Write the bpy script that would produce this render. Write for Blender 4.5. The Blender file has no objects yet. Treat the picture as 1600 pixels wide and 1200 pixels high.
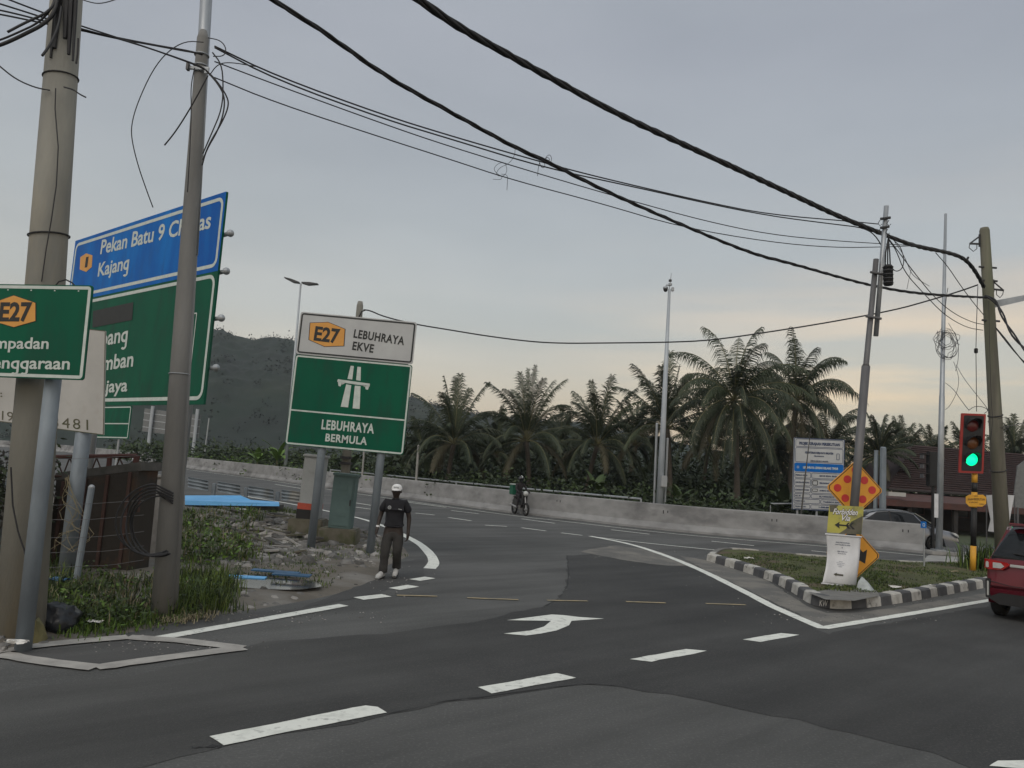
import bpy, bmesh, math, random
from mathutils import Vector, Matrix, noise
random.seed(7)
R = math.radians
S = bpy.context.scene
HAZE = .00028
C = S.collection

# ------------------------------------------------------------------ camera
CAM = Vector((0, 0, 2.1)); PITCH = R(6.2); ROLL = R(3.8); F = 1200.0   # focal length in photo pixels (1600 wide)
cd = bpy.data.cameras.new('camera'); cam = bpy.data.objects.new('camera', cd); C.objects.link(cam)
cam.location = CAM
cam.rotation_mode = 'QUATERNION'
cam.rotation_quaternion = (Matrix.Rotation(R(90) + PITCH, 3, 'X') @ Matrix.Rotation(ROLL, 3, 'Z')).to_quaternion()
cd.sensor_width = 36; cd.lens = 36 * F / 1600; cd.clip_end = 5000; cd.clip_start = 0.1
S.camera = cam
# ------------------------------------------------------------------ sky
SUN_EL, SUN_AZ = R(48), R(205)      # soft overcast light, from behind the camera's left shoulder
w = bpy.data.worlds.new('World'); S.world = w; w.use_nodes = True
nt = w.node_tree; nt.nodes.clear()
def N(t, **k):
    n = nt.nodes.new(t)
    for a, b in k.items(): setattr(n, a, b)
    return n
L = nt.links.new
out = N('ShaderNodeOutputWorld')
sky = N('ShaderNodeTexSky', sky_type='NISHITA'); sky.sun_disc = False
sky.sun_elevation = SUN_EL; sky.sun_rotation = SUN_AZ; sky.air_density = 1.5; sky.dust_density = 4
bg1 = N('ShaderNodeBackground'); bg1.inputs[1].default_value = 0.05
L(sky.outputs[0], bg1.inputs[0])
tc = N('ShaderNodeTexCoord'); sep = N('ShaderNodeSeparateXYZ'); L(tc.outputs['Generated'], sep.inputs[0])
def math_(op, a, b=None, c=None, clamp=False):
    n = N('ShaderNodeMath', operation=op); n.use_clamp = clamp
    for i, v in enumerate((a, b, c)):
        if v is None: continue
        if isinstance(v, (int, float)): n.inputs[i].default_value = v
        else: L(v, n.inputs[i])
    return n.outputs[0]
def ramp(src, pts):
    n = N('ShaderNodeValToRGB'); e = n.color_ramp.elements
    while len(e) < len(pts): e.new(0.5)
    for el, (p, col) in zip(e, pts): el.position = p; el.color = (*col, 1)
    L(src, n.inputs[0]); return n.outputs[0]
def mixc(f, a, b, mode='MIX'):
    n = N('ShaderNodeMix', data_type='RGBA', blend_type=mode)
    if isinstance(f, (int, float)): n.inputs[0].default_value = f
    else: L(f, n.inputs[0])
    for i, v in ((6, a), (7, b)):
        if isinstance(v, tuple): n.inputs[i].default_value = (*v, 1)
        else: L(v, n.inputs[i])
    return n.outputs[2]
X, Y, Z = sep.outputs
# cloud deck: blue grey overhead, paler and warmer towards the horizon
base = ramp(Z, [(0.0, (.49, .37, .265)), (0.08, (.44, .365, .285)), (0.18, (.35, .335, .305)),
                (0.30, (.325, .32, .30)), (0.50, (.285, .28, .28)), (0.8, (.31, .33, .325)), (1.0, (.31, .33, .32))])
# long flat streaks of cloud
mp = N('ShaderNodeMapping'); mp.inputs['Scale'].default_value = (1.3, 1.3, 12); L(tc.outputs['Generated'], mp.inputs[0])
ns = N('ShaderNodeTexNoise'); ns.inputs['Scale'].default_value = 1.6; ns.inputs['Detail'].default_value = 5; L(mp.outputs[0], ns.inputs[0])
mp2 = N('ShaderNodeMapping'); mp2.inputs['Scale'].default_value = (1, 1, 3); L(tc.outputs['Generated'], mp2.inputs[0])
ns2 = N('ShaderNodeTexNoise'); ns2.inputs['Scale'].default_value = 1.9; ns2.inputs['Detail'].default_value = 4; L(mp2.outputs[0], ns2.inputs[0])
low = ramp(Z, [(0.0, (1, 1, 1)), (0.14, (1, 1, 1)), (0.27, (.1, .1, .1)), (0.4, (0, 0, 0))])
az = math_('MULTIPLY_ADD', X, 2.0, 0.0, clamp=True)           # evening glow towards the right
glow = math_('MULTIPLY', az, low)
st = math_('MULTIPLY', math_('SUBTRACT', ns.outputs[0], 0.42, clamp=True), 4.2, clamp=True)
glowc = mixc(st, (.39, .345, .28), (.82, .54, .26))
c1 = mixc(glow, base, glowc)
c2 = mixc(math_('MULTIPLY', low, math_('MULTIPLY', st, 0.25)), c1, (.56, .48, .40))
mod = math_('MULTIPLY_ADD', ns2.outputs[0], 0.56, 0.73)
# sky out of view, overhead and behind the viewer, brightened to light the scene
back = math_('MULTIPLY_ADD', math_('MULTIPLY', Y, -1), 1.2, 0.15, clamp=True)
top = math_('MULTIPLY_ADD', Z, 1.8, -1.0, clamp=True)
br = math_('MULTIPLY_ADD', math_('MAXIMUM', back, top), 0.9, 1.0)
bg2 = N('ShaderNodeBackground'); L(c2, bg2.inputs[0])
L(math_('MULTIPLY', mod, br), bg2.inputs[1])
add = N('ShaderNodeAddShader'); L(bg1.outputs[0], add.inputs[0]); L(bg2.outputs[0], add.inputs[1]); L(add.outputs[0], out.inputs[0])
# ------------------------------------------------------------------ sun (overcast)
sl = bpy.data.lights.new('sun', 'SUN'); sl.energy = 0.5; sl.angle = R(40); sl.color = (1, .96, .9)
so = bpy.data.objects.new('sun', sl); C.objects.link(so)
sd = Vector((math.sin(SUN_AZ) * math.cos(SUN_EL), math.cos(SUN_AZ) * math.cos(SUN_EL), math.sin(SUN_EL)))
so.rotation_mode = 'QUATERNION'; so.rotation_quaternion = sd.to_track_quat('Z', 'Y'); so.location = (0, 0, 50)
S.view_settings.view_transform = 'Standard'; S.view_settings.look = 'None'
S.view_settings.exposure = 0.0; S.view_settings.gamma = 1
S.render.resolution_x = 1024; S.render.resolution_y = 768

# ------------------------------------------------------------------ surveying helpers: photo pixel + distance -> world
_f = Vector((0, math.cos(PITCH), math.sin(PITCH))); _u = Vector((0, -math.sin(PITCH), math.cos(PITCH))); _r = Vector((1, 0, 0))
RT = _r * math.cos(ROLL) + _u * math.sin(ROLL); UP = _u * math.cos(ROLL) - _r * math.sin(ROLL)
def ray(px, py): return _f * F + RT * (px - 800) - UP * (py - 600)
def W(px, py, y):
    d = ray(px, py); return CAM + d * (y / d.y)
def G(px, py, z=0.0):
    d = ray(px, py); return CAM + d * ((z - CAM.z) / d.z)
def interp(v, a):
    for (x0, y0), (x1, y1) in zip(a, a[1:]):
        if v <= x1: return y0 + (y1 - y0) * (v - x0) / (x1 - x0)
    return a[-1][1]

# ------------------------------------------------------------------ materials
M = {}
def mat(name, col, rough=.7, col2=None, scale=6, detail=4, metal=0, bump=0, bscale=None, emit=0, spec=.4,
        stretch=(1, 1, 1), lo=.35, hi=.65, col3=None, scale3=1.0, lo3=.5, hi3=.7, alpha=None, trans=0, coat=0):
    m = bpy.data.materials.new(name); m.use_nodes = True; t = m.node_tree; b = t.nodes['Principled BSDF']
    b.inputs['Roughness'].default_value = rough; b.inputs['Metallic'].default_value = metal
    b.inputs['Specular IOR Level'].default_value = spec; b.inputs['Coat Weight'].default_value = coat
    if trans: b.inputs['Transmission Weight'].default_value = trans
    b.inputs['Base Color'].default_value = (*col, 1)
    tcn = t.nodes.new('ShaderNodeTexCoord'); mpn = t.nodes.new('ShaderNodeMapping'); mpn.inputs['Scale'].default_value = stretch
    t.links.new(tcn.outputs['Object'], mpn.inputs[0])
    def nz(sc, dt):
        n = t.nodes.new('ShaderNodeTexNoise'); n.inputs['Scale'].default_value = sc; n.inputs['Detail'].default_value = dt
        n.inputs['Roughness'].default_value = .6; t.links.new(mpn.outputs[0], n.inputs[0]); return n.outputs[0]
    def mx(f, a, b_, lo, hi):
        r = t.nodes.new('ShaderNodeMapRange'); r.inputs[1].default_value = lo; r.inputs[2].default_value = hi; t.links.new(f, r.inputs[0])
        x = t.nodes.new('ShaderNodeMix'); x.data_type = 'RGBA'; t.links.new(r.outputs[0], x.inputs[0])
        if isinstance(a, tuple): x.inputs[6].default_value = (*a, 1)
        else: t.links.new(a, x.inputs[6])
        x.inputs[7].default_value = (*b_, 1); return x.outputs[2]
    c = col
    if col2 is None and not emit:
        col2 = tuple(v * .78 for v in col)
    if col2: c = mx(nz(scale, detail), c, col2, lo, hi)
    if col3: c = mx(nz(scale3, 5), c, col3, lo3, hi3)
    if not isinstance(c, tuple): t.links.new(c, b.inputs['Base Color'])
    if bump:
        bn = t.nodes.new('ShaderNodeBump'); bn.inputs['Strength'].default_value = bump; bn.inputs['Distance'].default_value = .02
        t.links.new(nz(bscale or scale * 4, 6), bn.inputs['Height']); t.links.new(bn.outputs[0], b.inputs['Normal'])
    if emit:
        b.inputs['Emission Color'].default_value = (*col, 1); b.inputs['Emission Strength'].default_value = emit
    M[name] = m; return m
mat('asphalt', (.100, .100, .098), .85, (.074, .075, .073), .35, 8, bump=.35, bscale=60, col3=(.16, .158, .152), scale3=38, lo3=.52, hi3=.8, spec=.3)
mat('asphalt_new', (.036, .036, .036), .8, (.052, .052, .051), .5, 8, bump=.4, bscale=60, spec=.3, col3=(.10, .098, .09), scale3=38, lo3=.52, hi3=.8)
mat('asphalt_mid', (.076, .076, .074), .82, (.064, .063, .063), .5, 8, bump=.4, bscale=60, spec=.3)
mat('asphalt_dust', (.17, .16, .142), .9, (.11, .107, .10), 1.2, 7, bump=.3, bscale=50, lo=.4, hi=.55)
# old wear: towards the left the newer surface is polished to the tone of the rest of the road
_t = M['asphalt_new'].node_tree; _b = _t.nodes['Principled BSDF']; _src = _b.inputs['Base Color'].links[0].from_socket
_g = _t.nodes.new('ShaderNodeTexCoord'); _s = _t.nodes.new('ShaderNodeSeparateXYZ'); _t.links.new(_g.outputs['Object'], _s.inputs[0])
_n = _t.nodes.new('ShaderNodeTexNoise'); _n.inputs['Scale'].default_value = .6; _n.inputs['Detail'].default_value = 6; _t.links.new(_g.outputs['Object'], _n.inputs[0])
_a = _t.nodes.new('ShaderNodeMath'); _a.operation = 'MULTIPLY_ADD'; _a.inputs[1].default_value = 5; _t.links.new(_n.outputs[0], _a.inputs[0]); _t.links.new(_s.outputs[0], _a.inputs[2])
_r = _t.nodes.new('ShaderNodeMapRange'); _r.inputs[1].default_value = -3.5; _r.inputs[2].default_value = 2.5; _t.links.new(_a.outputs[0], _r.inputs[0])
_m = _t.nodes.new('ShaderNodeMix'); _m.data_type = 'RGBA'; _t.links.new(_r.outputs[0], _m.inputs[0]); _m.inputs[6].default_value = (.088, .088, .085, 1); _t.links.new(_src, _m.inputs[7]); _t.links.new(_m.outputs[2], _b.inputs['Base Color'])
# tyre-polished lanes, drips and dusty streaks running along the main road
for _k in ('asphalt', 'asphalt_new', 'asphalt_mid'):
    _t = M[_k].node_tree; _b = _t.nodes['Principled BSDF']; _src = _b.inputs['Base Color'].links[0].from_socket
    _g = _t.nodes.new('ShaderNodeTexCoord'); _p = _t.nodes.new('ShaderNodeMapping'); _p.vector_type = 'TEXTURE'; _p.inputs['Rotation'].default_value = (0, 0, R(41)); _p.inputs['Scale'].default_value = (9, 1.1, 1)
    _t.links.new(_g.outputs['Object'], _p.inputs[0]); _n = _t.nodes.new('ShaderNodeTexNoise'); _n.inputs['Scale'].default_value = 1.0; _n.inputs['Detail'].default_value = 7; _n.inputs['Roughness'].default_value = .62; _t.links.new(_p.outputs[0], _n.inputs[0])
    _r = _t.nodes.new('ShaderNodeMapRange'); _r.inputs[1].default_value = .32; _r.inputs[2].default_value = .68; _r.inputs[3].default_value = .58; _r.inputs[4].default_value = 1.12; _t.links.new(_n.outputs[0], _r.inputs[0])
    _m = _t.nodes.new('ShaderNodeVectorMath'); _m.operation = 'SCALE'; _t.links.new(_src, _m.inputs[0]); _t.links.new(_r.outputs[0], _m.inputs['Scale']); _t.links.new(_m.outputs[0], _b.inputs['Base Color'])
mat('seam', (.025, .025, .026), .9)
mat('paint_white', (.66, .67, .62), .7, (.48, .49, .45), 7, 6, bump=.2, bscale=60, lo=.5, hi=.72, col3=(.26, .26, .25), scale3=9, lo3=.58, hi3=.74)
mat('paint_faded', (.38, .365, .34), .8, (.25, .24, .225), 3, 7, bump=.3, bscale=40)
mat('paint_yellow', (.38, .30, .17), .8, (.20, .18, .13), 6, 6)
mat('dirt', (.135, .12, .10), .95, (.085, .075, .062), 1.2, 8, bump=.9, bscale=9, col3=(.19, .18, .165), scale3=.6, lo3=.5, hi3=.66)
mat('far_ground', (.035, .05, .022), .95, (.06, .07, .035), .2, 8)
mat('concrete', (.30, .295, .28), .85, (.22, .215, .205), 1.3, 8, bump=.3, bscale=25, col3=(.16, .155, .15), scale3=.35, lo3=.55, hi3=.7)
mat('barrier_concrete', (.26, .262, .262), .88, (.165, .166, .168), .9, 9, bump=.3, bscale=20, stretch=(1, 1, 1.8), col3=(.10, .10, .102), scale3=.45, lo3=.52, hi3=.78)
mat('pole_concrete', (.25, .245, .215), .85, (.17, .168, .152), 2.0, 8, bump=.35, bscale=40, stretch=(1, 1, .25), col3=(.27, .235, .165), scale3=.9, lo3=.5, hi3=.7)
mat('pole_grey', (.215, .215, .21), .85, (.145, .146, .143), 2.0, 8, bump=.35, bscale=40, stretch=(1, 1, .2), col3=(.22, .21, .19), scale3=1.3, lo3=.5, hi3=.7)
mat('pole_wood', (.17, .16, .13), .9, (.105, .10, .082), 4, 7, bump=.5, bscale=30, stretch=(1, 1, .12), col3=(.11, .125, .07), scale3=.8, lo3=.45, hi3=.7)
mat('galv', (.36, .38, .40), .45, (.27, .29, .31), 5, 5, metal=.55, stretch=(1, 1, .3))
mat('galv_dark', (.13, .13, .135), .6, (.095, .095, .10), 5, 5, metal=.3, stretch=(1, 1, .3))
mat('post_blue', (.20, .235, .265), .6, (.145, .17, .195), 5, 5, stretch=(1, 1, .3), metal=.1, col3=(.24, .22, .18), scale3=.6, lo3=.55, hi3=.72)
mat('steel_white', (.38, .41, .44), .5, (.30, .33, .36), 3, 4, stretch=(1, 1, .3), metal=.2)
mat('cable', (.012, .012, .014), .6, (.02, .02, .022))
mat('cable_grey', (.05, .05, .055), .6)
mat('black', (.012, .012, .013), .6)
mat('dark_metal', (.05, .052, .055), .5, metal=.3)
mat('sign_green', (.003, .088, .048), .55, (.003, .068, .040), 1.5, spec=.12, stretch=(1, 1, .3), col3=(.012, .062, .04), scale3=3, lo3=.5, hi3=.7)
mat('sign_blue', (.004, .15, .48), .55, (.004, .085, .35), 1.2, spec=.12, stretch=(1, 1, .3), col3=(.012, .10, .34), scale3=3, lo3=.5, hi3=.7)
mat('sign_white', (.42, .435, .44), .5, (.37, .38, .39), 2)
mat('sign_letter', (.50, .55, .52), .5, (.42, .47, .45), 9)
mat('sign_orange', (.60, .29, .06), .5, (.54, .25, .05), 3)
mat('sign_amber', (.68, .31, .035), .5, (.58, .26, .03), 3)
mat('sign_red', (.50, .04, .035), .5, (.42, .03, .03), 5)
mat('sign_ink', (.02, .022, .022), .6)
mat('sign_navy', (.02, .04, .10), .6)
mat('sign_back', (.17, .18, .185), .5, metal=.4)
mat('board_white', (.42, .415, .40), .6, (.35, .345, .33), 1.6, 6, col3=(.33, .31, .28), scale3=2.2, lo3=.58, hi3=.75)
mat('banner', (.62, .63, .65), .55, (.50, .51, .53), 2.5, 6, col3=(.40, .37, .32), scale3=1.7, lo3=.6, hi3=.75, bump=.2, bscale=8)
mat('banner_yellow', (.42, .385, .085), .6, (.33, .32, .07), 1.6, 5, col3=(.12, .12, .09), scale3=1.8, lo3=.52, hi3=.62)
mat('kerb_white', (.46, .45, .42), .8, (.30, .29, .265), 6, 7, bump=.3, lo=.4, hi=.7, col3=(.13, .128, .12), scale3=5, lo3=.58, hi3=.66)
mat('kerb_black', (.055, .057, .062), .8, (.085, .085, .088), 5, 6, bump=.3)
mat('kerb_plain', (.17, .165, .155), .85, (.12, .118, .11), 4, 7, bump=.3)
mat('rust', (.05, .030, .025), .85, (.06, .032, .026), 6, 6, bump=.4)
mat('rust_red', (.07, .026, .022), .8, (.07, .03, .026), 6, 6)
mat('rust_plate', (.03, .026, .022), .85, (.03, .025, .02), 2.5, 7, bump=.4, col3=(.06, .034, .02), scale3=1.6, lo3=.56, hi3=.68)
mat('cab_grey', (.30, .315, .32), .6, (.25, .265, .27), 3, 6)
mat('cab_green', (.095, .15, .145), .6, (.075, .12, .118), 3, 6)
mat('cab_red', (.40, .07, .04), .6)
mat('plinth', (.13, .12, .095), .9, (.085, .08, .055), 3, 7, bump=.4, col3=(.06, .07, .03), scale3=2.5, lo3=.5, hi3=.65)
mat('roof_brown', (.036, .019, .018), .9, (.025, .015, .014), 2.5, 6, stretch=(1, 1, 1))
mat('wall_dark', (.035, .030, .027), .9, (.022, .02, .02), 1.5)
mat('wall_panel', (.085, .035, .03), .85, (.055, .03, .026), 1.2)
mat('car_grey', (.165, .175, .195), .3, (.15, .16, .18), 2, metal=.6, coat=.6)
mat('car_red', (.11, .006, .016), .35, (.095, .005, .014), 2, metal=.35, coat=.35)
mat('glass', (.010, .012, .014), .1, (.012, .014, .016), spec=.3)
mat('windscreen', (.16, .19, .18), .12, (.12, .14, .14), 1.5, spec=.8)
mat('tyre', (.012, .012, .012), .85, (.02, .02, .02), 12)
mat('rim', (.14, .135, .13), .4, metal=.6)
mat('chrome', (.55, .56, .58), .2, metal=.9)
mat('lamp_clear', (.42, .43, .42), .2, (.35, .36, .35), 14)
mat('lamp_red', (.35, .012, .012), .25)
mat('plastic_black', (.014, .014, .015), .6)
mat('leaf_dark', (.020, .030, .014), .6, (.030, .044, .018), 1.5, 4, spec=.3)
mat('leaf_mid', (.045, .072, .022), .6, (.032, .052, .016), 1.2, 4, spec=.3)
mat('leaf_bright', (.11, .19, .03), .6, (.07, .125, .022), 1.2, 4, spec=.3)
mat('grass', (.095, .135, .025), .7, (.05, .075, .018), .8, 5, spec=.2, col3=(.12, .115, .05), scale3=1.1, lo3=.56, hi3=.7)
mat('turf', (.075, .085, .025), .95, (.05, .052, .022), 1.5, 7, bump=.8, col3=(.085, .062, .04), scale3=1.3, lo3=.5, hi3=.62)
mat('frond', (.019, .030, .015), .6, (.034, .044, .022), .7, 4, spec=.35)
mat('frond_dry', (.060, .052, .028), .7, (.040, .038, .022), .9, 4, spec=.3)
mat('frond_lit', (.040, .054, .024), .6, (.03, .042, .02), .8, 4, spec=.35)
mat('rachis', (.13, .12, .05), .6, (.09, .085, .04), 3)
mat('trunk', (.075, .062, .048), .9, (.045, .038, .03), 8, 5, bump=.5, stretch=(1, 1, 3))
mat('coconut', (.11, .10, .03), .5)
mat('hill', (.010, .020, .012), .95, (.008, .013, .009), .05, 9, col3=(.022, .030, .018), scale3=.02, lo3=.5, hi3=.7)
mat('hill_leaf', (.012, .018, .013), .95, (.008, .013, .010), .05, 6)
mat('stone', (.16, .155, .148), .9, (.09, .087, .083), 3, 7, bump=.5)
mat('stone_pale', (.30, .29, .275), .9, (.20, .19, .18), 4, 6)
mat('stone_dark', (.09, .085, .08), .9, (.05, .05, .046), 4, 6)
mat('mossy_stone', (.17, .15, .07), .95, (.10, .095, .045), 5, 7, bump=.6)
mat('blue_sheet', (.13, .40, .72), .5, (.10, .33, .62), 1.5)
mat('blue_dark', (.03, .10, .20), .5, (.02, .06, .12), 2)
mat('litter', (.62, .61, .58), .7, (.45, .44, .42), 9)
mat('bag_black', (.012, .014, .018), .35, bump=.5, bscale=12)
mat('skin_dark', (.026, .017, .013), .6, (.022, .014, .011), 8)
mat('shirt', (.008, .008, .011), .9, (.012, .012, .015), 6)
mat('trousers', (.036, .034, .032), .9, (.026, .025, .024), 5)
mat('cap', (.68, .68, .68), .7, (.58, .58, .58), 8)
mat('shoe_white', (.45, .45, .44), .7)
mat('helmet', (.02, .02, .02), .3, coat=.5)
mat('jacket', (.018, .014, .016), .8)
mat('box_green', (.006, .10, .055), .5)
mat('moto', (.30, .30, .30), .35, metal=.3)
mat('tl_red', (.25, .025, .02), .55, (.27, .022, .018), 5)
mat('tl_lens_red', (.10, .012, .010), .3)
mat('tl_lens_amber', (.13, .045, .012), .3)
mat('tl_green', (.0, .80, .33), .4, emit=1.6)
mat('yellow', (.62, .32, .03), .55, (.52, .26, .025), 4)
mat('straw', (.22, .19, .12), .9)
mat('puddle', (.035, .037, .036), .12, (.05, .048, .045), 1.5, spec=.6)
mat('cloth_grey', (.36, .39, .39), .8, (.26, .28, .28), 5, bump=.5, bscale=9)

# ------------------------------------------------------------------ mesh builder
OFF = {}
class MB:
    def __init__(s): s.v = []; s.f = []; s.m = []; s.mats = []
    def mi(s, m):
        if m not in s.mats: s.mats.append(m)
        return s.mats.index(m)
    def add(s, vs, fs, m):
        o = len(s.v); s.v += [Vector(v) for v in vs]; k = s.mi(m)
        for f in fs: s.f.append([i + o for i in f]); s.m.append(k)
    def poly(s, pts, m): s.add(pts, [list(range(len(pts)))], m)
    def box(s, c, size, m, rot=None, bev=0):
        hx, hy, hz = (v / 2 for v in size); c = Vector(c)
        if bev:
            b = min(bev, hx * .9, hy * .9, hz * .9); vs = []; fs = []
            bm = bmesh.new(); bmesh.ops.create_cube(bm, size=1)
            for v in bm.verts: v.co = Vector((v.co.x * size[0], v.co.y * size[1], v.co.z * size[2]))
            bmesh.ops.bevel(bm, geom=list(bm.edges), offset=b, segments=2, affect='EDGES')
            bm.verts.index_update()
            vs = [v.co.copy() for v in bm.verts]; fs = [[v.index for v in f.verts] for f in bm.faces]; bm.free()
        else:
            vs = [Vector((x * hx, y * hy, z * hz)) for x in (-1, 1) for y in (-1, 1) for z in (-1, 1)]
            fs = [(0, 1, 3, 2), (4, 6, 7, 5), (0, 4, 5, 1), (2, 3, 7, 6), (0, 2, 6, 4), (1, 5, 7, 3)]
        if rot is not None: vs = [rot @ v for v in vs]
        s.add([v + c for v in vs], fs, m)
    def tube(s, pts, r, m, seg=10, cap=True):
        pts = [Vector(p) for p in pts]; n = len(pts)
        rs = r if isinstance(r, (list, tuple)) else [r] * n
        ref = None; rings = []
        for i, p in enumerate(pts):
            t = (pts[min(i + 1, n - 1)] - pts[max(i - 1, 0)])
            t = t.normalized() if t.length > 1e-9 else Vector((0, 0, 1))
            if ref is None: ref = Vector((0, 0, 1)) if abs(t.z) < .9 else Vector((1, 0, 0))
            a = (ref - t * ref.dot(t))
            a = a.normalized() if a.length > 1e-6 else t.orthogonal().normalized()
            ref = a; b = t.cross(a)
            rings.append([p + (a * math.cos(2 * math.pi * k / seg) + b * math.sin(2 * math.pi * k / seg)) * rs[i] for k in range(seg)])
        vs = [v for rg in rings for v in rg]; fs = []
        for i in range(n - 1):
            for k in range(seg):
                k2 = (k + 1) % seg; fs.append((i * seg + k, i * seg + k2, (i + 1) * seg + k2, (i + 1) * seg + k))
        if cap: fs += [list(range(seg))[::-1], [(n - 1) * seg + k for k in range(seg)]]
        s.add(vs, fs, m)
    def cyl(s, a, b, r0, m, r1=None, seg=16): s.tube([a, b], [r0, r0 if r1 is None else r1], m, seg)
    def ball(s, c, r, m, sq=(1, 1, 1), seg=12, rg=8):
        vs = []; fs = []; c = Vector(c)
        for i in range(rg + 1):
            th = math.pi * i / rg
            for k in range(seg):
                ph = 2 * math.pi * k / seg
                vs.append(c + Vector((math.sin(th) * math.cos(ph) * sq[0], math.sin(th) * math.sin(ph) * sq[1], math.cos(th) * sq[2])) * r)
        for i in range(rg):
            for k in range(seg):
                k2 = (k + 1) % seg; fs.append((i * seg + k, (i + 1) * seg + k, (i + 1) * seg + k2, i * seg + k2))
        s.add(vs, fs, m)
    def prism(s, pts, d, m):      # planar polygon pushed by vector d
        n = len(pts); pts = [Vector(p) for p in pts]
        s.add(pts + [p + d for p in pts], [list(range(n))[::-1], [n + i for i in range(n)]] +
              [(i, (i + 1) % n, n + (i + 1) % n, n + i) for i in range(n)], m)
    def build(s, name, parent=None, smooth=False, local=False):
        me = bpy.data.meshes.new(name)
        off = Vector((0, 0, 0))
        if parent is not None and not local: off = OFF.get(parent.name, off)
        me.from_pydata([v - off for v in s.v], [], s.f)
        for k in s.mats: me.materials.append(M[k])
        me.polygons.foreach_set('material_index', s.m)
        if smooth: me.polygons.foreach_set('use_smooth', [True] * len(me.polygons))
        me.validate(clean_customdata=False); me.update()
        o = bpy.data.objects.new(name, me); C.objects.link(o)
        if parent is not None: o.parent = parent; OFF[o.name] = off
        return o
def auto_smooth(o, deg=35):
    me = o.data; bm = bmesh.new(); bm.from_mesh(me); bmesh.ops.remove_doubles(bm, verts=bm.verts, dist=1e-4)
    bmesh.ops.recalc_face_normals(bm, faces=bm.faces)
    for f in bm.faces: f.smooth = True
    for e in bm.edges:
        if len(e.link_faces) == 2 and e.calc_face_angle(0) > R(deg): e.smooth = False
    bm.to_mesh(me); bm.free(); return o
def thing(name, loc, label, cat, group=None):
    o = bpy.data.objects.new(name, None); C.objects.link(o); o.location = loc; o.empty_display_size = .2
    o['label'] = label; o['category'] = cat
    if group: o['group'] = group
    OFF[o.name] = Vector(loc); return o
def tag(o, label, cat, group=None, kind=None):
    if label: o['label'] = label; o['category'] = cat
    if group: o['group'] = group
    if kind: o['kind'] = kind
    return o
def struct(o): o['kind'] = 'structure'; return o
def copy_tree(o, parent=None):
    c = o.copy(); C.objects.link(c)
    if parent is not None: c.parent = parent
    for ch in list(o.children): copy_tree(ch, c)
    return c
_dg = None
def text_mesh_raw(body, bold=0.0, shear=0.0, space=1.0):
    cu = bpy.data.curves.new('t', 'FONT'); cu.body = body; cu.offset = bold; cu.shear = shear; cu.fill_mode = 'FRONT'
    cu.resolution_u = 3; cu.space_character = space
    o = bpy.data.objects.new('t', cu); C.objects.link(o); bpy.context.view_layer.update()
    me = bpy.data.meshes.new_from_object(o.evaluated_get(bpy.context.evaluated_depsgraph_get()))
    vs = [v.co.copy() for v in me.vertices]; fs = [list(p.vertices) for p in me.polygons]
    bpy.data.objects.remove(o); bpy.data.curves.remove(cu); bpy.data.meshes.remove(me)
    return vs, fs
def glyph_g(body, bold, space):
    # the built-in face has a two-storey g: use a q with a hooked tail, as on the road signs
    vs, fs = text_mesh_raw(body.replace('g', 'q'), bold, 0, space); vs = [Vector(v) for v in vs]
    ymin = min(v.y for v in text_mesh_raw('q', bold)[0]); cy = ymin + .06
    for i, ch in enumerate(body):
        if ch != 'g': continue
        xr = max(v.x for v in text_mesh_raw(body[:i].replace('g', 'q') + 'q', bold, 0, space)[0]); ro, ri = .20, .20 - (.085 + bold * 1.6)
        for v in vs:
            if xr - .2 < v.x < xr + .01 and v.y < cy: v.y = cy
        o = len(vs); n = 9
        for k in range(n + 1):
            t = math.radians(-150 * k / n); vs += [Vector((xr - ro + math.cos(t) * ro, cy + math.sin(t) * ro * .85, 0)), Vector((xr - ro + math.cos(t) * ri, cy + math.sin(t) * ri * .8, 0))]
        fs = fs + [[o + 2 * k, o + 2 * k + 1, o + 2 * k + 3, o + 2 * k + 2] for k in range(n)]
    return vs, fs
def text_mesh(body, bold=0.0, shear=0.0, space=1.0):
    return glyph_g(body, bold, space) if 'g' in body else text_mesh_raw(body, bold, shear, space)
CAPH = {}
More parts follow.
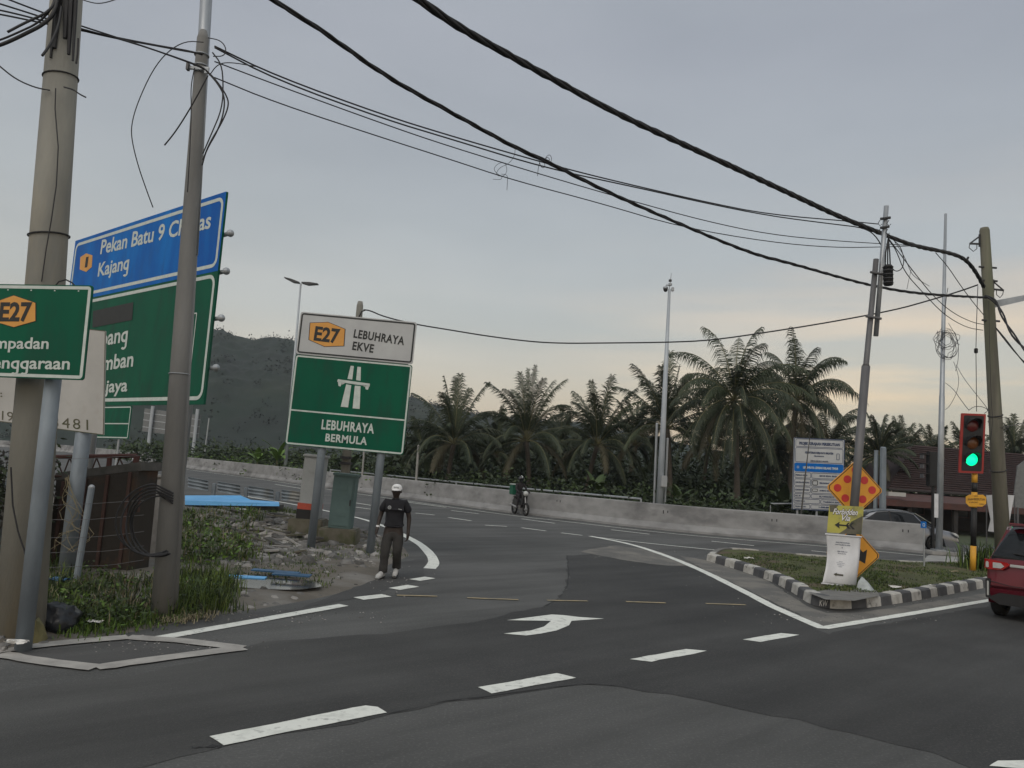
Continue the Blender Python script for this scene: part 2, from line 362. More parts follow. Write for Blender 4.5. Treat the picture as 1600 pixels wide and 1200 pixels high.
class Panel:
    """a flat board standing in the world: origin bottom-left, u along it, v up it, n towards the viewer"""
    def __init__(s, bl, br, tl):
        s.o = Vector(bl); s.w = (Vector(br) - s.o).length; s.h = (Vector(tl) - s.o).length
        s.u = (Vector(br) - s.o).normalized(); s.v = (Vector(tl) - s.o); s.v.normalize()
        s.n = s.u.cross(s.v).normalized()
    def at(s, a, b, d=0): return s.o + s.u * a + s.v * b + s.n * d
    def uv(s, px, py):
        d = ray(px, py); t = (s.o - CAM).dot(s.n) / d.dot(s.n); q = CAM + d * t - s.o
        det = 1 - s.u.dot(s.v) ** 2; a, b = q.dot(s.u), q.dot(s.v); k = s.u.dot(s.v)
        return ((a - b * k) / det, (b - a * k) / det)
    def poly(s, mb, pts, m, d): mb.poly([s.at(a, b, d) for a, b in pts], m)
    def rpts(s, a0, b0, a1, b1, r):
        pts = []
        for cx, cy, st in ((a1 - r, b0 + r, -90), (a1 - r, b1 - r, 0), (a0 + r, b1 - r, 90), (a0 + r, b0 + r, 180)):
            for k in range(6): t = R(st + k * 18); pts.append((cx + r * math.cos(t), cy + r * math.sin(t)))
        return pts
    def rrect(s, mb, a0, b0, a1, b1, r, m, d): s.poly(mb, s.rpts(a0, b0, a1, b1, r), m, d)
    def frame(s, mb, a0, b0, a1, b1, r, wd, m, d):
        o = s.rpts(a0, b0, a1, b1, r); i = s.rpts(a0 + wd, b0 + wd, a1 - wd, b1 - wd, max(.005, r - wd)); n = len(o)
        mb.add([s.at(a, b, d) for a, b in o + i], [(k, (k + 1) % n, n + (k + 1) % n, n + k) for k in range(n)], m)
    def slab(s, mb, a0, b0, a1, b1, th, m, r=.02):
        mb.prism([s.at(a, b, -th) for a, b in s.rpts(a0, b0, a1, b1, r)], s.n * th, m)
    def text(s, mb, body, a0, b0, width, cap, m, d, bold=.02, shear=0.0, ang=0.0, space=1.0):
        vs, fs = text_mesh(body, bold, shear, space)
        x0 = min(v.x for v in vs); x1 = max(v.x for v in vs); sx = width / (x1 - x0); sy = cap / .73
        ca, sa = math.cos(ang), math.sin(ang)
        pts = [((v.x - x0) * sx, v.y * sy) for v in vs]
        mb.add([s.at(a0 + x * ca - y * sa, b0 + x * sa + y * ca, d) for x, y in pts], fs, m)
    def ptext(s, mb, body, p0, p1, ptop, m, d, bold=.02, shear=0.0, space=1.0):
        """text from photo pixel p0 (baseline start) to p1 (baseline end); capital height reaches pixel ptop"""
        a0, b0 = s.uv(*p0); a1, b1 = s.uv(*p1); at_, bt = s.uv(*ptop)
        ang = math.atan2(b1 - b0, a1 - a0); wd = math.hypot(a1 - a0, b1 - b0)
        cap = abs(-(at_ - a0) * math.sin(ang) + (bt - b0) * math.cos(ang))
        s.text(mb, body, a0, b0, wd, cap, m, d, bold, shear, ang, space)
# ================================================================== SETTING
ZC = 0
def resample(pts, step):
    out = [Vector(pts[0])]
    for a, b in zip(pts, pts[1:]):
        a, b = Vector(a), Vector(b); n = max(1, int((b - a).length / step))
        for i in range(1, n + 1): out.append(a.lerp(b, i / n))
    return out
def smooth_line(pts, it=2):
    pts = [Vector(p) for p in pts]
    for _ in range(it):
        q = [pts[0]]
        for a, b in zip(pts, pts[1:]): q += [a.lerp(b, .25), a.lerp(b, .75)]
        q.append(pts[-1]); pts = q
    return pts
def triangulated(pts, m, mb):
    from mathutils.geometry import tessellate_polygon
    t = tessellate_polygon([[Vector(p) for p in pts]])
    fs = []
    for a, b, c in t:
        n = (Vector(pts[b]) - Vector(pts[a])).cross(Vector(pts[c]) - Vector(pts[a]))
        fs.append((a, b, c) if n.z > 0 else (a, c, b))
    mb.add(pts, fs, m)
def gpoly(mb, px, m, z=0.0, rag=0.0, step=.2):
    pts = [G(x, y, 0) for x, y in px]; pts = [Vector((p.x, p.y, z)) for p in pts]
    if rag:
        pts = resample(pts + [pts[0]], step)[:-1]
        pts = [p + Vector((noise.noise(p * 3.1), noise.noise(p * 3.1 + Vector((9, 4, 0))), 0)) * rag +
               Vector((noise.noise(p * 11), noise.noise(p * 11 + Vector((9, 4, 0))), 0)) * rag * .5 for p in pts]
    triangulated(pts, m, mb)
def stripe(mb, px, wd, m, z=.008, rag=.006):
    pts = [Vector((p.x, p.y, 0)) for p in (G(x, y) for x, y in px)]
    if len(pts) > 2: pts = smooth_line(pts, 2)
    pts = resample(pts, .25); Ls = []; Rs = []
    for i, p in enumerate(pts):
        t = (pts[min(i + 1, len(pts) - 1)] - pts[max(i - 1, 0)]).normalized(); nn = Vector((-t.y, t.x, 0))
        w_ = wd if not callable(wd) else wd(i / (len(pts) - 1))
        Ls.append(p + nn * (w_ / 2 + random.uniform(-rag, rag)) + Vector((0, 0, z))); Rs.append(p - nn * (w_ / 2 + random.uniform(-rag, rag)) + Vector((0, 0, z)))
    global ZC; ZC += .00015; Ls = [p + Vector((0, 0, ZC)) for p in Ls]; Rs = [p + Vector((0, 0, ZC)) for p in Rs]
    n = len(pts); mb.add(Ls + Rs, [(i, n + i, n + i + 1, i + 1) for i in range(n - 1)], m)

g = MB(); g.poly([(-2500, -300, -.03), (2500, -300, -.03), (2500, 3500, -.03), (-2500, 3500, -.03)], 'far_ground')
struct(g.build('ground'))
BAR = [(-200, 684), (0, 698), (100, 706), (225, 722), (300, 733), (400, 746), (500, 761), (600, 774), (700, 788), (800, 802), (900, 813), (1000, 825), (1100, 835), (1200, 843), (1290, 850), (1445, 865)]
barg = [Vector((p.x, p.y, 0)) for p in (G(*q) for q in BAR)]
rd = MB()
far = [p + Vector((.1, .35, 0)) for p in barg[:-2]]
loop = far + [Vector((11, 33.5, 0)), Vector((60, 40, 0)), Vector((60, -25, 0)), Vector((-70, -25, 0)), Vector((-150, 60, 0))]
triangulated(loop, 'asphalt', rd)
struct(rd.build('road'))
pt = MB()
gpoly(pt, [(885, 868), (888, 900), (880, 928), (850, 948), (800, 957), (740, 972), (600, 990), (420, 1003), (250, 1050), (0, 1080), (-200, 1110), (-200, 1290), (150, 1215), (330, 1170), (480, 1142), (605, 1118), (700, 1095), (770, 1090), (905, 1069), (960, 1073), (1050, 1087), (1150, 1107), (1290, 1137), (1450, 1175), (1560, 1215), (1800, 1330), (1800, 925), (1600, 938), (1290, 990), (1185, 935), (1100, 893), (1000, 862)], 'asphalt_new', .003, rag=.10, step=.25)
gpoly(pt, [(1120, 878), (1200, 908), (1262, 948), (1290, 958), (1340, 958), (1460, 940), (1620, 915), (1620, 930), (1548, 938), (1290, 980), (1185, 930), (1100, 890), (1060, 868)], 'asphalt_dust', .005, rag=.05)
gpoly(pt, [(905, 862), (960, 852), (1030, 862), (1090, 884), (1040, 884), (980, 876)], 'asphalt_dust', .005, rag=.12)
gpoly(pt, [(1450, 868), (1500, 862), (1620, 870), (1620, 884), (1500, 884), (1440, 880)], 'concrete', .005, rag=.04)
gpoly(pt, [(620, 880), (665, 872), (660, 905), (560, 935), (470, 950), (590, 905)], 'asphalt_mid', .004, rag=.05)
gpoly(pt, [(60, 1035), (150, 1042), (345, 1014), (200, 1001), (10, 1024)], 'asphalt_mid', .006)
def crack(pts, wd, rg): stripe(pt, pts, wd, 'seam', z=.0065, rag=rg)
crack([(605, 1117), (700, 1094), (770, 1089), (905, 1068), (960, 1072)], .018, .016)
crack([(886, 868), (888, 885), (889, 905), (884, 922), (872, 938), (850, 948)], .018, .016)
crack([(300, 1170), (330, 1167), (345, 1168)], .03, .03)
struct(pt.build('road_patches'))
# --- painted markings
mk = MB(); PW = 'paint_white'
for q in ([(327, 1152), (350, 1166), (400, 1156), (500, 1135), (604, 1115), (590, 1106), (572, 1104), (480, 1121), (400, 1138)], [(747, 1075), (768, 1085), (830, 1073), (901, 1060), (870, 1053), (800, 1066)],
          [(984, 1031), (1018, 1035), (1105, 1018), (1072, 1015)], [(1160, 1000), (1188, 1004), (1250, 993), (1220, 990)], [(1546, 1198), (1640, 1206), (1640, 1190), (1560, 1190)]):
    gpoly(mk, q, PW, .009, rag=.013, step=.06)
stripe(mk, [(236, 1000), (537, 946)], .19, PW)
for a in ([(560, 936), (604, 931)], [(616, 921), (646, 916)], [(648, 907), (672, 903)]): stripe(mk, a, .24, PW, rag=.003)
stripe(mk, [(671, 889), (679, 880), (674, 868), (660, 853), (640, 841), (610, 826), (577, 814), (545, 806), (470, 790), (380, 775)], lambda t: .25 - .09 * min(1, t * 2), PW)
stripe(mk, [(1286, 982), (1420, 960), (1548, 938), (1800, 896)], .17, PW)
stripe(mk, [(1287, 983), (1206, 948), (1185, 936), (1100, 893), (1040, 868), (985, 850), (922, 838)], .20, PW)
stripe(mk, [(935, 840), (1000, 848), (1100, 858), (1300, 878), (1500, 896)], .13, PW)
for a in ([(705, 798), (748, 803)], [(815, 811), (867, 818)], [(955, 828), (1015, 835)], [(1112, 846), (1178, 853)], [(1268, 861), (1330, 867)], [(637, 785), (697, 793)],
          [(649, 802), (679, 805)], [(701, 809), (736, 814)], [(758, 821), (792, 823)], [(815, 825), (853, 830)], [(877, 833), (910, 837)], [(549, 785), (580, 790)], [(549, 792), (580, 796)], [(430, 757), (480, 765)], [(1180, 866), (1245, 873)]):
    stripe(mk, a, .14, PW, rag=.003)
off = [(x, y + (4 if x > 500 else 2)) for x, y in BAR if 225 <= x <= 1445]
stripe(mk, off, .12, PW)
for a in ([(620, 931), (683, 932.5)], [(730, 935), (810, 938)], [(855, 939), (918, 940)], [(978, 941), (1040, 943)], [(1103, 944), (1165, 946)]): stripe(mk, a, .075, 'paint_yellow', rag=.002)
gpoly(mk, [(792, 970), (862, 961), (880, 962), (905, 965), (944, 967.5), (915, 969.5), (893, 971), (889, 978), (870, 986), (845, 991), (822, 994), (787, 991), (830, 986), (850, 980), (861, 971)], PW, .009)
FW = .20
for a in ([(-40, 1024), (90, 1006), (200, 997)], [(200, 997), (290, 1003), (378, 1014)], [(380, 1014), (270, 1028), (150, 1045)], [(150, 1045), (70, 1036), (0, 1024)]): stripe(mk, a, FW, 'paint_faded', .010, rag=.012)
struct(mk.build('road_markings'))

# --- left verge: dirt, gravel and rubble as real relief
VP = [(-400, 1075), (0, 1022), (60, 1012), (210, 987), (330, 962), (420, 949), (520, 930), (590, 906), (604, 884), (640, 868), (622, 846), (560, 826), (470, 802), (440, 793), (300, 786), (200, 776), (-250, 760)]
vp = [Vector((p.x, p.y)) for p in (G(*q) for q in VP)]
def sdf(x, y, poly):
    p = Vector((x, y)); dmin = 1e9; inside = False; n = len(poly)
    for i in range(n):
        a, b = poly[i], poly[(i + 1) % n]; ab = b - a; t = max(0, min(1, (p - a).dot(ab) / ab.length_squared))
        dmin = min(dmin, (p - a - ab * t).length)
        if (a.y > y) != (b.y > y) and x < (b.x - a.x) * (y - a.y) / (b.y - a.y) + a.x: inside = not inside
    return dmin if inside else -dmin
gr0 = G(380, 835); GR0 = Vector((gr0.x, gr0.y))
def verge_z(x, y):
    d = sdf(x, y, vp)
    if d < -.4: return -.06
    z = max(-.06, min(d * .12, .06)) + (.035 * noise.noise(Vector((x * 1.1, y * 1.1, 0))) + .02 * noise.noise(Vector((x * 4, y * 4, 3)))) * min(1, max(0, d) * 1.5)
    m = math.exp(-((x - GR0.x) ** 2 / 9 + (y - GR0.y - 1) ** 2 / 9))
    z += m * (.30 + .16 * noise.noise(Vector((x * 1.4, y * 1.4, 8))) + .1 * noise.noise(Vector((x * 4.5, y * 4.5, 8)))) * min(1, max(0, d))
    return z
vg = MB(); xs = [-24 + .2 * i for i in range(119)]; ys = [6.2 + .2 * i for i in range(140)]
vv = [(x + random.uniform(-.04, .04), y + random.uniform(-.04, .04)) for y in ys for x in xs]
zz = [verge_z(x, y) for x, y in vv]; nx = len(xs); fs = []
for j in range(len(ys) - 1):
    for i in range(nx - 1):
        q = (j * nx + i, j * nx + i + 1, (j + 1) * nx + i + 1, (j + 1) * nx + i)
        if max(zz[k] for k in q) > -.055: fs.append(q)
vg.add([(x, y, z) for (x, y), z in zip(vv, zz)], fs, 'dirt'); struct(vg.build('verge_ground', smooth=True))
# puddle beside the verge
pd = MB(); pp = G(410, 919); pts = []
for k in range(30):
    t = 2 * math.pi * k / 30; rr = 1 + .25 * noise.noise(Vector((math.cos(t) * 1.5, math.sin(t) * 1.5, 1)))
    pts.append(Vector((pp.x + math.cos(t) * .95 * rr, pp.y + math.sin(t) * .55 * rr, .085)))
triangulated(pts, 'puddle', pd); struct(pd.build('puddle'))

def rock(mb, c, r, m, fl=.6):
    a = random.random() * 6; vs = []
    for dx, dy, dz in ((1, 0, 0), (.4, .9, 0), (-.6, .7, 0), (-1, -.1, 0), (-.3, -.9, 0), (.7, -.6, 0), (.5, .3, .9), (-.4, .4, 1), (-.3, -.5, .8), (.4, -.4, .9)):
        dx, dy = dx * math.cos(a) - dy * math.sin(a), dx * math.sin(a) + dy * math.cos(a)
        vs.append((c[0] + dx * r * random.uniform(.7, 1.2), c[1] + dy * r * random.uniform(.7, 1.2), c[2] + dz * r * fl * random.uniform(.6, 1.1) - .01))
    mb.add(vs, [(0, 1, 6), (1, 7, 6), (1, 2, 7), (2, 3, 7), (3, 8, 7), (3, 4, 8), (4, 9, 8), (4, 5, 9), (5, 0, 9), (0, 6, 9), (6, 7, 8, 9)], m)
rb = MB()
for i in range(2600):
    px = random.triangular(290, 650, 420); py = random.triangular(795, 885, 855)
    if i > 2000: px = random.uniform(240, 560); py = random.uniform(880, 950)
    if i > 2450: px = random.uniform(0, 240); py = random.uniform(985, 1008)
    p = G(px, py, .1); d = sdf(p.x, p.y, vp)
    if d < .05: continue
    r = random.choice((.03, .04, .05, .06, .10, .16)) * (1 if py > 820 else 1.2)
    if i > 2000: r *= .45
    rock(rb, (p.x, p.y, verge_z(p.x, p.y)), r, random.choice(('stone', 'stone', 'stone_pale', 'stone_dark')), random.uniform(.3, .7))
for i in range(60):   # long slabs and broken laths in the rubble heap
    p = G(random.uniform(340, 500), random.uniform(805, 862), .2)
    if sdf(p.x, p.y, vp) < .1: continue
    ro = Matrix.Rotation(random.uniform(-.5, .6), 3, 'Z') @ Matrix.Rotation(random.uniform(-.3, .3), 3, 'Y')
    rb.box((p.x, p.y, verge_z(p.x, p.y) + .05), (random.uniform(.3, .9), random.uniform(.04, .2), .035), random.choice(('stone', 'stone_pale', 'stone_dark', 'plinth')), ro)
tag(rb.build('rubble'), 'grey broken rubble and gravel heaped on the dirt verge', 'rubble', kind='stuff')

gt = MB()      # loose grit swept to the edges of the carriageway
for _ in range(1300):
    x, y, s_ = random.choice(((1120, 882, (90, 30)), (1230, 936, (60, 22)), (1330, 965, (150, 9)), (1480, 940, (80, 8)), (440, 962, (150, 12)), (620, 905, (50, 22)), (1000, 868, (90, 14)), (260, 1010, (150, 12))))
    p = G(x + random.gauss(0, s_[0] * .5), y + random.gauss(0, s_[1] * .5)); rock(gt, (p.x, p.y, .012), random.uniform(.006, .018), random.choice(('stone', 'stone_pale', 'stone_dark')), .6)
tag(gt.build('road_grit'), 'loose grit and pebbles scattered along the road edges', 'grit', kind='stuff')
# --- vegetation helpers
def blade(mb, b, h, lean, wd, m, az=None):
    az = random.random() * 6.28 if az is None else az
    d = Vector((math.cos(az), math.sin(az), 0)); s = Vector((-d.y, d.x, 0)) * wd / 2; b = Vector(b)
    p1 = b + d * h * lean * .35 + Vector((0, 0, h * .6)); p2 = b + d * h * lean + Vector((0, 0, h * (.95 - .35 * lean)))
    mb.add([b - s, b + s, p1 + s * .7, p1 - s * .7, p2], [(0, 1, 2, 3), (3, 2, 4)], m)
def leaf(mb, c, ln, wd, m, dr=None):
    d = Vector((random.gauss(0, 1), random.gauss(0, 1), random.gauss(0, .7))).normalized() if dr is None else dr
    s = d.cross(Vector((random.gauss(0, 1), random.gauss(0, 1), random.gauss(0, 1)))).normalized() * wd / 2; c = Vector(c)
    mb.add([c, c + d * ln * .45 + s, c + d * ln, c + d * ln * .45 - s], [(0, 1, 2, 3)], m)
def clump(mb, c, rad, n, ln, mats):
    for _ in range(n):
        v = Vector((random.gauss(0, 1), random.gauss(0, 1), random.gauss(0, 1))).normalized() * random.random() ** .35
        p = Vector(c) + Vector((v.x * rad[0], v.y * rad[1], v.z * rad[2]))
        if p.z < .02: continue
        leaf(mb, p, ln * random.uniform(.6, 1.3), ln * .4, random.choice(mats))
# weeds and grass on the verge
gs = MB()
def tufts(n, xr, yr, hr, mats, wd=.014, dens=9, sp=.12, zf=verge_z):
    for _ in range(n):
        p = G(random.uniform(*xr), random.uniform(*yr), .05)
        if sdf(p.x, p.y, vp) < .12: continue
        h = random.uniform(*hr)
        for _ in range(dens):
            x = p.x + random.gauss(0, sp); y = p.y + random.gauss(0, sp)
            blade(gs, (x, y, verge_z(x, y) - .01), h * random.uniform(.5, 1.2), random.uniform(.1, .8), wd * random.uniform(.6, 1.5), random.choice(mats))
LM = ('grass', 'grass', 'leaf_mid', 'leaf_dark')
tufts(240, (70, 345), (905, 975), (.07, .24), LM)
tufts(160, (70, 345), (905, 975), (.10, .3), ('straw', 'leaf_dark', 'turf'))
tufts(420, (110, 270), (960, 1000), (.06, .16), ('grass', 'leaf_bright', 'leaf_mid', 'leaf_bright'))
tufts(330, (270, 355), (905, 962), (.15, .36), LM)
tufts(270, (280, 400), (800, 880), (.1, .38), LM + ('leaf_bright', 'straw'), wd=.02)
tufts(200, (350, 470), (790, 812), (.08, .2), LM, wd=.02)
tufts(260, (300, 520), (860, 915), (.03, .1), LM)
tufts(150, (380, 620), (840, 872), (.05, .14), LM)
tufts(300, (-60, 110), (880, 985), (.1, .35), LM)
tufts(260, (-80, 60), (770, 900), (.2, .6), ('leaf_dark', 'leaf_mid', 'grass'), wd=.02)
for _ in range(40):
    p = G(random.uniform(240, 330), random.uniform(955, 972), .03)
    for _ in range(8): blade(gs, (p.x + random.gauss(0, .08), p.y + random.gauss(0, .06), .02), random.uniform(.04, .1), 1.6, .012, 'straw')
tag(gs.build('verge_grass'), 'green weeds and grass growing over the roadside verge', 'grass', kind='stuff')
lw = MB()      # leafy low weeds
for _ in range(110):
    p = G(random.uniform(85, 350), random.uniform(900, 985), .05)
    if sdf(p.x, p.y, vp) < .2: continue
    h = random.uniform(.06, .22)
    for _ in range(22): leaf(lw, (p.x + random.gauss(0, .12), p.y + random.gauss(0, .12), verge_z(p.x, p.y) + random.uniform(0, h)), random.uniform(.04, .10), .035, random.choice(('leaf_mid', 'leaf_dark', 'leaf_bright', 'leaf_mid')))
for _ in range(60):
    p = G(random.uniform(285, 370), random.uniform(830, 880), .1)
    for _ in range(11): leaf(lw, (p.x + random.gauss(0, .2), p.y + random.gauss(0, .16), verge_z(p.x, p.y) + random.uniform(0, .35)), random.uniform(.06, .14), .05, random.choice(('leaf_mid', 'leaf_bright', 'leaf_mid')))
tag(lw.build('verge_weeds'), 'leafy creeping weeds covering the ground round the two left poles', 'weeds', kind='stuff')

# --- concrete road barrier
def sweep_barrier(base, parent, name='wall'):
    prof = [(0, 0), (0, .09), (.14, .30), (.22, 1.0), (.25, 1.04), (.37, 1.04), (.40, 1.0), (.46, .30), (.60, .09), (.60, 0)]
    pts = resample(smooth_line(base, 2), 1.0); vs = []; fs = []; n = len(prof)
    for i, p in enumerate(pts):
        t = (pts[min(i + 1, len(pts) - 1)] - pts[max(i - 1, 0)]).normalized(); nn = Vector((-t.y, t.x, 0))
        if nn.y < 0: nn = -nn
        for a, b in prof: vs.append(p + nn * a + Vector((0, 0, b)))
    for i in range(len(pts) - 1):
        for k in range(n - 1): fs.append((i * n + k, (i + 1) * n + k, (i + 1) * n + k + 1, i * n + k + 1))
    fs += [list(range(n)), [(len(pts) - 1) * n + k for k in range(n)][::-1]]
    mb = MB(); mb.add(vs, fs, 'barrier_concrete'); o = mb.build(name, parent); auto_smooth(o, 25); return pts
j = Vector((G(812, 803.5).x, G(812, 803.5).y, 0))
for lab, seg in (('long left run of concrete road barrier curving away behind the blue sheet and motorcycle', [p for p, q in zip(barg, BAR) if q[0] < 812] + [j]),
                 ('right run of concrete road barrier ending in front of the grey car', [j + Vector((.12, .10, 0))] + [p for p, q in zip(barg, BAR) if q[0] > 812])):
    t = thing('concrete_barrier', seg[-1], lab, 'barrier', 'concrete barriers along the far side of the road')
    pts = sweep_barrier(seg, t)
    sm = MB(); hl = MB(); nh = 0
    for i in range(4, len(pts) - 2, 7):
        p = pts[i]; tt = (pts[i + 1] - p).normalized(); nn = Vector((-tt.y, tt.x, 0)); ang = math.atan2(tt.y, tt.x); ro = Matrix.Rotation(ang, 3, 'Z')
        if p.y > 70: continue
        for dx in (-.09, .09): hl = MB(); hl.box(p + nn * .20 + tt * dx + Vector((0, 0, .72)), (.035, .03, .14), 'seam', ro); hl.build('lifting_slot', t)
# steel handrail line running behind the barrier
rl = thing('guard_rail', barg[8] + Vector((.3, 1.6, 0)), 'low steel rail on short posts running just behind the concrete barrier', 'guard rail')
rp = [p + Vector((.25, 1.5, 0)) for p, q in zip(barg, BAR) if 500 <= q[0] <= 1010]
mb = MB(); mb.tube([p + Vector((0, 0, 1.13)) for p in smooth_line(rp)], .045, 'galv', 6); mb.build('rail', rl)
for p in resample(rp, 6)[::1]: mb = MB(); mb.box(p + Vector((0, 0, .55)), (.08, .08, 1.16), 'galv'); mb.build('post', rl)

# --- traffic island
kp = [(1104, 876), (1150, 890), (1200, 906), (1240, 927), (1264, 944), (1290, 951), (1335, 952), (1400, 944), (1470, 931), (1548, 917), (1680, 895), (1700, 880), (1560, 884), (1450, 888), (1400, 886), (1340, 882), (1245, 876), (1160, 867), (1120, 866)]
kb = [Vector((p.x, p.y, 0)) for p in (G(*q) for q in kp)]
front = smooth_line(kb[:11], 2); backl = smooth_line(kb[10:] + [kb[0]], 2)
KH, KW = .20, .20
def inward(pts, i, ctr):
    t = (pts[min(i + 1, len(pts) - 1)] - pts[max(i - 1, 0)]).normalized(); nn = Vector((-t.y, t.x, 0))
    return nn if nn.dot(ctr - pts[i]) > 0 else -nn
ctr = sum(kb, Vector()) / len(kb)
def kerb(pts, seglen, painted, mb):
    ln = 0; run = [pts[0]]; segs = []; acc = resample(pts, .1)
    cur = [acc[0]]; L_ = 0
    for a, b in zip(acc, acc[1:]):
        cur.append(b); L_ += (b - a).length
        if L_ >= seglen: segs.append(cur); cur = [b]; L_ = 0
    if len(cur) > 1: segs.append(cur)
    for k, sg in enumerate(segs):
        m = painted[k % len(painted)]
        n = len(sg); vs = []; jk = random.uniform(-.008, .008); jo = random.uniform(-.012, .012)
        for i, p in enumerate(sg):
            gi = [inward(sg, i, ctr)][0]; sh = .006 if i in (0, n - 1) else 0
            jz = random.uniform(-.003, .003) + jk
            for a, b in ((0, 0), (.02, KH - .03), (.05, KH), (KW, KH + .005), (KW, -.0)): vs.append(p + gi * (a + jo) + Vector((0, 0, b + jz - (sh if b > .1 else 0))))
        fs = [(i * 5 + q, i * 5 + q + 1, (i + 1) * 5 + q + 1, (i + 1) * 5 + q) for i in range(n - 1) for q in range(4)]
        fs += [[q for q in range(5)], [(n - 1) * 5 + q for q in range(5)]]
        mb.add(vs, fs, m)
isl = MB(); kerb(front, .44, ('kerb_white', 'kerb_black'), isl); kerb(backl, .9, ('kerb_white', 'kerb_plain', 'kerb_plain', 'kerb_white', 'kerb_plain'), isl)
kerb_o = struct(isl.build('island_kerb'))
ip = [Vector((p.x, p.y)) for p in kb]
def isl_z(x, y): 
    d = sdf(x, y, ip)
    return .17 + min(.06, max(0, d - .15) * .06) + .02 * noise.noise(Vector((x * 2, y * 2, 0)))
tb = MB(); x0, x1 = min(p.x for p in ip), max(p.x for p in ip); y0, y1 = min(p.y for p in ip), max(p.y for p in ip)
nx = int((x1 - x0) / .15) + 2; ny = int((y1 - y0) / .15) + 2; vs = [(x0 + i * .15, y0 + k * .15) for k in range(ny) for i in range(nx)]
sd_ = [sdf(x, y, ip) for x, y in vs]
fs = [q for q in ((k * nx + i, k * nx + i + 1, (k + 1) * nx + i + 1, (k + 1) * nx + i) for k in range(ny - 1) for i in range(nx - 1)) if min(sd_[z] for z in q) > .05]
tb.add([(x, y, isl_z(x, y)) for x, y in vs], fs, 'turf')
gpt = [(1290, 940), (1330, 946), (1370, 936), (1340, 926), (1290, 926)]
struct(tb.build('island_ground', smooth=True))
pv = MB(); pts = [G(x, y, .21) for x, y in ((1262, 925), (1290, 936), (1335, 938), (1375, 930), (1368, 921), (1300, 920))]; triangulated([Vector((p.x, p.y, .203)) for p in pts], 'kerb_plain', pv); struct(pv.build('island_paving'))
ig = MB()
for _ in range(14000):
    p = G(random.uniform(1115, 1620), random.uniform(866, 935), .2)
    d = sdf(p.x, p.y, ip)
    if d < .24: continue
    nn = noise.noise(Vector((p.x * .9, p.y * .9, 5)))
    if nn < -.12 and random.random() < .8: continue
    pxl = p.x - G(1330, 930, .2).x; pyl = p.y - G(1330, 930, .2).y
    if abs(pxl) < .55 and abs(pyl) < .45: continue
    for _ in range(3): blade(ig, (p.x + random.gauss(0, .03), p.y + random.gauss(0, .03), isl_z(p.x, p.y) - .01), random.uniform(.02, .075) * (1 + .5 * nn), random.uniform(.2, 1), .016, random.choice(('grass', 'grass', 'leaf_mid', 'leaf_dark')))
tag(ig.build('island_grass'), 'short patchy green grass on the kerbed traffic island', 'grass', kind='stuff')

# --- hill beyond
HP = [(-400, 480), (-200, 462), (0, 456), (45, 455), (120, 480), (200, 500), (300, 520), (345, 514), (375, 528), (400, 533), (425, 527), (450, 530), (500, 560), (560, 590), (640, 618), (680, 632), (730, 645), (800, 655), (900, 664), (1000, 680), (1200, 722)]
def ridge(px): return interp(px, HP)
hl = MB(); nxh, nyh = 620, 120; vs = []
for jy in range(nyh):
    t = jy / (nyh - 1)
    for i in range(nxh):
        px = -400 + 1600 * i / (nxh - 1); yy = 210 + 320 * t
        top = W(px, ridge(px), 450); x = (px - 800) / 1200 * yy * 1.0 + 0
        hgt = top.z * (math.sin(min(1, t / .75) * math.pi / 2) ** 1.25) if t < .75 else top.z * (1 - (t - .75) * 1.2)
        x = top.x / 450 * yy
        p = Vector((x, yy, 0)); am = min(1, t * 4) * min(1, hgt / 12)
        fold = 7 * noise.noise(Vector((x * .012, yy * .012, 0))) * (1 - min(1, t / .75) ** 3) if t < .75 else 0
        lump = 3.0 * abs(noise.noise(p * .11)) + 1.5 * abs(noise.noise(p * .3 + Vector((5, 5, 5))))
        hz = max(-1, (hgt + fold * am + lump * am) * .93 - .8)
        vs.append((x + noise.noise(p * .2) * 1.5, yy, hz))
hl.add(vs, [(a * nxh + b, a * nxh + b + 1, (a + 1) * nxh + b + 1, (a + 1) * nxh + b) for a in range(nyh - 1) for b in range(nxh - 1)], 'hill')
struct(hl.build('hill', smooth=True))
hf = MB()
for _ in range(3200):      # tree crowns over the slope and along the ridge
    px = random.uniform(-250, 1000)
    onr = random.random() < .8
    t = .75 + random.uniform(-.04, .02) if onr else random.uniform(.02, .75)
    yy = 210 + 320 * t; jy = min(nyh - 1, int(t * (nyh - 1))); i = min(nxh - 1, max(0, int((px + 400) / 1600 * (nxh - 1))))
    b = Vector(vs[jy * nxh + i]); r = random.uniform(.9, 2.1)
    if 330 < px < 450 and onr: r *= 1.15
    for _ in range(16):
        v = Vector((random.gauss(0, .6), random.gauss(0, .6), random.gauss(.2, .6))) * r
        leaf(hf, b + v + Vector((0, 0, r * .3)), r * .55, r * .4, 'hill_leaf')
tag(hf.build('hill_forest'), 'dark forest canopy covering the far hill and its ridge', 'forest', kind='stuff')

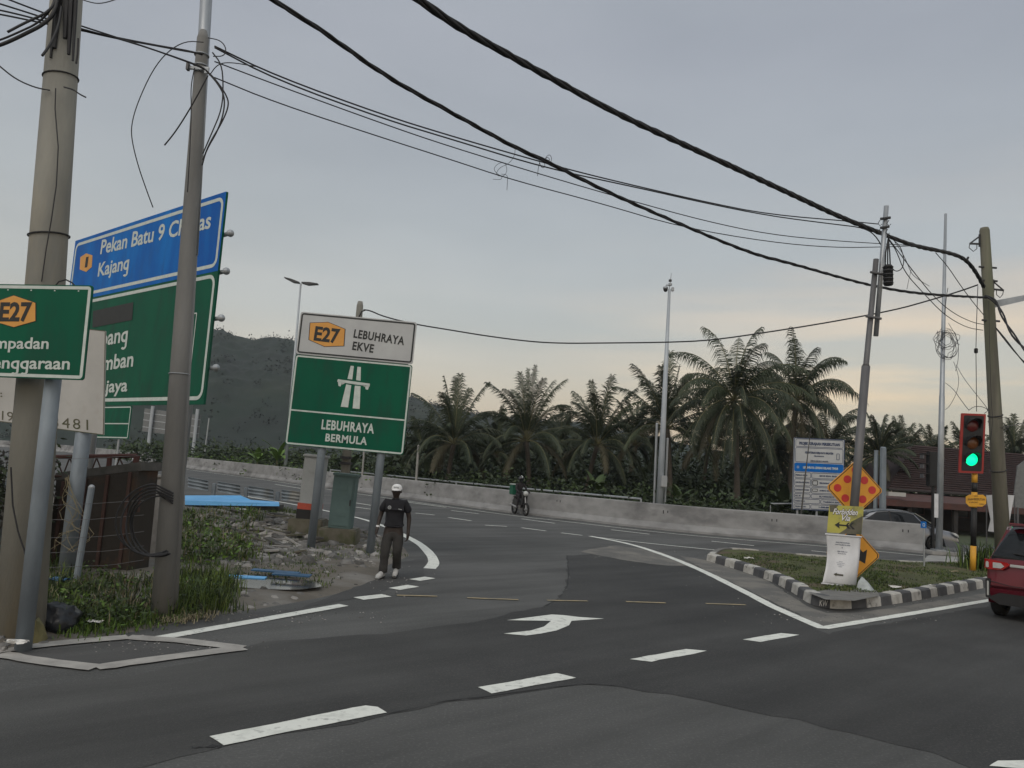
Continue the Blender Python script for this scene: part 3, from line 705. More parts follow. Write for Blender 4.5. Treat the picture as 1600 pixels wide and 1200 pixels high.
# --- palms
def frond(mb, base, az, el, ln, droop, m, nl=30, lw_=.05, lf=.75, hang=.25):
    d = Vector((math.cos(az) * math.cos(el), math.sin(az) * math.cos(el), math.sin(el))); p = Vector(base); pts = [p.copy()]; n = 11
    tw = random.uniform(-.5, .5)
    for i in range(n):
        d = (d + Vector((0, 0, -1)) * droop * (.3 + 1.3 * i / n) / n).normalized(); p = p + d * ln / n; pts.append(p.copy())
    mb.tube(pts, [.035 * (1 - .85 * i / n) for i in range(n + 1)], 'rachis' if m != 'frond_dry' else 'frond_dry', 4, cap=False)
    for k in range(nl):
        t = .14 + .86 * (k + random.random() * .5) / nl; f = t * n; i = min(n - 1, int(f)); q = pts[i].lerp(pts[i + 1], f - i)
        tg = (pts[i + 1] - pts[i]).normalized(); sd = tg.cross(Vector((0, 0, 1)))
        sd = sd.normalized() if sd.length > .05 else Vector((math.sin(az), -math.cos(az), 0))
        sd = (Matrix.Rotation(tw, 3, tg) @ sd)
        l_ = lf * (math.sin(math.pi * min(1, .12 + t * .86)) ** .6) * random.uniform(.6, 1.15) + .12
        for s in (-1, 1):
            dr = (sd * s * .7 + tg * (.75 if hang > .3 else 1.2) + Vector((0, 0, random.uniform(-.30, .05) - hang))).normalized()
            d2 = (dr * .8 + Vector((0, 0, -.75 - hang * 2)) * random.uniform(.5, 1.1)).normalized()
            w2 = tg * lw_ / 2; a = q; b = q + dr * l_ * .5; c = b + d2 * l_ * .5
            mb.add([a - w2, a + w2, b + w2, b - w2, c], [(0, 1, 2, 3), (3, 2, 4)], m)
def make_palm(name, h, ln, kind, seed):
    random.seed(seed)
    t = thing(name, (0, 0, 0), 'palm', 'palm')
    tr = MB(); lx, ly = random.uniform(-.5, .5), random.uniform(-.4, .4); n = 9
    pts = [Vector((lx * (i / n) ** 2, ly * (i / n) ** 2, h * i / n - .05)) for i in range(n + 1)]
    tr.tube(pts, [.24 - .1 * min(1, i / 4) for i in range(n + 1)], 'trunk', 8); tr.build('trunk', t, local=True, smooth=True)
    top = pts[-1]; cr = MB(); nf = 44 if kind == 'old' else 30
    for i in range(nf):
        a = i * 2.39996 + random.uniform(-.3, .3); u = i / nf
        if kind == 'old': el = R(80 - 128 * u + random.uniform(-8, 8)); dr = 1.9 + .4 * u + random.uniform(-.3, .4)
        else: el = R(84 - 90 * u + random.uniform(-7, 7)); dr = .7 + 1.7 * u + random.uniform(-.2, .4)
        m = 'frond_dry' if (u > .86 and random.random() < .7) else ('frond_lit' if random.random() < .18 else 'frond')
        L_ = .9 * ln * random.uniform(.85, 1.1) * (1 if kind == 'old' else (.95 + .1 * (1 - u)))
        frond(cr, top, a, el, L_, dr, m, nl=60 if kind == 'old' else 54, lf=(.20 if kind == 'old' else .20) * ln, lw_=.042 if kind == 'old' else .055, hang=.55 if kind == 'old' else .10)
    cr.build('crown', t, local=True)
    if kind == 'old':
        cn = MB()
        for k in range(14): a = k * 1.1; cn.ball(top + Vector((math.cos(a) * .38, math.sin(a) * .38, -.35 - .25 * random.random())), .14, 'coconut', seg=8, rg=6)
        cn.build('coconuts', t, local=True)
    return t
PG = 'palms behind the concrete barrier'
PAL = [(1157, 624, 41, 'old', 4.8, 'tall coconut palm with the widest drooping crown and visible coconuts'),
       (1238, 622, 46, 'old', 4.8, 'second tall palm leaning out to the right of the widest palm crown'),
       (703, 692, 46, 'y', 4.2, 'upright palm just right of the green sign board'),
       (832, 688, 46, 'y', 4.5, 'upright palm with a tall spiky crown behind the motorcycle rider'),
       (920, 694, 46, 'y', 4.3, 'spiky palm between the rider palm and the camera pole'),
       (985, 694, 52, 'y', 3.4, 'small low palm half hidden left of the camera pole'),
       (1052, 668, 45, 'y', 4.6, 'palm right behind the white camera pole'),
       (770, 708, 55, 'y', 3.6, 'low palm in the gap between two spiky palms'),
       (1100, 690, 52, 'y', 4.2, 'dark low palm under the left edge of the widest crown'),
       (1298, 700, 56, 'old', 4.6, 'low drooping palm behind the project signboard'),
       (1365, 712, 50, 'y', 3.1, 'small palm right of the leaning pole above the diamond sign'),
       (1412, 722, 62, 'y', 3.9, 'pale low palm above the brown roof beside the grey octagonal post'),
       (1455, 722, 64, 'y', 3.5, 'small distant palm left of the traffic light'),
       (1508, 726, 66, 'y', 4.2, 'distant palm behind the traffic light head'),
       (1592, 722, 60, 'y', 4.0, 'distant palm at the right edge beyond the timber pole'),
       (652, 715, 58, 'y', 3.6, 'dark low palm behind the right post of the green sign'),
       (880, 712, 60, 'y', 3.8, 'dim low palm between and behind two spiky palms'),
       (1200, 700, 50, 'old', 4.2, 'shaded low palm below the two tall crowns')]
for i, (px, py, Y_, k, ln, lab) in enumerate(PAL):
    c = W(px, py, Y_); p = make_palm('palm_tree', c.z, ln, k, 100 + i); p.rotation_euler.z = i * 1.3
    p.location = (c.x, c.y, -.03); p['label'] = lab; p['group'] = PG
random.seed(21)
# broad-leaved banana plants
def banana(loc, h, m, lab):
    t = thing('banana_plant', loc, lab, 'banana plant', 'banana plants behind the concrete barrier'); st = MB(); lf = MB(); L0 = Vector(loc)
    st.cyl(L0, L0 + Vector((0, 0, h * .5)), .09, 'rachis', .05, 8); st.build('stem', t)
    for k in range(10):
        a = k * 2.4 + random.random(); el = R(random.uniform(35, 80)); d = Vector((math.cos(a) * math.cos(el), math.sin(a) * math.cos(el), math.sin(el)))
        p = L0 + Vector((0, 0, h * .45)); n = 7; s = d.cross(Vector((0, 0, 1))).normalized(); pts = []
        for i in range(n + 1): pts.append(p.copy()); p = p + d * h * .65 / n; d = (d + Vector((0, 0, -.22))).normalized()
        vs = []
        for i, q in enumerate(pts): w_ = .24 * math.sin(math.pi * min(1, .08 + i / n * .92)) + .01; vs += [q - s * w_ + Vector((0, 0, .05)), q, q + s * w_ + Vector((0, 0, .05))]
        lf.add(vs, [(i * 3 + o, i * 3 + o + 1, i * 3 + o + 4, i * 3 + o + 3) for i in range(n) for o in (0, 1)], m)
    lf.build('leaves', t)
for px, py, Y_, h, m, lab in ((402, 726, 62, 2.6, 'leaf_bright', 'bright banana plant left of the lamp post foot behind the barrier'), (432, 730, 60, 3.2, 'leaf_bright', 'taller bright banana plant beside the lamp post'),
                     (545, 742, 52, 2.6, 'leaf_mid', 'banana plant seen between the sign posts'), (1222, 800, 33, 2.2, 'leaf_dark', 'dark banana plant just left of the project signboard'),
                     (1060, 795, 36, 1.8, 'leaf_mid', 'low banana plant right of the camera pole foot'), (668, 752, 48, 2.4, 'leaf_dark', 'dark banana plant right of the green sign board'),
                     (930, 785, 40, 2.2, 'leaf_mid', 'banana plant midway along the right barrier')):
    c = W(px, py, Y_); banana((c.x, Y_, -.03), h, m, lab)
# dense undergrowth and dark thicket behind the palms
ug = MB()
for px in range(300, 1260, 6):
    b = barg[0]
    yb = interp(px, [(q[0], p.y) for q, p in zip(BAR, barg)]); Y_ = yb + random.uniform(2.2, 6); c = W(px, 700, Y_)
    h = random.uniform(.7, 1.9) if px > 560 else random.uniform(.6, 1.5)
    clump(ug, (c.x, Y_, h * .5), (1.3, 1.2, h * .62), 110, .26, ('leaf_dark', 'leaf_dark', 'leaf_mid') if px > 600 else ('leaf_mid', 'leaf_dark', 'leaf_bright'))
tag(ug.build('undergrowth'), 'low bushy undergrowth along the back of the concrete barrier', 'undergrowth', kind='stuff')
tk = MB()
for px in range(600, 1340, 7):
    for Y_, hh in ((50, 2.6), (58, 4.2), (70, 5.4)):
        c = W(px + random.uniform(-4, 4), 700, Y_ + random.uniform(-2, 2)); h = hh * random.uniform(.75, 1.15)
        if px > 1250: h *= .8
        clump(tk, (c.x, c.y, h * .5), (1.9, 1.5, h * .55), 90, .5, ('leaf_dark',))
for px in range(1340, 1700, 9):
    for Y_, hh in ((62, 3.2), (75, 4.6)):
        c = W(px + random.uniform(-4, 4), 700, Y_); h = hh * random.uniform(.7, 1.1); clump(tk, (c.x, c.y, h * .5), (2, 1.5, h * .55), 90, .5, ('leaf_dark', 'leaf_mid'))
for px in range(200, 640, 10):
    for Y_, hh in ((80, 2.2), (110, 3.0)):
        c = W(px, 700, Y_); h = hh * random.uniform(.7, 1.2); clump(tk, (c.x, c.y, h * .5), (2.6, 1.5, h * .55), 80, .6, ('leaf_dark', 'leaf_mid'))
tag(tk.build('thicket'), 'dark dense thicket filling the space behind and below the palms', 'thicket', kind='stuff')
# tall reeds beside the timber pole
rd_ = MB(); c = G(1540, 893, .15)
for _ in range(320):
    x, y = c.x + random.gauss(0, .32), c.y + random.gauss(0, .3)
    blade(rd_, (x, y, .12), random.uniform(.45, 1.15), random.uniform(.1, .75), .035, random.choice(('grass', 'leaf_mid', 'leaf_bright', 'leaf_dark')))
tag(rd_.build('tall_grass_clump'), 'clump of tall arching grass between the yellow signal post and red car', 'grass clump')
# dead shrubs at the left edge
for px, Y_, h, lab, nm in ((-20, 11.5, 1.95, 'dark twiggy shrub at the left edge behind the big concrete pole', 'a'), (28, 12.5, 1.7, 'dark shrub between the big concrete pole and the rusty bin', 'b')):
    c = W(px, 760, Y_); t = thing('shrub', (c.x, Y_, 0), lab, 'shrub'); tw = MB(); lv = MB()
    for k in range(34):
        a = random.random() * 6.28; sp = random.uniform(.2, .9); p0 = Vector((c.x + random.gauss(0, .12), Y_ + random.gauss(0, .12), 0)); p2 = Vector((c.x + math.cos(a) * sp, Y_ + math.sin(a) * sp * .6, h * random.uniform(.5, 1.05)))
        pm = p0.lerp(p2, .55) + Vector((0, 0, .15)); tw.tube([p0, pm, p2], [.014, .009, .004], 'stone_dark', 4)
        for _ in range(46): q = pm.lerp(p2, random.random()) + Vector((random.gauss(0, .12), random.gauss(0, .12), random.gauss(0, .12))); leaf(lv, q, .11, .045, random.choice(('leaf_dark', 'leaf_dark', 'stone_dark')))
    tw.build('branches', t); lv.build('foliage', t)
# ================================================================== POLES, SIGNS, CABLES
def pxm(px, y): return px * y / F         # photo pixels -> metres at distance y
def pole_pts(a, b): return [a, b]
# --- big concrete pole, far left
B1, T1 = W(31, 992, 8.3), W(112, -110, 8.3); B1.z = -.05
t = thing('utility_pole', (B1.x, B1.y, 0), 'thickest weathered concrete pole at the left edge behind the green sign', 'utility pole')
def along(B, T, k): return B.lerp(T, k)
mb = MB(); mb.tube([B1, along(B1, T1, .5), T1], [.235, .19, .155], 'pole_concrete', 24); mb.build('shaft', t, smooth=True)
def band(par, B, T, k, r, th, m='cable', name='strap', tilt=.0):
    c = B.lerp(T, k); ax = (T - B).normalized(); a = ax.orthogonal().normalized(); b = ax.cross(a); mb = MB()
    mb.tube([c + (a * math.cos(x) + b * math.sin(x)) * r + ax * tilt * math.cos(x) for x in [2 * math.pi * i / 20 for i in range(21)]], th, m, 6); return mb.build(name, par)
band(t, B1, T1, .545, .20, .009, tilt=.02); band(t, B1, T1, .775, .178, .008, tilt=.015)
def kp_(py): # parameter on pole 1 for pixel row
    return (992 - py) / 1102
mb = MB()
for dx, y0, y1, r in ((-8, -60, 75, .035), (2, -60, 60, .04), (9, -60, 85, .03), (16, -40, 95, .02), (-13, -40, 90, .02)):
    q = [W(interp(y, [(-60, 106), (110, 97)]) + dx * (1 if i else 1) - (i * 3 if dx < 0 else 0), y, 8.12) for i, y in enumerate((y0, (y0 + y1) / 2, y1))]
    mb.tube(q, [r, r, r * .6], 'cable', 8)
mb.build('cable_wrap', t)
mb = MB(); mb.tube([W(x, y, 8.1) for x, y in ((87, 138), (86, 170), (91, 230), (88, 290), (80, 345), (72, 390), (65, 440))], .007, 'cable', 6)
mb.build('down_wire', t)
mb = MB(); mb.tube([W(x, y, 7.95) for x, y in ((17, 730), (20, 790), (28, 830), (38, 860), (44, 885))], .009, 'cable', 6); mb.build('down_wire', t)
mb = MB(); mb.tube([W(x, y, Yv) for x, y, Yv in ((122, 60, 8.05), (121, 85, 8.05), (119, 99, 8.05))], .012, 'cable', 6); mb.build('down_wire', t)
# --- second pole: concrete with steel pipe beside it
B2, T2 = W(253, 962, 9.6), W(318, 48, 9.6); B2.z = -.05
t2 = thing('utility_pole', (B2.x, B2.y, 0), 'slimmer rounded-top concrete pole with coiled cables, standing in the weeds', 'utility pole')
mb = MB(); mb.tube([B2, B2.lerp(T2, .5), B2.lerp(T2, .985), T2], [.128, .105, .075, .045], 'pole_grey', 20); mb.build('shaft', t2, smooth=True)
for k in (.955, .935): band(t2, B2, T2, k, .085, .012, 'galv')
mb = MB(); c = B2.lerp(T2, .925); mb.box(c + Vector((0, -.09, 0)), (.30, .03, .05), 'galv', bev=.008); mb.box(c + Vector((-.12, -.11, 0)), (.03, .06, .09), 'galv_dark'); mb.box(c + Vector((.13, -.11, -.04)), (.05, .03, .07), 'steel_white'); mb.build('bracket', t2)
band(t2, B2, T2, .40, .12, .006, 'steel_white')
Bp, Tp = W(268, 962, 9.75), W(329, -120, 9.75); Bp.z = -.05
tp = thing('steel_pipe', (Bp.x, Bp.y, 0), 'weathered steel pipe strapped alongside the slimmer concrete pole and rising above it', 'pipe')
mb = MB(); mb.tube([Bp, Bp.lerp(Tp, .5)], .07, 'pole_grey', 12); mb.build('lower_tube', tp, smooth=True)
mb = MB(); mb.tube([Bp.lerp(Tp, .5), Tp], .077, 'galv', 12); mb.build('upper_tube', tp, smooth=True)
# coil of black cable tied on the second pole near the ground
cc = W(222, 820, 9.4); mb = MB()
for k in range(5):
    pts = []
    for i in range(27):
        a = R(95 + i * 7.9); rx, rz = .26 + k * .016, .36 + k * .014
        pts.append(Vector((cc.x + .22 + math.cos(a) * (rx + .08) - k * .02, 9.4 - .02 * k + .05 * math.sin(a * 2 + k), cc.z + .02 * k + math.sin(a) * rz)))
    pts.insert(0, B2.lerp(T2, .19 + .004 * k) + Vector((.10, -.14, 0)))
    mb.tube(pts, .011, 'cable', 6)
tag(mb.build('cable_coil'), 'loops of black cable tied to the slimmer pole near the weeds', 'cable coil')

# --- cables
def cable(name, px, r, label, cat='cable', group=None, m='cable', strands=1, pitch=.9, ys=None, sm=2):
    """px: list of (x, y) photo points with Y at both ends (ys) or (x, y, Y); a straight run in space has 1/Y linear in the picture"""
    if ys:
        d = [0]
        for a, b in zip(px, px[1:]): d.append(d[-1] + math.hypot(b[0] - a[0], b[1] - a[1]))
        pts = [W(x, y, 1 / ((1 / ys[0]) * (1 - q / d[-1]) + (1 / ys[1]) * q / d[-1])) for (x, y), q in zip(px, d)]
    else: pts = [W(*p) for p in px]
    pts = smooth_line(pts, sm); mb = MB()
    if strands > 1:
        q = resample(pts, .22)
        for s_ in range(strands):
            out = []; ln = 0
            for i, p in enumerate(q):
                if i: ln += (p - q[i - 1]).length
                tt = (q[min(i + 1, len(q) - 1)] - q[max(0, i - 1)]).normalized(); a = tt.orthogonal().normalized(); b = tt.cross(a)
                a = Vector((0, 0, 1)).cross(tt).normalized(); b = tt.cross(a)
                th = ln / pitch * 2 * math.pi / 1.6 + s_ * 2 * math.pi / strands; out.append(p + (a * math.cos(th) + b * math.sin(th)) * r * .95)
            mb.tube(out, r * .85, m, 6)
    else: mb.tube(pts, r, m, 6)
    return tag(mb.build(name, smooth=True), label, cat, group)
CG = 'overhead cables'
cable('power_cable', [(540, -80), (655, 0), (720, 45), (830, 105), (960, 176), (1060, 222), (1130, 254), (1240, 305), (1310, 338), (1380, 366), (1430, 385), (1480, 394), (1508, 404), (1525, 425), (1537, 448)], .031, 'highest thick twisted power cable sweeping from top centre to the timber pole', 'power cable', CG, strands=4, ys=(8, 21))
cable('power_cable', [(330, -70), (425, 0), (500, 45), (600, 118), (700, 173), (805, 231), (850, 250), (920, 286), (1000, 323), (1100, 366), (1180, 398), (1230, 410), (1300, 430), (1360, 446), (1420, 457), (1480, 462), (1542, 465)], .021, 'lower thick twisted power cable crossing the thin telephone lines near mid sky', 'power cable', CG, strands=3, ys=(8.5, 21))
PB = 8.1
def tele(px, label, r=.010, ys=(9.5, 16.6)): cable('telephone_cable', px, r, label, 'telephone cable', CG, ys=ys)
tele([(335, 72), (430, 118), (600, 180), (700, 211), (800, 240), (900, 268), (1000, 292), (1100, 315), (1200, 335), (1330, 346), (1372, 350)], 'topmost thin telephone line from the slimmer pole to the leaning steel pole', .012)
tele([(335, 74), (430, 124), (600, 186), (700, 216), (850, 262), (1000, 294), (1100, 317), (1200, 337), (1300, 350), (1352, 356), (1372, 372), (1384, 400)], 'thin telephone line hugging just under the topmost one, dipping to the black splice canister', .012)
tele([(335, 96), (430, 132), (600, 194), (700, 228), (850, 274), (980, 312), (1100, 345), (1200, 366), (1300, 376), (1380, 381), (1432, 384)], 'third thin telephone line from the top, between the pair and the lowest', .009, ys=(9.5, 17.5))
tele([(335, 121), (430, 160), (600, 216), (700, 248), (800, 281), (940, 318), (1060, 354), (1200, 378), (1300, 387), (1380, 386), (1430, 384)], 'lowest thin telephone line between the slimmer pole and the leaning pole', .009, ys=(9.5, 17.5))
for i, (px, lab) in enumerate((([(-60, -30), (20, 2), (100, 32), (200, 64), (300, 98), (322, 108)], 'upper thin line crossing the big pole to the bracket of the slimmer pole'),
                      ([(-60, -12), (20, 12), (100, 38), (210, 67), (305, 101), (322, 110)], 'second thin line crossing the big pole just under the upper one'),
                      ([(-60, 6), (0, 15), (85, 37), (170, 58), (225, 68), (300, 82), (318, 84)], 'third thin line passing behind the top of the big pole'),
                      ([(-60, 12), (0, 22), (85, 40), (150, 52), (240, 70), (300, 80), (316, 86)], 'lowest thin line passing the top of the big pole'))):
    cable('telephone_cable', px, .010, lab, 'telephone cable', CG, ys=(7.6, 9.5))
for px, r, lab in (([(-30, 78), (0, 71), (25, 60), (45, 50), (65, 40), (85, 22), (92, -10)], .022, 'thick black cable bending down left from the big pole top'),
                   ([(-30, 70), (0, 63), (30, 50), (60, 36), (80, 15), (88, -10)], .012, 'thinner black cable beside the thick one bending left from the big pole'),
                   ([(12, 50), (40, 35), (78, 18), (90, -5)], .014, 'loose cable end poking left from the big pole top'),
                   ([(66, 87), (80, 68), (92, 40), (96, 10)], .014, 'cut black cable end hanging left of the big pole')):
    cable('loose_cable', px, r, lab, 'cable', ys=(7.8, 8.1))
cable('loose_cable', [(-30, 78), (0, 104), (25, 124), (55, 137), (78, 141)], .008, 'slack black line sagging to the strap on the big pole', 'cable', ys=(8, 8.1))
cable('loose_cable', [(105, -10), (140, 4), (160, 6), (190, -4), (200, -12)], .006, 'thin black loop at the very top right of the big pole', 'cable', ys=(8, 8.1))
cable('loose_cable', [(100, 136), (115, 140), (124, 147), (134, 152)], .008, 'short strap tail sticking out right of the big pole', 'cable', ys=(8.05, 7.9))
for px, r, lab in (([(318, 66), (290, 64), (262, 80), (238, 110), (215, 160), (205, 195), (206, 220), (216, 260), (230, 300), (239, 324)], .007, 'long loose wire arching from the slimmer pole and hanging to the blue sign'),
                   ([(325, 118), (300, 165), (275, 205), (257, 227)], .010, 'cut cable end slanting down left of the slimmer pole'),
                   ([(325, 59), (345, 63), (354, 76), (350, 88), (333, 88)], .007, 'small cable loop at the head of the slimmer pole'),
                   ([(322, 110), (340, 130), (351, 150), (350, 175), (340, 205), (322, 235), (316, 258)], .010, 'inner black cable loop bulging right of the slimmer pole'),
                   ([(320, 108), (338, 125), (356, 152), (357, 168), (345, 195), (328, 222), (317, 250)], .010, 'outer black cable loop bulging right of the slimmer pole'),
                   ([(332, 82), (346, 100), (349, 130), (347, 170), (330, 210), (317, 240)], .009, 'tallest black cable loop right of the slimmer pole'),
                   ([(304, 106), (298, 135), (299, 170), (297, 230), (293, 300)], .007, 'thin wire running down the left face of the slimmer pole'),
                   ([(327, 118), (340, 100), (360, 97), (400, 104)], .007, 'short curved wire leaving the slimmer pole bracket to the right')):
    cable('loose_cable', px, r, lab, 'cable', ys=(9.4, 9.4))
for px, lab, r in (([(805, 232), (804, 244), (795, 256), (780, 262), (774, 274), (787, 276), (793, 267), (789, 253), (777, 256), (771, 264), (776, 271), (785, 276), (783, 281), (770, 280)], 'thin curly wire scrap dangling under the lower thick cable', .004),
                   ([(783, 272), (793, 273), (793, 284), (792, 297)], 'hooked thin wire end below the curly scrap', .004),
                   ([(842, 248), (845, 262), (852, 262), (850, 250), (858, 240), (863, 248), (858, 258), (850, 254), (855, 244), (861, 252), (845, 246), (841, 262), (840, 275)], 'small tangle of wire where the thin lines cross the thick cable', .005)):
    cable('wire_scrap', px, r, lab, 'wire', ys=(12.8, 13.0))

# --- green sign on blue post, nearest (left edge)
def sign_root(name, P, label, cat='road sign'):
    c = P.at(P.w / 2, 0); return thing(name, (c.x, c.y, 0), label, cat)
A = W(130, 594, 7.6); TL = W(145, 446, 7.6); Lft = W(-95, 586, 7.85)
hgt = (TL - A).length
P = Panel(Lft, A, Vector((Lft.x + (TL.x - A.x), Lft.y, Lft.z + (TL.z - A.z))))
t = sign_root('direction_sign', P, 'nearest green board with an orange hexagon on a blue grey post, cut by the frame')
mb = MB(); P.slab(mb, 0, 0, P.w, P.h, .02, 'sign_green', .03); P.frame(mb, .012, .012, P.w - .012, P.h - .012, .035, .032, 'sign_letter', .002)
for k in range(6): a = .15 + k * (P.w - .3) / 5; mb.box(P.at(a, P.h - .06, .003), (.012, .004, .012), 'sign_letter')
mb.build('panel', t)
def hexpts(P, cx, cy, px): return [P.uv(x, y) for x, y in px]
mb = MB(); hx = [(-1, 456 + 0), (0, 0)]
hexa = [(22, 461), (57, 473), (57, 502), (22, 512), (-12, 502), (-12, 473)]
P.poly(mb, [P.uv(*q) for q in hexa], 'sign_ink', .003); cxy = P.uv(22, 487)
P.poly(mb, [tuple(cxy[i] + (P.uv(*q)[i] - cxy[i]) * .965 for i in (0, 1)) for q in hexa], 'sign_orange', .005)
P.ptext(mb, 'E27', (-1, 501), (49, 501), (0, 472), 'sign_ink', .007, .035)
mb.build('route_badge', t)
mb = MB(); P.ptext(mb, 'Sempadan', (-34, 544), (76, 545), (-34, 526), 'sign_letter', .004, .018); P.ptext(mb, 'Penyelenggaraan', (-86, 574), (109, 577), (-86, 555), 'sign_letter', .004, .018); mb.build('lettering', t)
mb = MB(); b = W(37, 1008, 7.84); b.z = -.05; b2 = W(96, 480, 7.84); mb.tube([b, b2], .078, 'post_blue', 18); mb.build('post', t, smooth=True)
mb = MB(); mb.box(b2 + Vector((-.02, .0, -.1)), (.5, .06, .05), 'galv_dark'); mb.build('bracket', t)
mb = MB(); mb.tube([W(x, y, 7.7) for x, y in ((86, 447), (92, 440), (103, 437), (113, 442), (118, 448))], .008, 'cable', 6); tag(mb.build('wire_loop'), 'small wire loop sticking up behind the top edge of the nearest green sign', 'wire')

# --- white phone-number board behind it
A = W(162, 680, 11.6); TL = W(165, 517, 11.6); Lft = W(-30, 655, 11.8)
P = Panel(Lft, A, Lft + (TL - A))
t = sign_root('notice_board', P, 'pale blank-looking board with a painted phone number behind the big pole', 'notice board')
mb = MB(); P.slab(mb, 0, 0, P.w, P.h, .02, 'board_white', .01); mb.build('panel', t)
mb = MB(); P.frame(mb, 0, 0, P.w, P.h, .01, .012, 'plinth', .002); mb.build('frame', t)
mb = MB(); P.ptext(mb, '19 -', (3, 656), (35, 660), (3, 641), 'plinth', .004, .0)
P.ptext(mb, '3481', (82, 667), (138, 672), (82, 650), 'plinth', .004, .0, space=1.25)
P.ptext(mb, ':', (1, 620), (4, 620), (1, 610), 'plinth', .004)
mb.build('lettering', t)
for px in (115, 8):
    mb = MB(); b = W(px, 800, 11.75); b.z = -.05; mb.tube([b, Vector((b.x, b.y, P.o.z + .5))], .11 if px == 115 else .05, 'post_blue', 14); mb.build('post', t, smooth=True)
# yellow painted plate edge beside the big pole
mb = MB(); q = [W(x, y, 9.4) for x, y in ((44, 442), (56, 400), (62, 405), (62, 442))]; mb.prism(q, Vector((0, .02, 0)), 'yellow')
o = mb.build('yellow_plate'); tag(o, 'sliver of a yellow plate peeking out left of the big concrete pole', 'plate')

# --- big blue and green direction sign, seen at an angle
YR = 17.0; YL = 21.4
BR = W(318, 632, YR); TR = W(354, 299, YR); BLx = W(112, 634, YL)
u_ = (BR - BLx); up_ = (TR - BR)
k = 1.9 / 1.0
BL = BLx - u_.normalized() * 1.2
P = Panel(BL, BR, BL + up_)
t = sign_root('direction_sign', P, 'huge blue and green direction board tilted behind the two concrete poles')
mb = MB(); P.slab(mb, 0, 0, P.w, P.h, .05, 'sign_green', .02); mb.build('panel', t)
split = P.uv(336, 424)[1]; wd = P.w; 
mb = MB(); P.rrect(mb, .0, split, wd - .0, P.h - .0, .02, 'sign_blue', .004)
P.frame(mb, .08, split + .10, wd - .07, P.h - .10, .22, .085, 'sign_letter', .007)
P.frame(mb, .08, .10, wd - .07, split - .06, .25, .085, 'sign_letter', .007)
mb.build('borders', t)
mb = MB()
P.ptext(mb, 'Pekan Batu 9 Cheras', (157, 397), (329, 356), (157, 375), 'sign_letter', .009, .02); P.ptext(mb, 'Kajang', (153, 432), (201, 420), (153, 411), 'sign_letter', .009, .02)
P.ptext(mb, 'Ampang', (128, 546), (199, 533), (128, 523), 'sign_letter', .009, .02); P.ptext(mb, 'Seremban', (124, 584), (208, 572), (124, 562), 'sign_letter', .009, .02); P.ptext(mb, 'Putrajaya', (122, 616), (199, 611), (122, 597), 'sign_letter', .009, .02)
mb.build('lettering', t)
mb = MB(); hx = [(135, 396), (145, 399), (144, 417), (135, 425), (125, 421), (126, 402)]
P.poly(mb, [P.uv(*q) for q in hx], 'sign_orange', .009); P.ptext(mb, '1', (133, 418), (137, 417), (133, 402), 'sign_ink', .012, .02); mb.build('route_badge', t)
mb = MB(); P.poly(mb, [P.uv(*q) for q in ((146, 486), (209, 472), (207, 500), (145, 512))], 'sign_ink', .009); mb.build('black_patch', t)
mb = MB(); P.frame(mb, *P.uv(267, 572), P.uv(267, 572)[0] + .95, P.uv(310, 488)[1], .03, .03, 'sign_letter', .009); mb.build('inset_outline', t)
for v in (.17, .40, .62, .80):
    mb = MB(); a = P.at(-.05, P.h * v, -.11); b = P.at(P.w + .16, P.h * v, -.11); mb.tube([a, b], .05, 'galv', 10)
    mb.ball(b, .085, 'galv', seg=12, rg=8); mb.build('rail', t)
for a_ in (.25, .85):
    p = P.at(P.w * a_, 0, -.28); mb = MB(); mb.tube([(p.x, p.y, -.05), (p.x, p.y, P.o.z + P.h * .9)], .13, 'galv', 14); mb.build('post', t, smooth=True)

# --- small green sign far behind
BR = W(200, 686, 42); TR = W(206, 634, 42); BL = W(120, 684, 45)
P = Panel(BL, BR, BL + (TR - BR)); t = sign_root('direction_sign', P, 'small distant plain green sign with white lines under the huge board')
mb = MB(); P.slab(mb, 0, 0, P.w, P.h, .04, 'sign_green', .02); P.frame(mb, .04, .04, P.w - .04, P.h - .04, .1, .06, 'sign_letter', .01)
v = P.uv(203, 662)[1]; P.poly(mb, [(.05, v - .03), (P.w - .05, v - .03), (P.w - .05, v + .03), (.05, v + .03)], 'sign_letter', .01); mb.build('panel', t)
for a_ in (.3, .8): p = P.at(P.w * a_, 0, -.1); mb = MB(); mb.tube([(p.x, p.y, -.05), (p.x, p.y, P.o.z + P.h)], .06, 'galv', 8); mb.build('post', t)
# --- back of a sign on two pale posts beyond the barrier
Yb = 88; q0 = W(222, 674, Yb); q1 = W(310, 685, Yb); q2 = W(226, 638, Yb)
P = Panel(q0, q1, q2); t = sign_root('far_road_sign', P, 'grey back of a far sign on two pale posts beyond the barrier')
mb = MB(); P.slab(mb, 0, 0, P.w, P.h, .08, 'sign_back', .02)
for v in (.2, .5, .8): P.poly(mb, [(0, P.h * v - .04), (P.w, P.h * v - .04), (P.w, P.h * v + .06), (0, P.h * v + .06)], 'galv', .02)
mb.build('panel', t)
for px, py in ((231, 702), (301, 710)): p = W(px, py, Yb - .3); mb = MB(); mb.tube([(p.x, p.y, 0), (p.x + .0, p.y, P.o.z + P.h + .3)], .19, 'steel_white', 8); mb.build('post', t)
p = W(319, 710, 84); t = thing('thin_post', (p.x, p.y, 0), 'very thin grey post right of the far sign back', 'post'); mb = MB(); mb.tube([(p.x, p.y, -.05), (p.x + .1, p.y, W(319, 653, 84).z)], .07, 'galv', 6); mb.build('tube', t); mb = MB(); mb.box((p.x, p.y, .1), (.4, .4, .2), 'concrete'); mb.build('base', t)

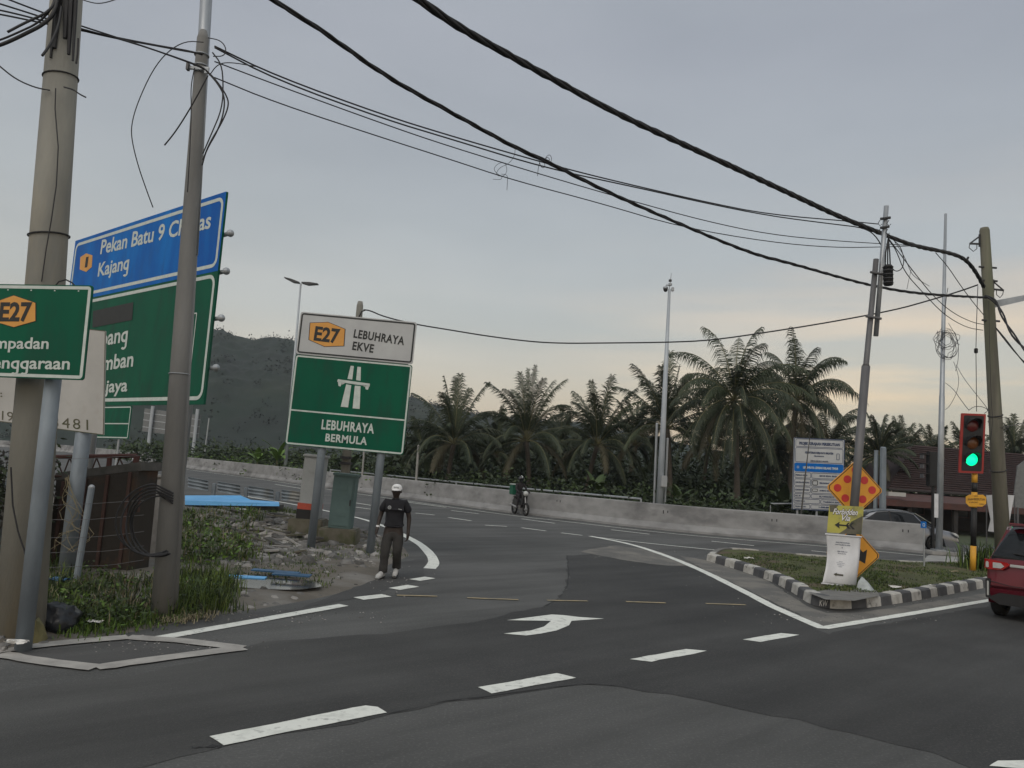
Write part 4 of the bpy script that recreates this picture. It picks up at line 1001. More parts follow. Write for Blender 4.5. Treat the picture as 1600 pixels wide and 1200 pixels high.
# --- expressway sign with route panel
YS = 16.8
bl, br = W(445, 694, YS), W(630, 711, YS); tl = W(470, 487, YS)
P = Panel(bl, br, tl)
t = sign_root('expressway_sign', P, 'white and green expressway board with bridge symbol on two grey posts')
vsp = P.uv(461, 548)[1]; vsr = P.uv(645, 575)[1]; vs_ = (vsp + vsr) / 2
mb = MB(); P.slab(mb, 0, 0, P.w, vs_ - .01, .03, 'sign_green', .05); P.frame(mb, .012, .012, P.w - .012, vs_ - .02, .06, .035, 'sign_letter', .003)
va, vb = P.uv(455, 639)[1], P.uv(633, 658)[1]; v = (va + vb) / 2; P.poly(mb, [(.03, v - .016), (P.w - .03, v - .016), (P.w - .03, v + .016), (.03, v + .016)], 'sign_letter', .004)
mb.build('green_panel', t)
mb = MB(); P.slab(mb, 0, vs_ + .01, P.w, P.h, .03, 'sign_white', .05); P.frame(mb, .025, vs_ + .035, P.w - .025, P.h - .025, .06, .035, 'sign_ink', .003); mb.build('white_panel', t)
mb = MB(); hexa = [(513, 503), (540, 513), (538, 541), (507, 543), (483, 531), (485, 506)]
hexa = [(484, 504), (513, 503), (540, 514), (538, 541), (507, 542), (482, 531)]
P.poly(mb, [P.uv(*q) for q in hexa], 'sign_ink', .004); cxy = P.uv(511, 523)
P.poly(mb, [tuple(cxy[i] + (P.uv(*q)[i] - cxy[i]) * .96 for i in (0, 1)) for q in hexa], 'sign_orange', .006)
P.ptext(mb, 'E27', (490, 531), (529, 536), (493, 509), 'sign_ink', .009, .035); mb.build('route_badge', t)
mb = MB(); P.ptext(mb, 'LEBUHRAYA', (552, 527), (631, 539), (554, 514), 'sign_ink', .005, .03, space=1.1); P.ptext(mb, 'EKVE', (550, 546), (583, 551), (552, 533), 'sign_ink', .005, .03, space=1.1); mb.build('black_lettering', t)
mb = MB(); P.ptext(mb, 'LEBUHRAYA', (502, 670), (584, 677), (503, 655), 'sign_letter', .005, .03, space=1.1); P.ptext(mb, 'BERMULA', (508, 689), (573, 695), (510, 677), 'sign_letter', .005, .03, space=1.1); mb.build('white_lettering', t)
mb = MB()
for q in ([(548, 571.5), (553, 572), (550.5, 593), (543, 592)], [(558.5, 573), (564, 573.5), (563.5, 595), (556.5, 594)], [(541, 600.5), (549, 602), (544, 636.5), (532.5, 635.5)], [(554.5, 602.5), (563.5, 603.5), (562, 639), (551, 638)],
          [(528, 592.5), (578, 599.5), (577.5, 604), (527, 596.5)], [(528, 596), (534, 597.5), (534, 600), (532, 604), (529, 603)], [(570, 602), (577, 603), (575, 609), (571.5, 608.5)], [(534, 597), (540, 598), (535, 601)], [(565, 601.5), (571, 602.5), (571, 605)]):
    P.poly(mb, [P.uv(*p) for p in q], 'sign_letter', .006)
mb.build('expressway_symbol', t)
for (x, y), (x2, y2) in (((485, 861), (503, 700)), ((578, 860), (596, 705))):
    b = W(x, y, YS + .12); b.z = -.05; tp_ = W(x2, y2, YS + .12); d = (tp_ - b).normalized(); mb = MB(); mb.tube([b, tp_ + d * 2.4], .088, 'post_blue', 16); mb.build('post', t, smooth=True)
for v in (.3, 1.1, 2.0, 2.6): mb = MB(); c = P.at(P.w / 2, v, -.04); mb.tube([P.at(.1, v, -.045), P.at(P.w - .1, v, -.045)], .022, 'galv', 6); mb.build('rail', t)

# --- roadside cabinets
def cabinet(px0, px1, pyb, pyt, Y_, m, label, plin, capm, stripe_=None, deep=.35, dy=0):
    a, b = W(px0, pyb, Y_), W(px1, pyb, Y_); top = W((px0 + px1) / 2 + 3, pyt, Y_).z; w_ = b.x - a.x; cx = (a.x + b.x) / 2
    t = thing('roadside_cabinet', (cx, Y_ + deep / 2, 0), label, 'utility cabinet', 'roadside utility cabinets'); z0 = (W(px0, pyb, Y_).z + W(px1, pyb, Y_).z) / 2
    mb = MB(); mb.box((cx - .03, Y_ + deep / 2, z0 / 2 - .05), (w_ + .34, deep + .25, z0 + .1), 'plinth', bev=.03); mb.build('plinth', t)
    ro = Matrix.Rotation(R(1.8), 3, 'Y'); mb = MB(); mb.box((cx, Y_ + deep / 2, (z0 + top) / 2), (w_, deep, top - z0), m, ro, bev=.015); bd = mb.build('housing', t)
    mb = MB(); mb.box((cx + .03, Y_ + deep / 2, top + .03), (w_ + .07, deep + .08, .07), capm, ro, bev=.02); mb.build('cap', t)
    mb = MB(); mb.box((cx, Y_ - .012, (z0 + top) / 2), (w_ - .08, .02, top - z0 - .12), m, ro, bev=.006); dr = mb.build('door', t)
    mb = MB(); mb.box((cx + w_ * .38, Y_ - .03, (z0 + top) / 2), (.03, .03, .14), 'dark_metal', ro, bev=.005); mb.build('handle', dr)
    for zz_ in (.28, .78): mb = MB(); mb.box((cx + .02 * zz_, Y_ - .028, z0 + (top - z0) * zz_), (w_ * .34, .012, .10), capm, ro, bev=.004); mb.build('vent', dr)
    if stripe_:
        mb = MB(); hh = top - z0; mb.box((cx - .02, Y_ + deep / 2 - .004, z0 + hh * .20), (w_ + .012, deep + .06, hh * .10), 'cab_red', ro); mb.build('red_band', t)
        mb = MB(); mb.box((cx - .03, Y_ + deep / 2 - .004, z0 + hh * .075), (w_ + .014, deep + .062, hh * .15), 'black', ro); mb.build('black_band', t)
    return t
cabinet(465, 497, 811, 714, 18.6, 'cab_grey', 'taller grey cabinet with red and black bands on a concrete base', 1, 'cab_grey', True, .42)
cabinet(513, 548, 826, 744, 17.9, 'cab_green', 'dull green cabinet on a mossy base between the sign posts', 1, 'cab_green', None, .4)

# --- concrete pole behind the expressway sign, with its cable
B = W(535, 790, 23); B.z = -.05; T = W(563, 471, 23)
t = thing('utility_pole', (B.x, B.y, 0), 'short pale concrete pole rising just behind the expressway sign', 'utility pole')
mb = MB(); mb.tube([B, B.lerp(T, .98), T], [.15, .10, .07], 'pole_concrete', 14); mb.build('shaft', t, smooth=True)
for py in (715, 724): mb = MB(); p = W(541, py, 22.9); mb.box(p, (.30, .34, .07), 'cable'); mb.build('strap', t)
mb = MB(); mb.tube([W(x, y, 22.85) for x, y in ((562, 505), (561, 495), (565, 487), (572, 484))], .02, 'cable', 6); mb.build('wire_loop', t)
cable('telephone_cable', [(568, 484), (578, 485), (600, 495), (650, 507), (700, 515), (760, 525), (830, 534), (880, 536.5), (940, 536), (1040, 535), (1110, 532), (1200, 519), (1300, 503), (1400, 484), (1450, 470), (1500, 455), (1528, 445)], .020, 'single long dark line sagging from the pole behind the sign to the timber pole', 'telephone cable', CG, ys=(23, 21))

# --- double-arm street lamp behind the barrier
Yl = 60; B = W(444, 752, Yl); T = W(470, 443, Yl)
t = thing('street_lamp', (B.x, Yl, 0), 'tall slim street lamp with two flat heads left of the expressway sign', 'street lamp')
mb = MB(); mb.tube([Vector((B.x, Yl, 0)), T], [.15, .07], 'steel_white', 10); mb.build('pole', t, smooth=True)
for px0, py0, px1, py1 in ((468, 442, 445, 434), (472, 442, 497, 444)):
    a, b = W(px0, py0, Yl), W(px1, py1, Yl); mb = MB(); d = (b - a).normalized(); n_ = Vector((0, 0, 1))
    mb.prism([a - n_ * .05 + Vector((0, -.2, 0)), a.lerp(b, .4) - n_ * .16 + Vector((0, -.2, 0)), b - n_ * .04 + Vector((0, -.2, 0)), b + n_ * .03 + Vector((0, -.2, 0)), a.lerp(b, .5) + n_ * .08 + Vector((0, -.2, 0)), a + n_ * .05 + Vector((0, -.2, 0))], Vector((0, .4, 0)), 'dark_metal'); mb.build('lamp_head', t)
mb = MB(); p = G(434, 750); mb.box((B.x, B.y - .3, .45), (1.0, .8, .9), 'concrete', bev=.1); mb.build('base', t)

# --- white camera pole behind the barrier
Yc = 33.5; B = W(1030, 800, Yc); T = W(1046, 452, Yc)
t = thing('camera_pole', (B.x, Yc, 0), 'tall white tapered pole with a dome camera on top behind the barrier', 'camera pole')
B.z = -.03; mb = MB(); mb.tube([B, B.lerp(T, .42), T], [.17, .12, .06], 'steel_white', 14); mb.build('pole', t, smooth=True)
mb = MB(); mb.tube([T, W(1049, 427, Yc)], [.02, .012], 'galv', 6); mb.build('lightning_rod', t)
mb = MB(); mb.cyl(W(1047.3, 437, Yc), W(1047.2, 440, Yc), .07, 'dark_metal'); mb.cyl(W(1047.3, 443, Yc), W(1047.2, 446, Yc), .08, 'galv'); mb.build('collar', t)
mb = MB(); mb.tube([W(1047, 447, Yc), W(1042, 445, Yc), W(1040, 448, Yc)], .03, 'galv', 6); c = W(1040, 450, Yc); mb.ball(c, .12, 'galv', sq=(1, 1, .7)); arm = mb.build('camera', t)
mb = MB(); mb.ball(c - Vector((0, 0, .06)), .10, 'plastic_black', sq=(1, 1, 1.2)); mb.build('dome', arm)
mb = MB(); mb.box(W(1051, 452, Yc), (.12, .14, .18), 'galv', bev=.02); mb.build('junction_box', t)
mb = MB(); mb.box(W(1037, 752, Yc - .2), (.28, .2, .5), 'galv', bev=.03); mb.build('control_box', t)
for px, pt, r, lab in ((1024, 663, .055, 'thin grey pipe standing left against the camera pole'), (1040.5, 686, .05, 'shorter thin grey pipe standing right against the camera pole')):
    b = W(px - 2, 795, Yc + .15); T_ = W(px + 2.5, pt, Yc + .15); q = thing('thin_pipe', (b.x, b.y, 0), lab, 'pipe'); b.z = -.03; mb = MB(); mb.tube([b, T_], r, 'galv', 8); mb.build('tube', q); mb = MB(); mb.ball(T_, r * 1.15, 'galv', seg=8, rg=5); mb.build('cap', q)
for px, pyt, Y_, r, lab in ((566, 704, 48, .06, 'pale thin post behind the barrier, just right of the short concrete pole'), (651, 697, 44, .07, 'thin grey post behind the barrier right of the expressway sign')):
    b = W(px, 745, Y_); T_ = W(px + 3, pyt, Y_); q = thing('thin_post', (b.x, b.y, 0), lab, 'post'); mb = MB(); mb.tube([(b.x, b.y, -.05), T_], r, 'concrete', 8); mb.build('tube', q); mb = MB(); mb.ball(T_, r * 1.1, 'concrete', seg=8, rg=5); mb.build('cap', q)

# --- leaning telephone pole of two clamped pipes on the island
YT = 15.9
B = W(1324, 930, YT); B.z = .15; T = W(1369, 405, YT)
t = thing('leaning_pole', (B.x, YT, .15), 'leaning grey steel telephone pole holding the signs on the traffic island', 'telephone pole')
mb = MB(); K = W(1353, 572, YT); mb.tube([B, K], .085, 'galv_dark', 14); mb.tube([K, K.lerp(T, .02), T], [.075, .058, .055], 'galv_dark', 14); mb.build('lower_pipe', t, smooth=True)
mb = MB(); mb.tube([W(1368.5, 525, YT + .05), W(1385, 322, YT + .05)], .050, 'galv', 12); mb.build('upper_pipe', t, smooth=True)
for (xa, ya), (xb, yb) in (((1360, 425), (1381, 429)), ((1353, 494), (1377, 498))):
    mb = MB(); mb.tube([W(xa, ya, YT - .08), W(xb, yb, YT - .08)], .028, 'galv_dark', 8); mb.tube([W(xa, ya, YT + .12), W(xb, yb, YT + .12)], .028, 'galv_dark', 8); mb.build('clamp', t)
for (xa, ya), (xb, yb) in (((1376, 342), (1391, 340)), ((1376, 356), (1389, 354))):
    mb = MB(); mb.tube([W(xa, ya, YT), W(xb, yb, YT)], .03, 'dark_metal', 8)
    for xx in (xa - 1, xb - 2): mb.tube([W(xx, ya + 2, YT), W(xx - 3, ya + 7, YT), W(xx, ya + 11, YT), W(xx + 3, ya + 8, YT)], .008, 'dark_metal', 5)
    mb.build('hook_bracket', t)
mb = MB(); a, b = W(1387.5, 414, 15.7), W(1388, 446, 15.7); mb.tube([a, a.lerp(b, .12), a.lerp(b, .14), b.lerp(a, .04), b], [.07, .11, .095, .095, .08], 'plastic_black', 14)
for k in range(4): p = a.lerp(b, .25 + .2 * k); mb.tube([p, p - Vector((0, 0, .02))], .102, 'cable_grey', 14)
for dx in (-4, 0, 4): mb.tube([W(1387 + dx, 415, 15.7), W(1387 + dx * .8, 395, 15.7), W(1388, 372, 15.7)], .015, 'cable', 6)
tag(mb.build('splice_canister', smooth=True), 'black cylindrical cable splice canister hanging beside the leaning pole', 'cable canister')
for px, lab, r, ys in (([(1388, 374), (1400, 390), (1413, 425), (1440, 455), (1475, 492), (1510, 512), (1536, 516)], 'lowest drop cable sagging from the leaning pole to the timber pole', .010, (16, 21)),
                 ([(1388, 372), (1405, 395), (1430, 428), (1460, 465), (1490, 490), (1520, 504), (1537, 507)], 'middle drop cable sagging from the leaning pole to the timber pole', .010, (16, 21)),
                 ([(1462, 395), (1480, 415), (1500, 445), (1520, 472), (1537, 492)], 'steep drop cable from the thick power cable to the timber pole', .010, (19, 21)),
                 ([(1396, 375), (1407, 385), (1413, 405), (1410, 420), (1400, 425), (1393, 418)], 'black cable loop curling right of the splice canister', .010, (16, 16)),
                 ([(1398, 378), (1412, 398), (1421, 420), (1426, 430), (1440, 440), (1452, 447)], 'frayed short wire branching under the power cable', .006, (16, 17)),
                 ([(1424, 420), (1420, 437), (1417, 452)], 'tiny frayed wire end hanging under the drop cables', .005, (16.5, 16.5))):
    cable('drop_cable', px, r, lab, 'cable', ys=ys)

# --- diamond signs
def diamond(cx, cy, half, Y_, label, fn, rotz=0):
    c = W(cx, cy, Y_); s = half * Y_ / F; 
    u = Vector((math.cos(rotz), math.sin(rotz), 0)) ; v = Vector((math.sin(R(1.2)), 0, 1)).normalized(); n = u.cross(v).normalized()
    t = thing('warning_sign', (c.x, Y_, .15), label, 'warning sign', 'diamond road signs on the traffic island')
    class D: pass
    P = Panel(c - u * s - v * s, c + u * s - v * s, c - u * s + v * s)
    mid = (s, s)
    def dia(k, m, d, mb): 
        pts = []
        for a in range(4):
            for e in (-.06, .06):
                th = math.pi / 2 * a + e; pts.append((s + math.cos(th) * s * k, s + math.sin(th) * s * k))
        P.poly(mb, pts, m, d); return pts
    mb = MB(); pts = []
    for a in range(4):
        for e in (-.06, .06): th = math.pi / 2 * a + e; pts.append((s + math.cos(th) * s, s + math.sin(th) * s))
    mb.prism([P.at(a, b, -.02) for a, b in pts], P.n * .02, 'sign_amber'); dia(.965, 'sign_ink', .002, mb); dia(.925, 'sign_amber', .004, mb); mb.build('plate', t)
    fn(P, s, t); return t
def dots(P, s, t):
    for dx, dy in ((0, .70), (-.29, .34), (.34, .34), (-.64, 0), (.02, 0), (.64, 0), (-.34, -.36), (.30, -.36), (0, -.70)):
        mb = MB(); r = s * .145; P.poly(mb, [(s + dx * s + r * math.cos(a), s + dy * s + r * math.sin(a)) for a in [2 * math.pi * i / 24 for i in range(24)]], 'sign_red', .007); mb.build('red_dot', t)
diamond(1335.5, 764, 42, 16.25, 'upper orange diamond with red dots behind the leaning pole', dots)
def arrowd(P, s, t):
    mb = MB(); P.poly(mb, [(s + a * s, s + b * s) for a, b in ((-.45, .22), (.25, .22), (.37, .10), (.53, .22), (.47, -.33), (.25, -.22), (-.45, -.22))], 'sign_ink', .007); mb.build('arrow_symbol', t)
diamond(1333, 866, 40, 16.35, 'lower orange diamond with a black arrow mostly hidden by the white banner', arrowd)
def mb_post(t_, px, Y_):
    pass
b = W(1327, 940, 16.45); b.z = .12; tt_ = W(1334, 735, 16.45); q = thing('sign_post', (b.x, b.y, .12), 'thin steel post hidden behind the diamond signs and banner', 'post')
mb = MB(); mb.tube([b, tt_], .035, 'galv', 10); mb.build('tube', q); mb = MB(); mb.box((b.x, b.y, .2), (.2, .2, .12), 'concrete'); mb.build('footing', q)
# --- venue board
P = Panel(W(1292, 832, 15.7), W(1346, 835, 15.6), W(1296, 789, 15.7))
t = sign_root('venue_board', P, 'yellow board lettered Forbidden Via with an arrow, tied to the leaning pole')
t.location.z = P.o.z; OFF[t.name] = t.location.copy()
mb = MB(); P.slab(mb, 0, 0, P.w, P.h, .012, 'banner_yellow', .005); mb.build('panel', t)
mb = MB()
for q in ([(1296, 789), (1310, 789), (1302, 800), (1297, 800)], [(1330, 815), (1348, 806), (1346, 835), (1310, 834), (1322, 826)]): P.poly(mb, [P.uv(*p) for p in q], 'plinth', .002)
mb.build('dark_artwork', t)
for m_, dd, bo in (('sign_ink', .004, .075), ('cap', .006, .02)):
    mb = MB(); P.ptext(mb, 'Forbidden', (1301, 803), (1340, 805), (1302, 794), m_, dd, bo, shear=.35); P.ptext(mb, 'Via', (1315, 813), (1328, 814), (1316, 804), m_, dd, bo, shear=.35); mb.build('lettering', t)
mb = MB()
for q in ([(1304, 820), (1312, 815), (1311, 819), (1326, 820.5), (1326, 822.5), (1311, 821.5), (1312, 826)], [(1325, 816.5), (1328, 816.5), (1324, 821), (1329, 826), (1325, 826), (1321, 821)], [(1331, 816.5), (1335, 816.5), (1330, 821), (1336, 827), (1332, 827), (1327, 821)]):
    P.poly(mb, [P.uv(*p) for p in q], 'sign_ink', .006)
mb.build('arrow', t)
# --- white cloth banner with curled edge
Yb = 15.55; NX, NY = 14, 20; vs = []
tlp, trp, blp, brp = (1291, 834.5), (1345, 839), (1285, 911.5), (1337, 918)
def bpt(u, v, off=0):
    x = (tlp[0] * (1 - u) + trp[0] * u) * (1 - v) + (blp[0] * (1 - u) + brp[0] * u) * v; y = (tlp[1] * (1 - u) + trp[1] * u) * (1 - v) + (blp[1] * (1 - u) + brp[1] * u) * v
    x += 4.5 * math.sin(math.pi * v) ** 1 * (1 - u) * .9 + 1.2 * math.sin(math.pi * v) * u
    dep = .07 * math.sin(v * 5 + u * 2) * v + .05 * math.sin(u * 6) * v - off
    return W(x, y, Yb + dep)
mb = MB(); mb.add([bpt(i / NX, k / NY) for k in range(NY + 1) for i in range(NX + 1)], [(k * (NX + 1) + i, (k + 1) * (NX + 1) + i, (k + 1) * (NX + 1) + i + 1, k * (NX + 1) + i + 1) for k in range(NY) for i in range(NX)], 'banner')
z0b = bpt(.5, 1).z; t = thing('notice_banner', (bpt(.5, 1).x, Yb, z0b), 'hanging white cloth banner with small print and a left arrow', 'banner')
o = mb.build('cloth', t, smooth=True); so_ = o.modifiers.new('thick', 'SOLIDIFY'); so_.thickness = .006
def btext(body, u0, u1, v, capv, m, bold=.02):
    vs, fs = text_mesh(body, bold); x0 = min(p.x for p in vs); x1 = max(p.x for p in vs)
    mb2.add([bpt(u0 + (p.x - x0) / (x1 - x0) * (u1 - u0), v - p.y / .73 * capv, .008) for p in vs], fs, m)
mb2 = MB()
for body, a, b_, v in (('MAJLIS PERKAHWINAN', .27, .68, .155), ('DAN WALIMATUL URUS', .25, .70, .20), ('&', .44, .48, .255), ('AIMI NABILA &', .30, .62, .335), ('ROSLAN ALI', .33, .58, .375)): btext(body, a, b_, v, .020, 'sign_navy')
for body, a, b_, v in (('DEWAN', .38, .50, .535), ('KAMPUNG BATU', .31, .57, .565), ('SEMBILAN', .33, .55, .60), ('CHERAS', .38, .50, .635)): btext(body, a, b_, v, .015, 'sign_navy', 0)
mb2.build('lettering', t)
mb2 = MB(); q = [(.27, .79), (.37, .755), (.36, .775), (.57, .775), (.57, .81), (.36, .805), (.37, .825)]; mb2.poly([bpt(a, b_, .008) for a, b_ in q][::-1], 'sign_ink')
q = [(.30, .79), (.355, .77), (.35, .782), (.56, .782), (.56, .80), (.35, .797), (.355, .812)]; mb2.poly([bpt(a, b_, .012) for a, b_ in q][::-1], 'plinth'); mb2.build('arrow', t)
for v_ in (0, 1): mb = MB(); mb.tube([bpt(-.03, v_, .01), bpt(1.03, v_, .01)], .014, 'banner', 6); mb.build('hem_rod', t)
# cloth scrap on the kerb
mb = MB(); c = W(1354, 925, 15.2); n = 16; vs = []; c.z = isl_z(c.x, c.y)
top = c + Vector((-.05, .1, .25)); ring = [c + Vector((math.cos(a) * .16, math.sin(a) * .12, .0)) * (1 + .25 * math.sin(3 * a)) for a in [2 * math.pi * i / n for i in range(n)]]
mid = [c.lerp(top, .6) + (r_ - c) * .55 * (1 + .3 * math.sin(5 * i)) for i, r_ in enumerate(ring)]
mb.add(ring + mid + [top], [(i, (i + 1) % n, n + (i + 1) % n, n + i) for i in range(n)] + [(n + i, n + (i + 1) % n, 2 * n) for i in range(n)], 'cloth_grey')
tag(mb.build('crumpled_cloth', smooth=True), 'crumpled grey cloth standing on the kerb right of the white banner', 'cloth')

# --- project signboard
YP = 31.5
P = Panel(W(1237.5, 796, YP), W(1317.5, 799.5, YP), W(1241, 683.5, YP))
t = sign_root('project_signboard', P, 'tall white and blue government project signboard covered in small print')
mb = MB(); P.slab(mb, 0, 0, P.w, P.h, .05, 'sign_white', .03); P.frame(mb, 0, 0, P.w, P.h, .03, .03, 'sign_navy', .004); mb.build('panel', t)
fr = MB(); tx = MB(); Wd, Hh = P.w, P.h
def cell(a0, b0, a1, b1): P.frame(fr, a0 * Wd, b0 * Hh, a1 * Wd, b1 * Hh, .06, .018, 'sign_navy', .006)
def ctext(s_, a0, a1, b, cap, m='sign_navy'): P.text(tx, s_, a0 * Wd, b * Hh, (a1 - a0) * Wd, cap * Hh, m, .010, .045)
cell(.03, .875, .97, .985); ctext('PROJEK KERAJAAN PERSEKUTUAN', .10, .90, .905, .040)
cell(.03, .66, .97, .865); ctext('KEMENTERIAN KERJA RAYA MALAYSIA', .22, .78, .785, .028); ctext('PELAKSANA', .40, .60, .745, .016); ctext('LEMBAGA LEBUHRAYA MALAYSIA', .33, .68, .675, .018)
P.frame(tx, .84 * Wd, .71 * Hh, .90 * Wd, .80 * Hh, .03, .02, 'sign_navy', .010)
mb = MB(); P.rrect(mb, .02 * Wd, .53 * Hh, .98 * Wd, .65 * Hh, .06, 'sign_blue', .007); mb.build('blue_band', t)
ctext('LEBUHRAYA LEMBAH KELANG TIMUR', .19, .88, .575, .030, 'sign_letter'); P.frame(tx, .07 * Wd, .575 * Hh, .11 * Wd, .605 * Hh, .01, .015, 'sign_letter', .010)
rows = [(.44, .52, 'PEMILIK KERJA', 'EKVE SDN. BHD.'), (.33, .43, 'JURUTERA PERUNDING', 'PERUNDING ZR SDN. BHD.'), (.235, .32, 'KONTRAKTOR UTAMA', 'AHMAD ZAKI SDN. BHD.'), (.165, .225, 'NO. PE', 'SL/1503/2015'), (.09, .155, 'TARIKH MULA', 'TARIKH SIAP'), (.015, .08, 'TALIAN ADUAN', '1-300-88-1234')]
for b0, b1, s1, s2 in rows:
    x = .35 if b0 != .09 else .54
    cell(.03, b0, x, b1); cell(x + .01, b0, .97, b1); h_ = min(.020, (b1 - b0) * .34); m_ = (b0 + b1) / 2 - h_ / 2
    ctext(s1, .05, min(x - .03, .05 + .018 * len(s1)), m_, h_); ctext(s2, x + (.17 if x < .5 else .06), min(.94, x + .17 + .025 * len(s2)) if x < .5 else .94, m_, h_ * 1.05)
P.frame(tx, .38 * Wd, .345 * Hh, .49 * Wd, .415 * Hh, .05, .03, 'sign_ink', .010); P.frame(tx, .38 * Wd, .26 * Hh, .49 * Wd, .30 * Hh, .03, .02, 'sign_ink', .010)
fr.build('cell_borders', t); tx.build('lettering', t)
for a_ in (.12, .5, .88): p = P.at(P.w * a_, 0, -.1); mb = MB(); mb.tube([(p.x, p.y, -.05), (p.x, p.y, P.o.z + P.h * .95)], .05, 'galv', 8); mb.build('post', t)
a, b = W(1204, 787, YP + .5), W(1243, 787, YP + .5); mb = MB(); mb.tube([a, b, W(1243, 790, YP + .5)], .03, 'galv', 6); mb.tube([a, Vector((a.x, a.y, 0))], .02, 'galv', 6); tag(mb.build('thin_rail'), 'thin grey rail reaching left from the project signboard', 'rail')
a = W(1248, 820, 30.6); a.z = 0; mb = MB(); mb.tube([a, W(1258, 745, 30.6), W(1267, 668, 30.6)], [.035, .03, .012], 'stone_dark', 6); tag(mb.build('bare_pole_stick'), 'bare dark stick leaning in front of the project signboard', 'stick')

# --- tall thin galvanised mast near the right
Ym = 28.0; B = W(1467, 862, Ym); B.z = .10; T = W(1477.5, 334, Ym)
t = thing('steel_mast', (B.x, Ym, 0), 'very tall thin galvanised mast with a tangle of wires halfway up', 'mast')
mb = MB(); mb.tube([B, B.lerp(T, .45), B.lerp(T, .451), T], [.115, .095, .085, .045], 'galv', 12); mb.build('pole', t, smooth=True)
mb = MB(); mb.box((B.x, Ym, .07), (.95, .8, .14), 'concrete', bev=.03); mb.box((B.x, Ym, .17), (.4, .4, .05), 'galv'); mb.build('base', t)
mb = MB(); mb.box(W(1463, 790, Ym - .13), (.14, .02, .85), 'banner'); mb.build('paper_notice', t)
for k in range(9):
    mb = MB(); c = W(1479, 540, Ym - .1); ph = random.random() * 6; rx, rz = random.uniform(.18, .5), random.uniform(.22, .52)
    pts = [c + Vector((rx * math.cos(a + ph) + random.gauss(0, .03) + random.uniform(-.05, .05), random.uniform(-.1, .1), rz * math.sin(a + ph) * 1.1 + .25 * (k % 2) + random.gauss(0, .03))) for a in [i * .42 for i in range(17)]]
    mb.tube(smooth_line(pts, 1), .009, 'cable_grey', 5); tag(mb.build('wire_tangle'), 'loop of the loose grey wire bundle tangled on the tall mast', 'wire', 'loops of the wire bundle on the mast')
for px, lab, r, ys in (([(1476, 492), (1479, 462), (1481, 450)], 'short wire holding the bundle to the mast', .012, (27.9, 27.9)),
                 ([(1490, 565), (1499, 590), (1496, 612), (1484, 635), (1477, 640)], 'wire trailing from the bundle back to the mast', .009, (27.8, 27.9)),
                 ([(1477, 598), (1490, 608), (1505, 630), (1514, 641)], 'wire running from the mast down to the traffic light', .009, (27.9, 20.7)),
                 ([(1494, 570), (1505, 590), (1522, 612), (1540, 634), (1546, 645)], 'long wire from the bundle to the timber pole', .008, (27.5, 20.8)),
                 ([(1482, 505), (1497, 530), (1498, 560), (1493, 580)], 'outer wire curve right of the bundle', .009, (27.9, 27.8)),
                 ([(1514, 641), (1522, 635), (1535, 635), (1545, 641), (1538, 646)], 'small wire loop over the traffic light head', .008, (20.6, 20.7)),
                 ([(1545, 470), (1548, 620), (1552, 660), (1545, 700)], 'thin wire clinging to the timber pole shaft', .006, (20.6, 20.6)),
                 ([(1558, 655), (1575, 650), (1580, 665), (1572, 672), (1562, 668)], 'small wire loop right of the timber pole', .007, (20.8, 20.8)),
                 ([(1566, 668), (1585, 664), (1640, 652)], 'thin far line leaving the right edge above the palms', .010, (21, 30)),
                 ([(1435, 692), (1475, 686), (1500, 682)], 'thin line between mast and traffic light above the roof', .010, (40, 40))):
    cable('loose_wire', px, r, lab, 'wire', ys=ys)

# --- timber pole
YW = 21.2; B = W(1570, 893, YW); B.z = 0; T = W(1538, 356, YW)
t = thing('timber_pole', (B.x, YW, 0), 'thick greenish timber power pole leaning left beside the traffic light', 'utility pole')
mb = MB(); mb.tube([B, B.lerp(T, .5), B.lerp(T, .992), T], [.20, .165, .13, .105], 'pole_wood', 20); mb.build('shaft', t, smooth=True)
def pp_(py, dx=0, dy=-.0): 
    k_ = (893 - py) / (893 - 356); return B.lerp(T, k_) + Vector((pxm(dx, YW), dy, 0))
for py, sx in ((378, -1), (449, 1)):
    mb = MB(); a = pp_(py, 9 * sx); e = pp_(py + 5, 25 * sx); mb.tube([a + Vector((0, 0, -.08)), e], .03, 'dark_metal', 6); mb.tube([a + Vector((0, 0, .14)), e], .022, 'dark_metal', 6); mb.tube([a + Vector((0, 0, .2)), a + Vector((0, 0, -.16))], .03, 'dark_metal', 6)
    mb.tube([e, e + Vector((-.02, 0, -.12)), e + Vector((.10 * -sx, 0, -.22)), e + Vector((.2 * -sx, 0, -.14)), e + Vector((.2 * -sx, 0, 0))], .012, 'dark_metal', 5); mb.build('bracket', t)
for py in (420, 441, 504):
    mb = MB(); mb.tube([pp_(py, -14, -.05), pp_(py, 14, -.05)], .03, 'dark_metal', 6); mb.build('bolt', t)
for py in (650, 733): band(t, B, T, (893 - py) / (893 - 356), .19 if py > 700 else .18, .016, 'cable', 'strap', tilt=.05)
mb = MB(); a = pp_(478, 6); mb.prism([a + Vector((0, 0, -.10)), W(1640, 453, 20.2), W(1640, 461, 20.2), a + Vector((0, 0, .12))], Vector((0, .12, 0)), 'galv'); mb.build('outrigger_arm', t)
cable('power_cable', [(1512, 404), (1508, 410), (1513, 402)], .03, 'short clamp tail of the top power cable before the timber pole', 'power cable', ys=(20.5, 20.6))
cable('power_cable', [(1540, 462), (1556, 470), (1566, 492), (1580, 520), (1600, 545), (1640, 590)], .030, 'thick cable dropping right from the timber pole out of frame', 'power cable', CG, strands=2, ys=(21, 19))
cable('power_cable', [(1556, 512), (1570, 528), (1590, 555), (1620, 590)], .016, 'upper thin cable dropping right beside the thick one', 'power cable', CG, ys=(21, 19.5))
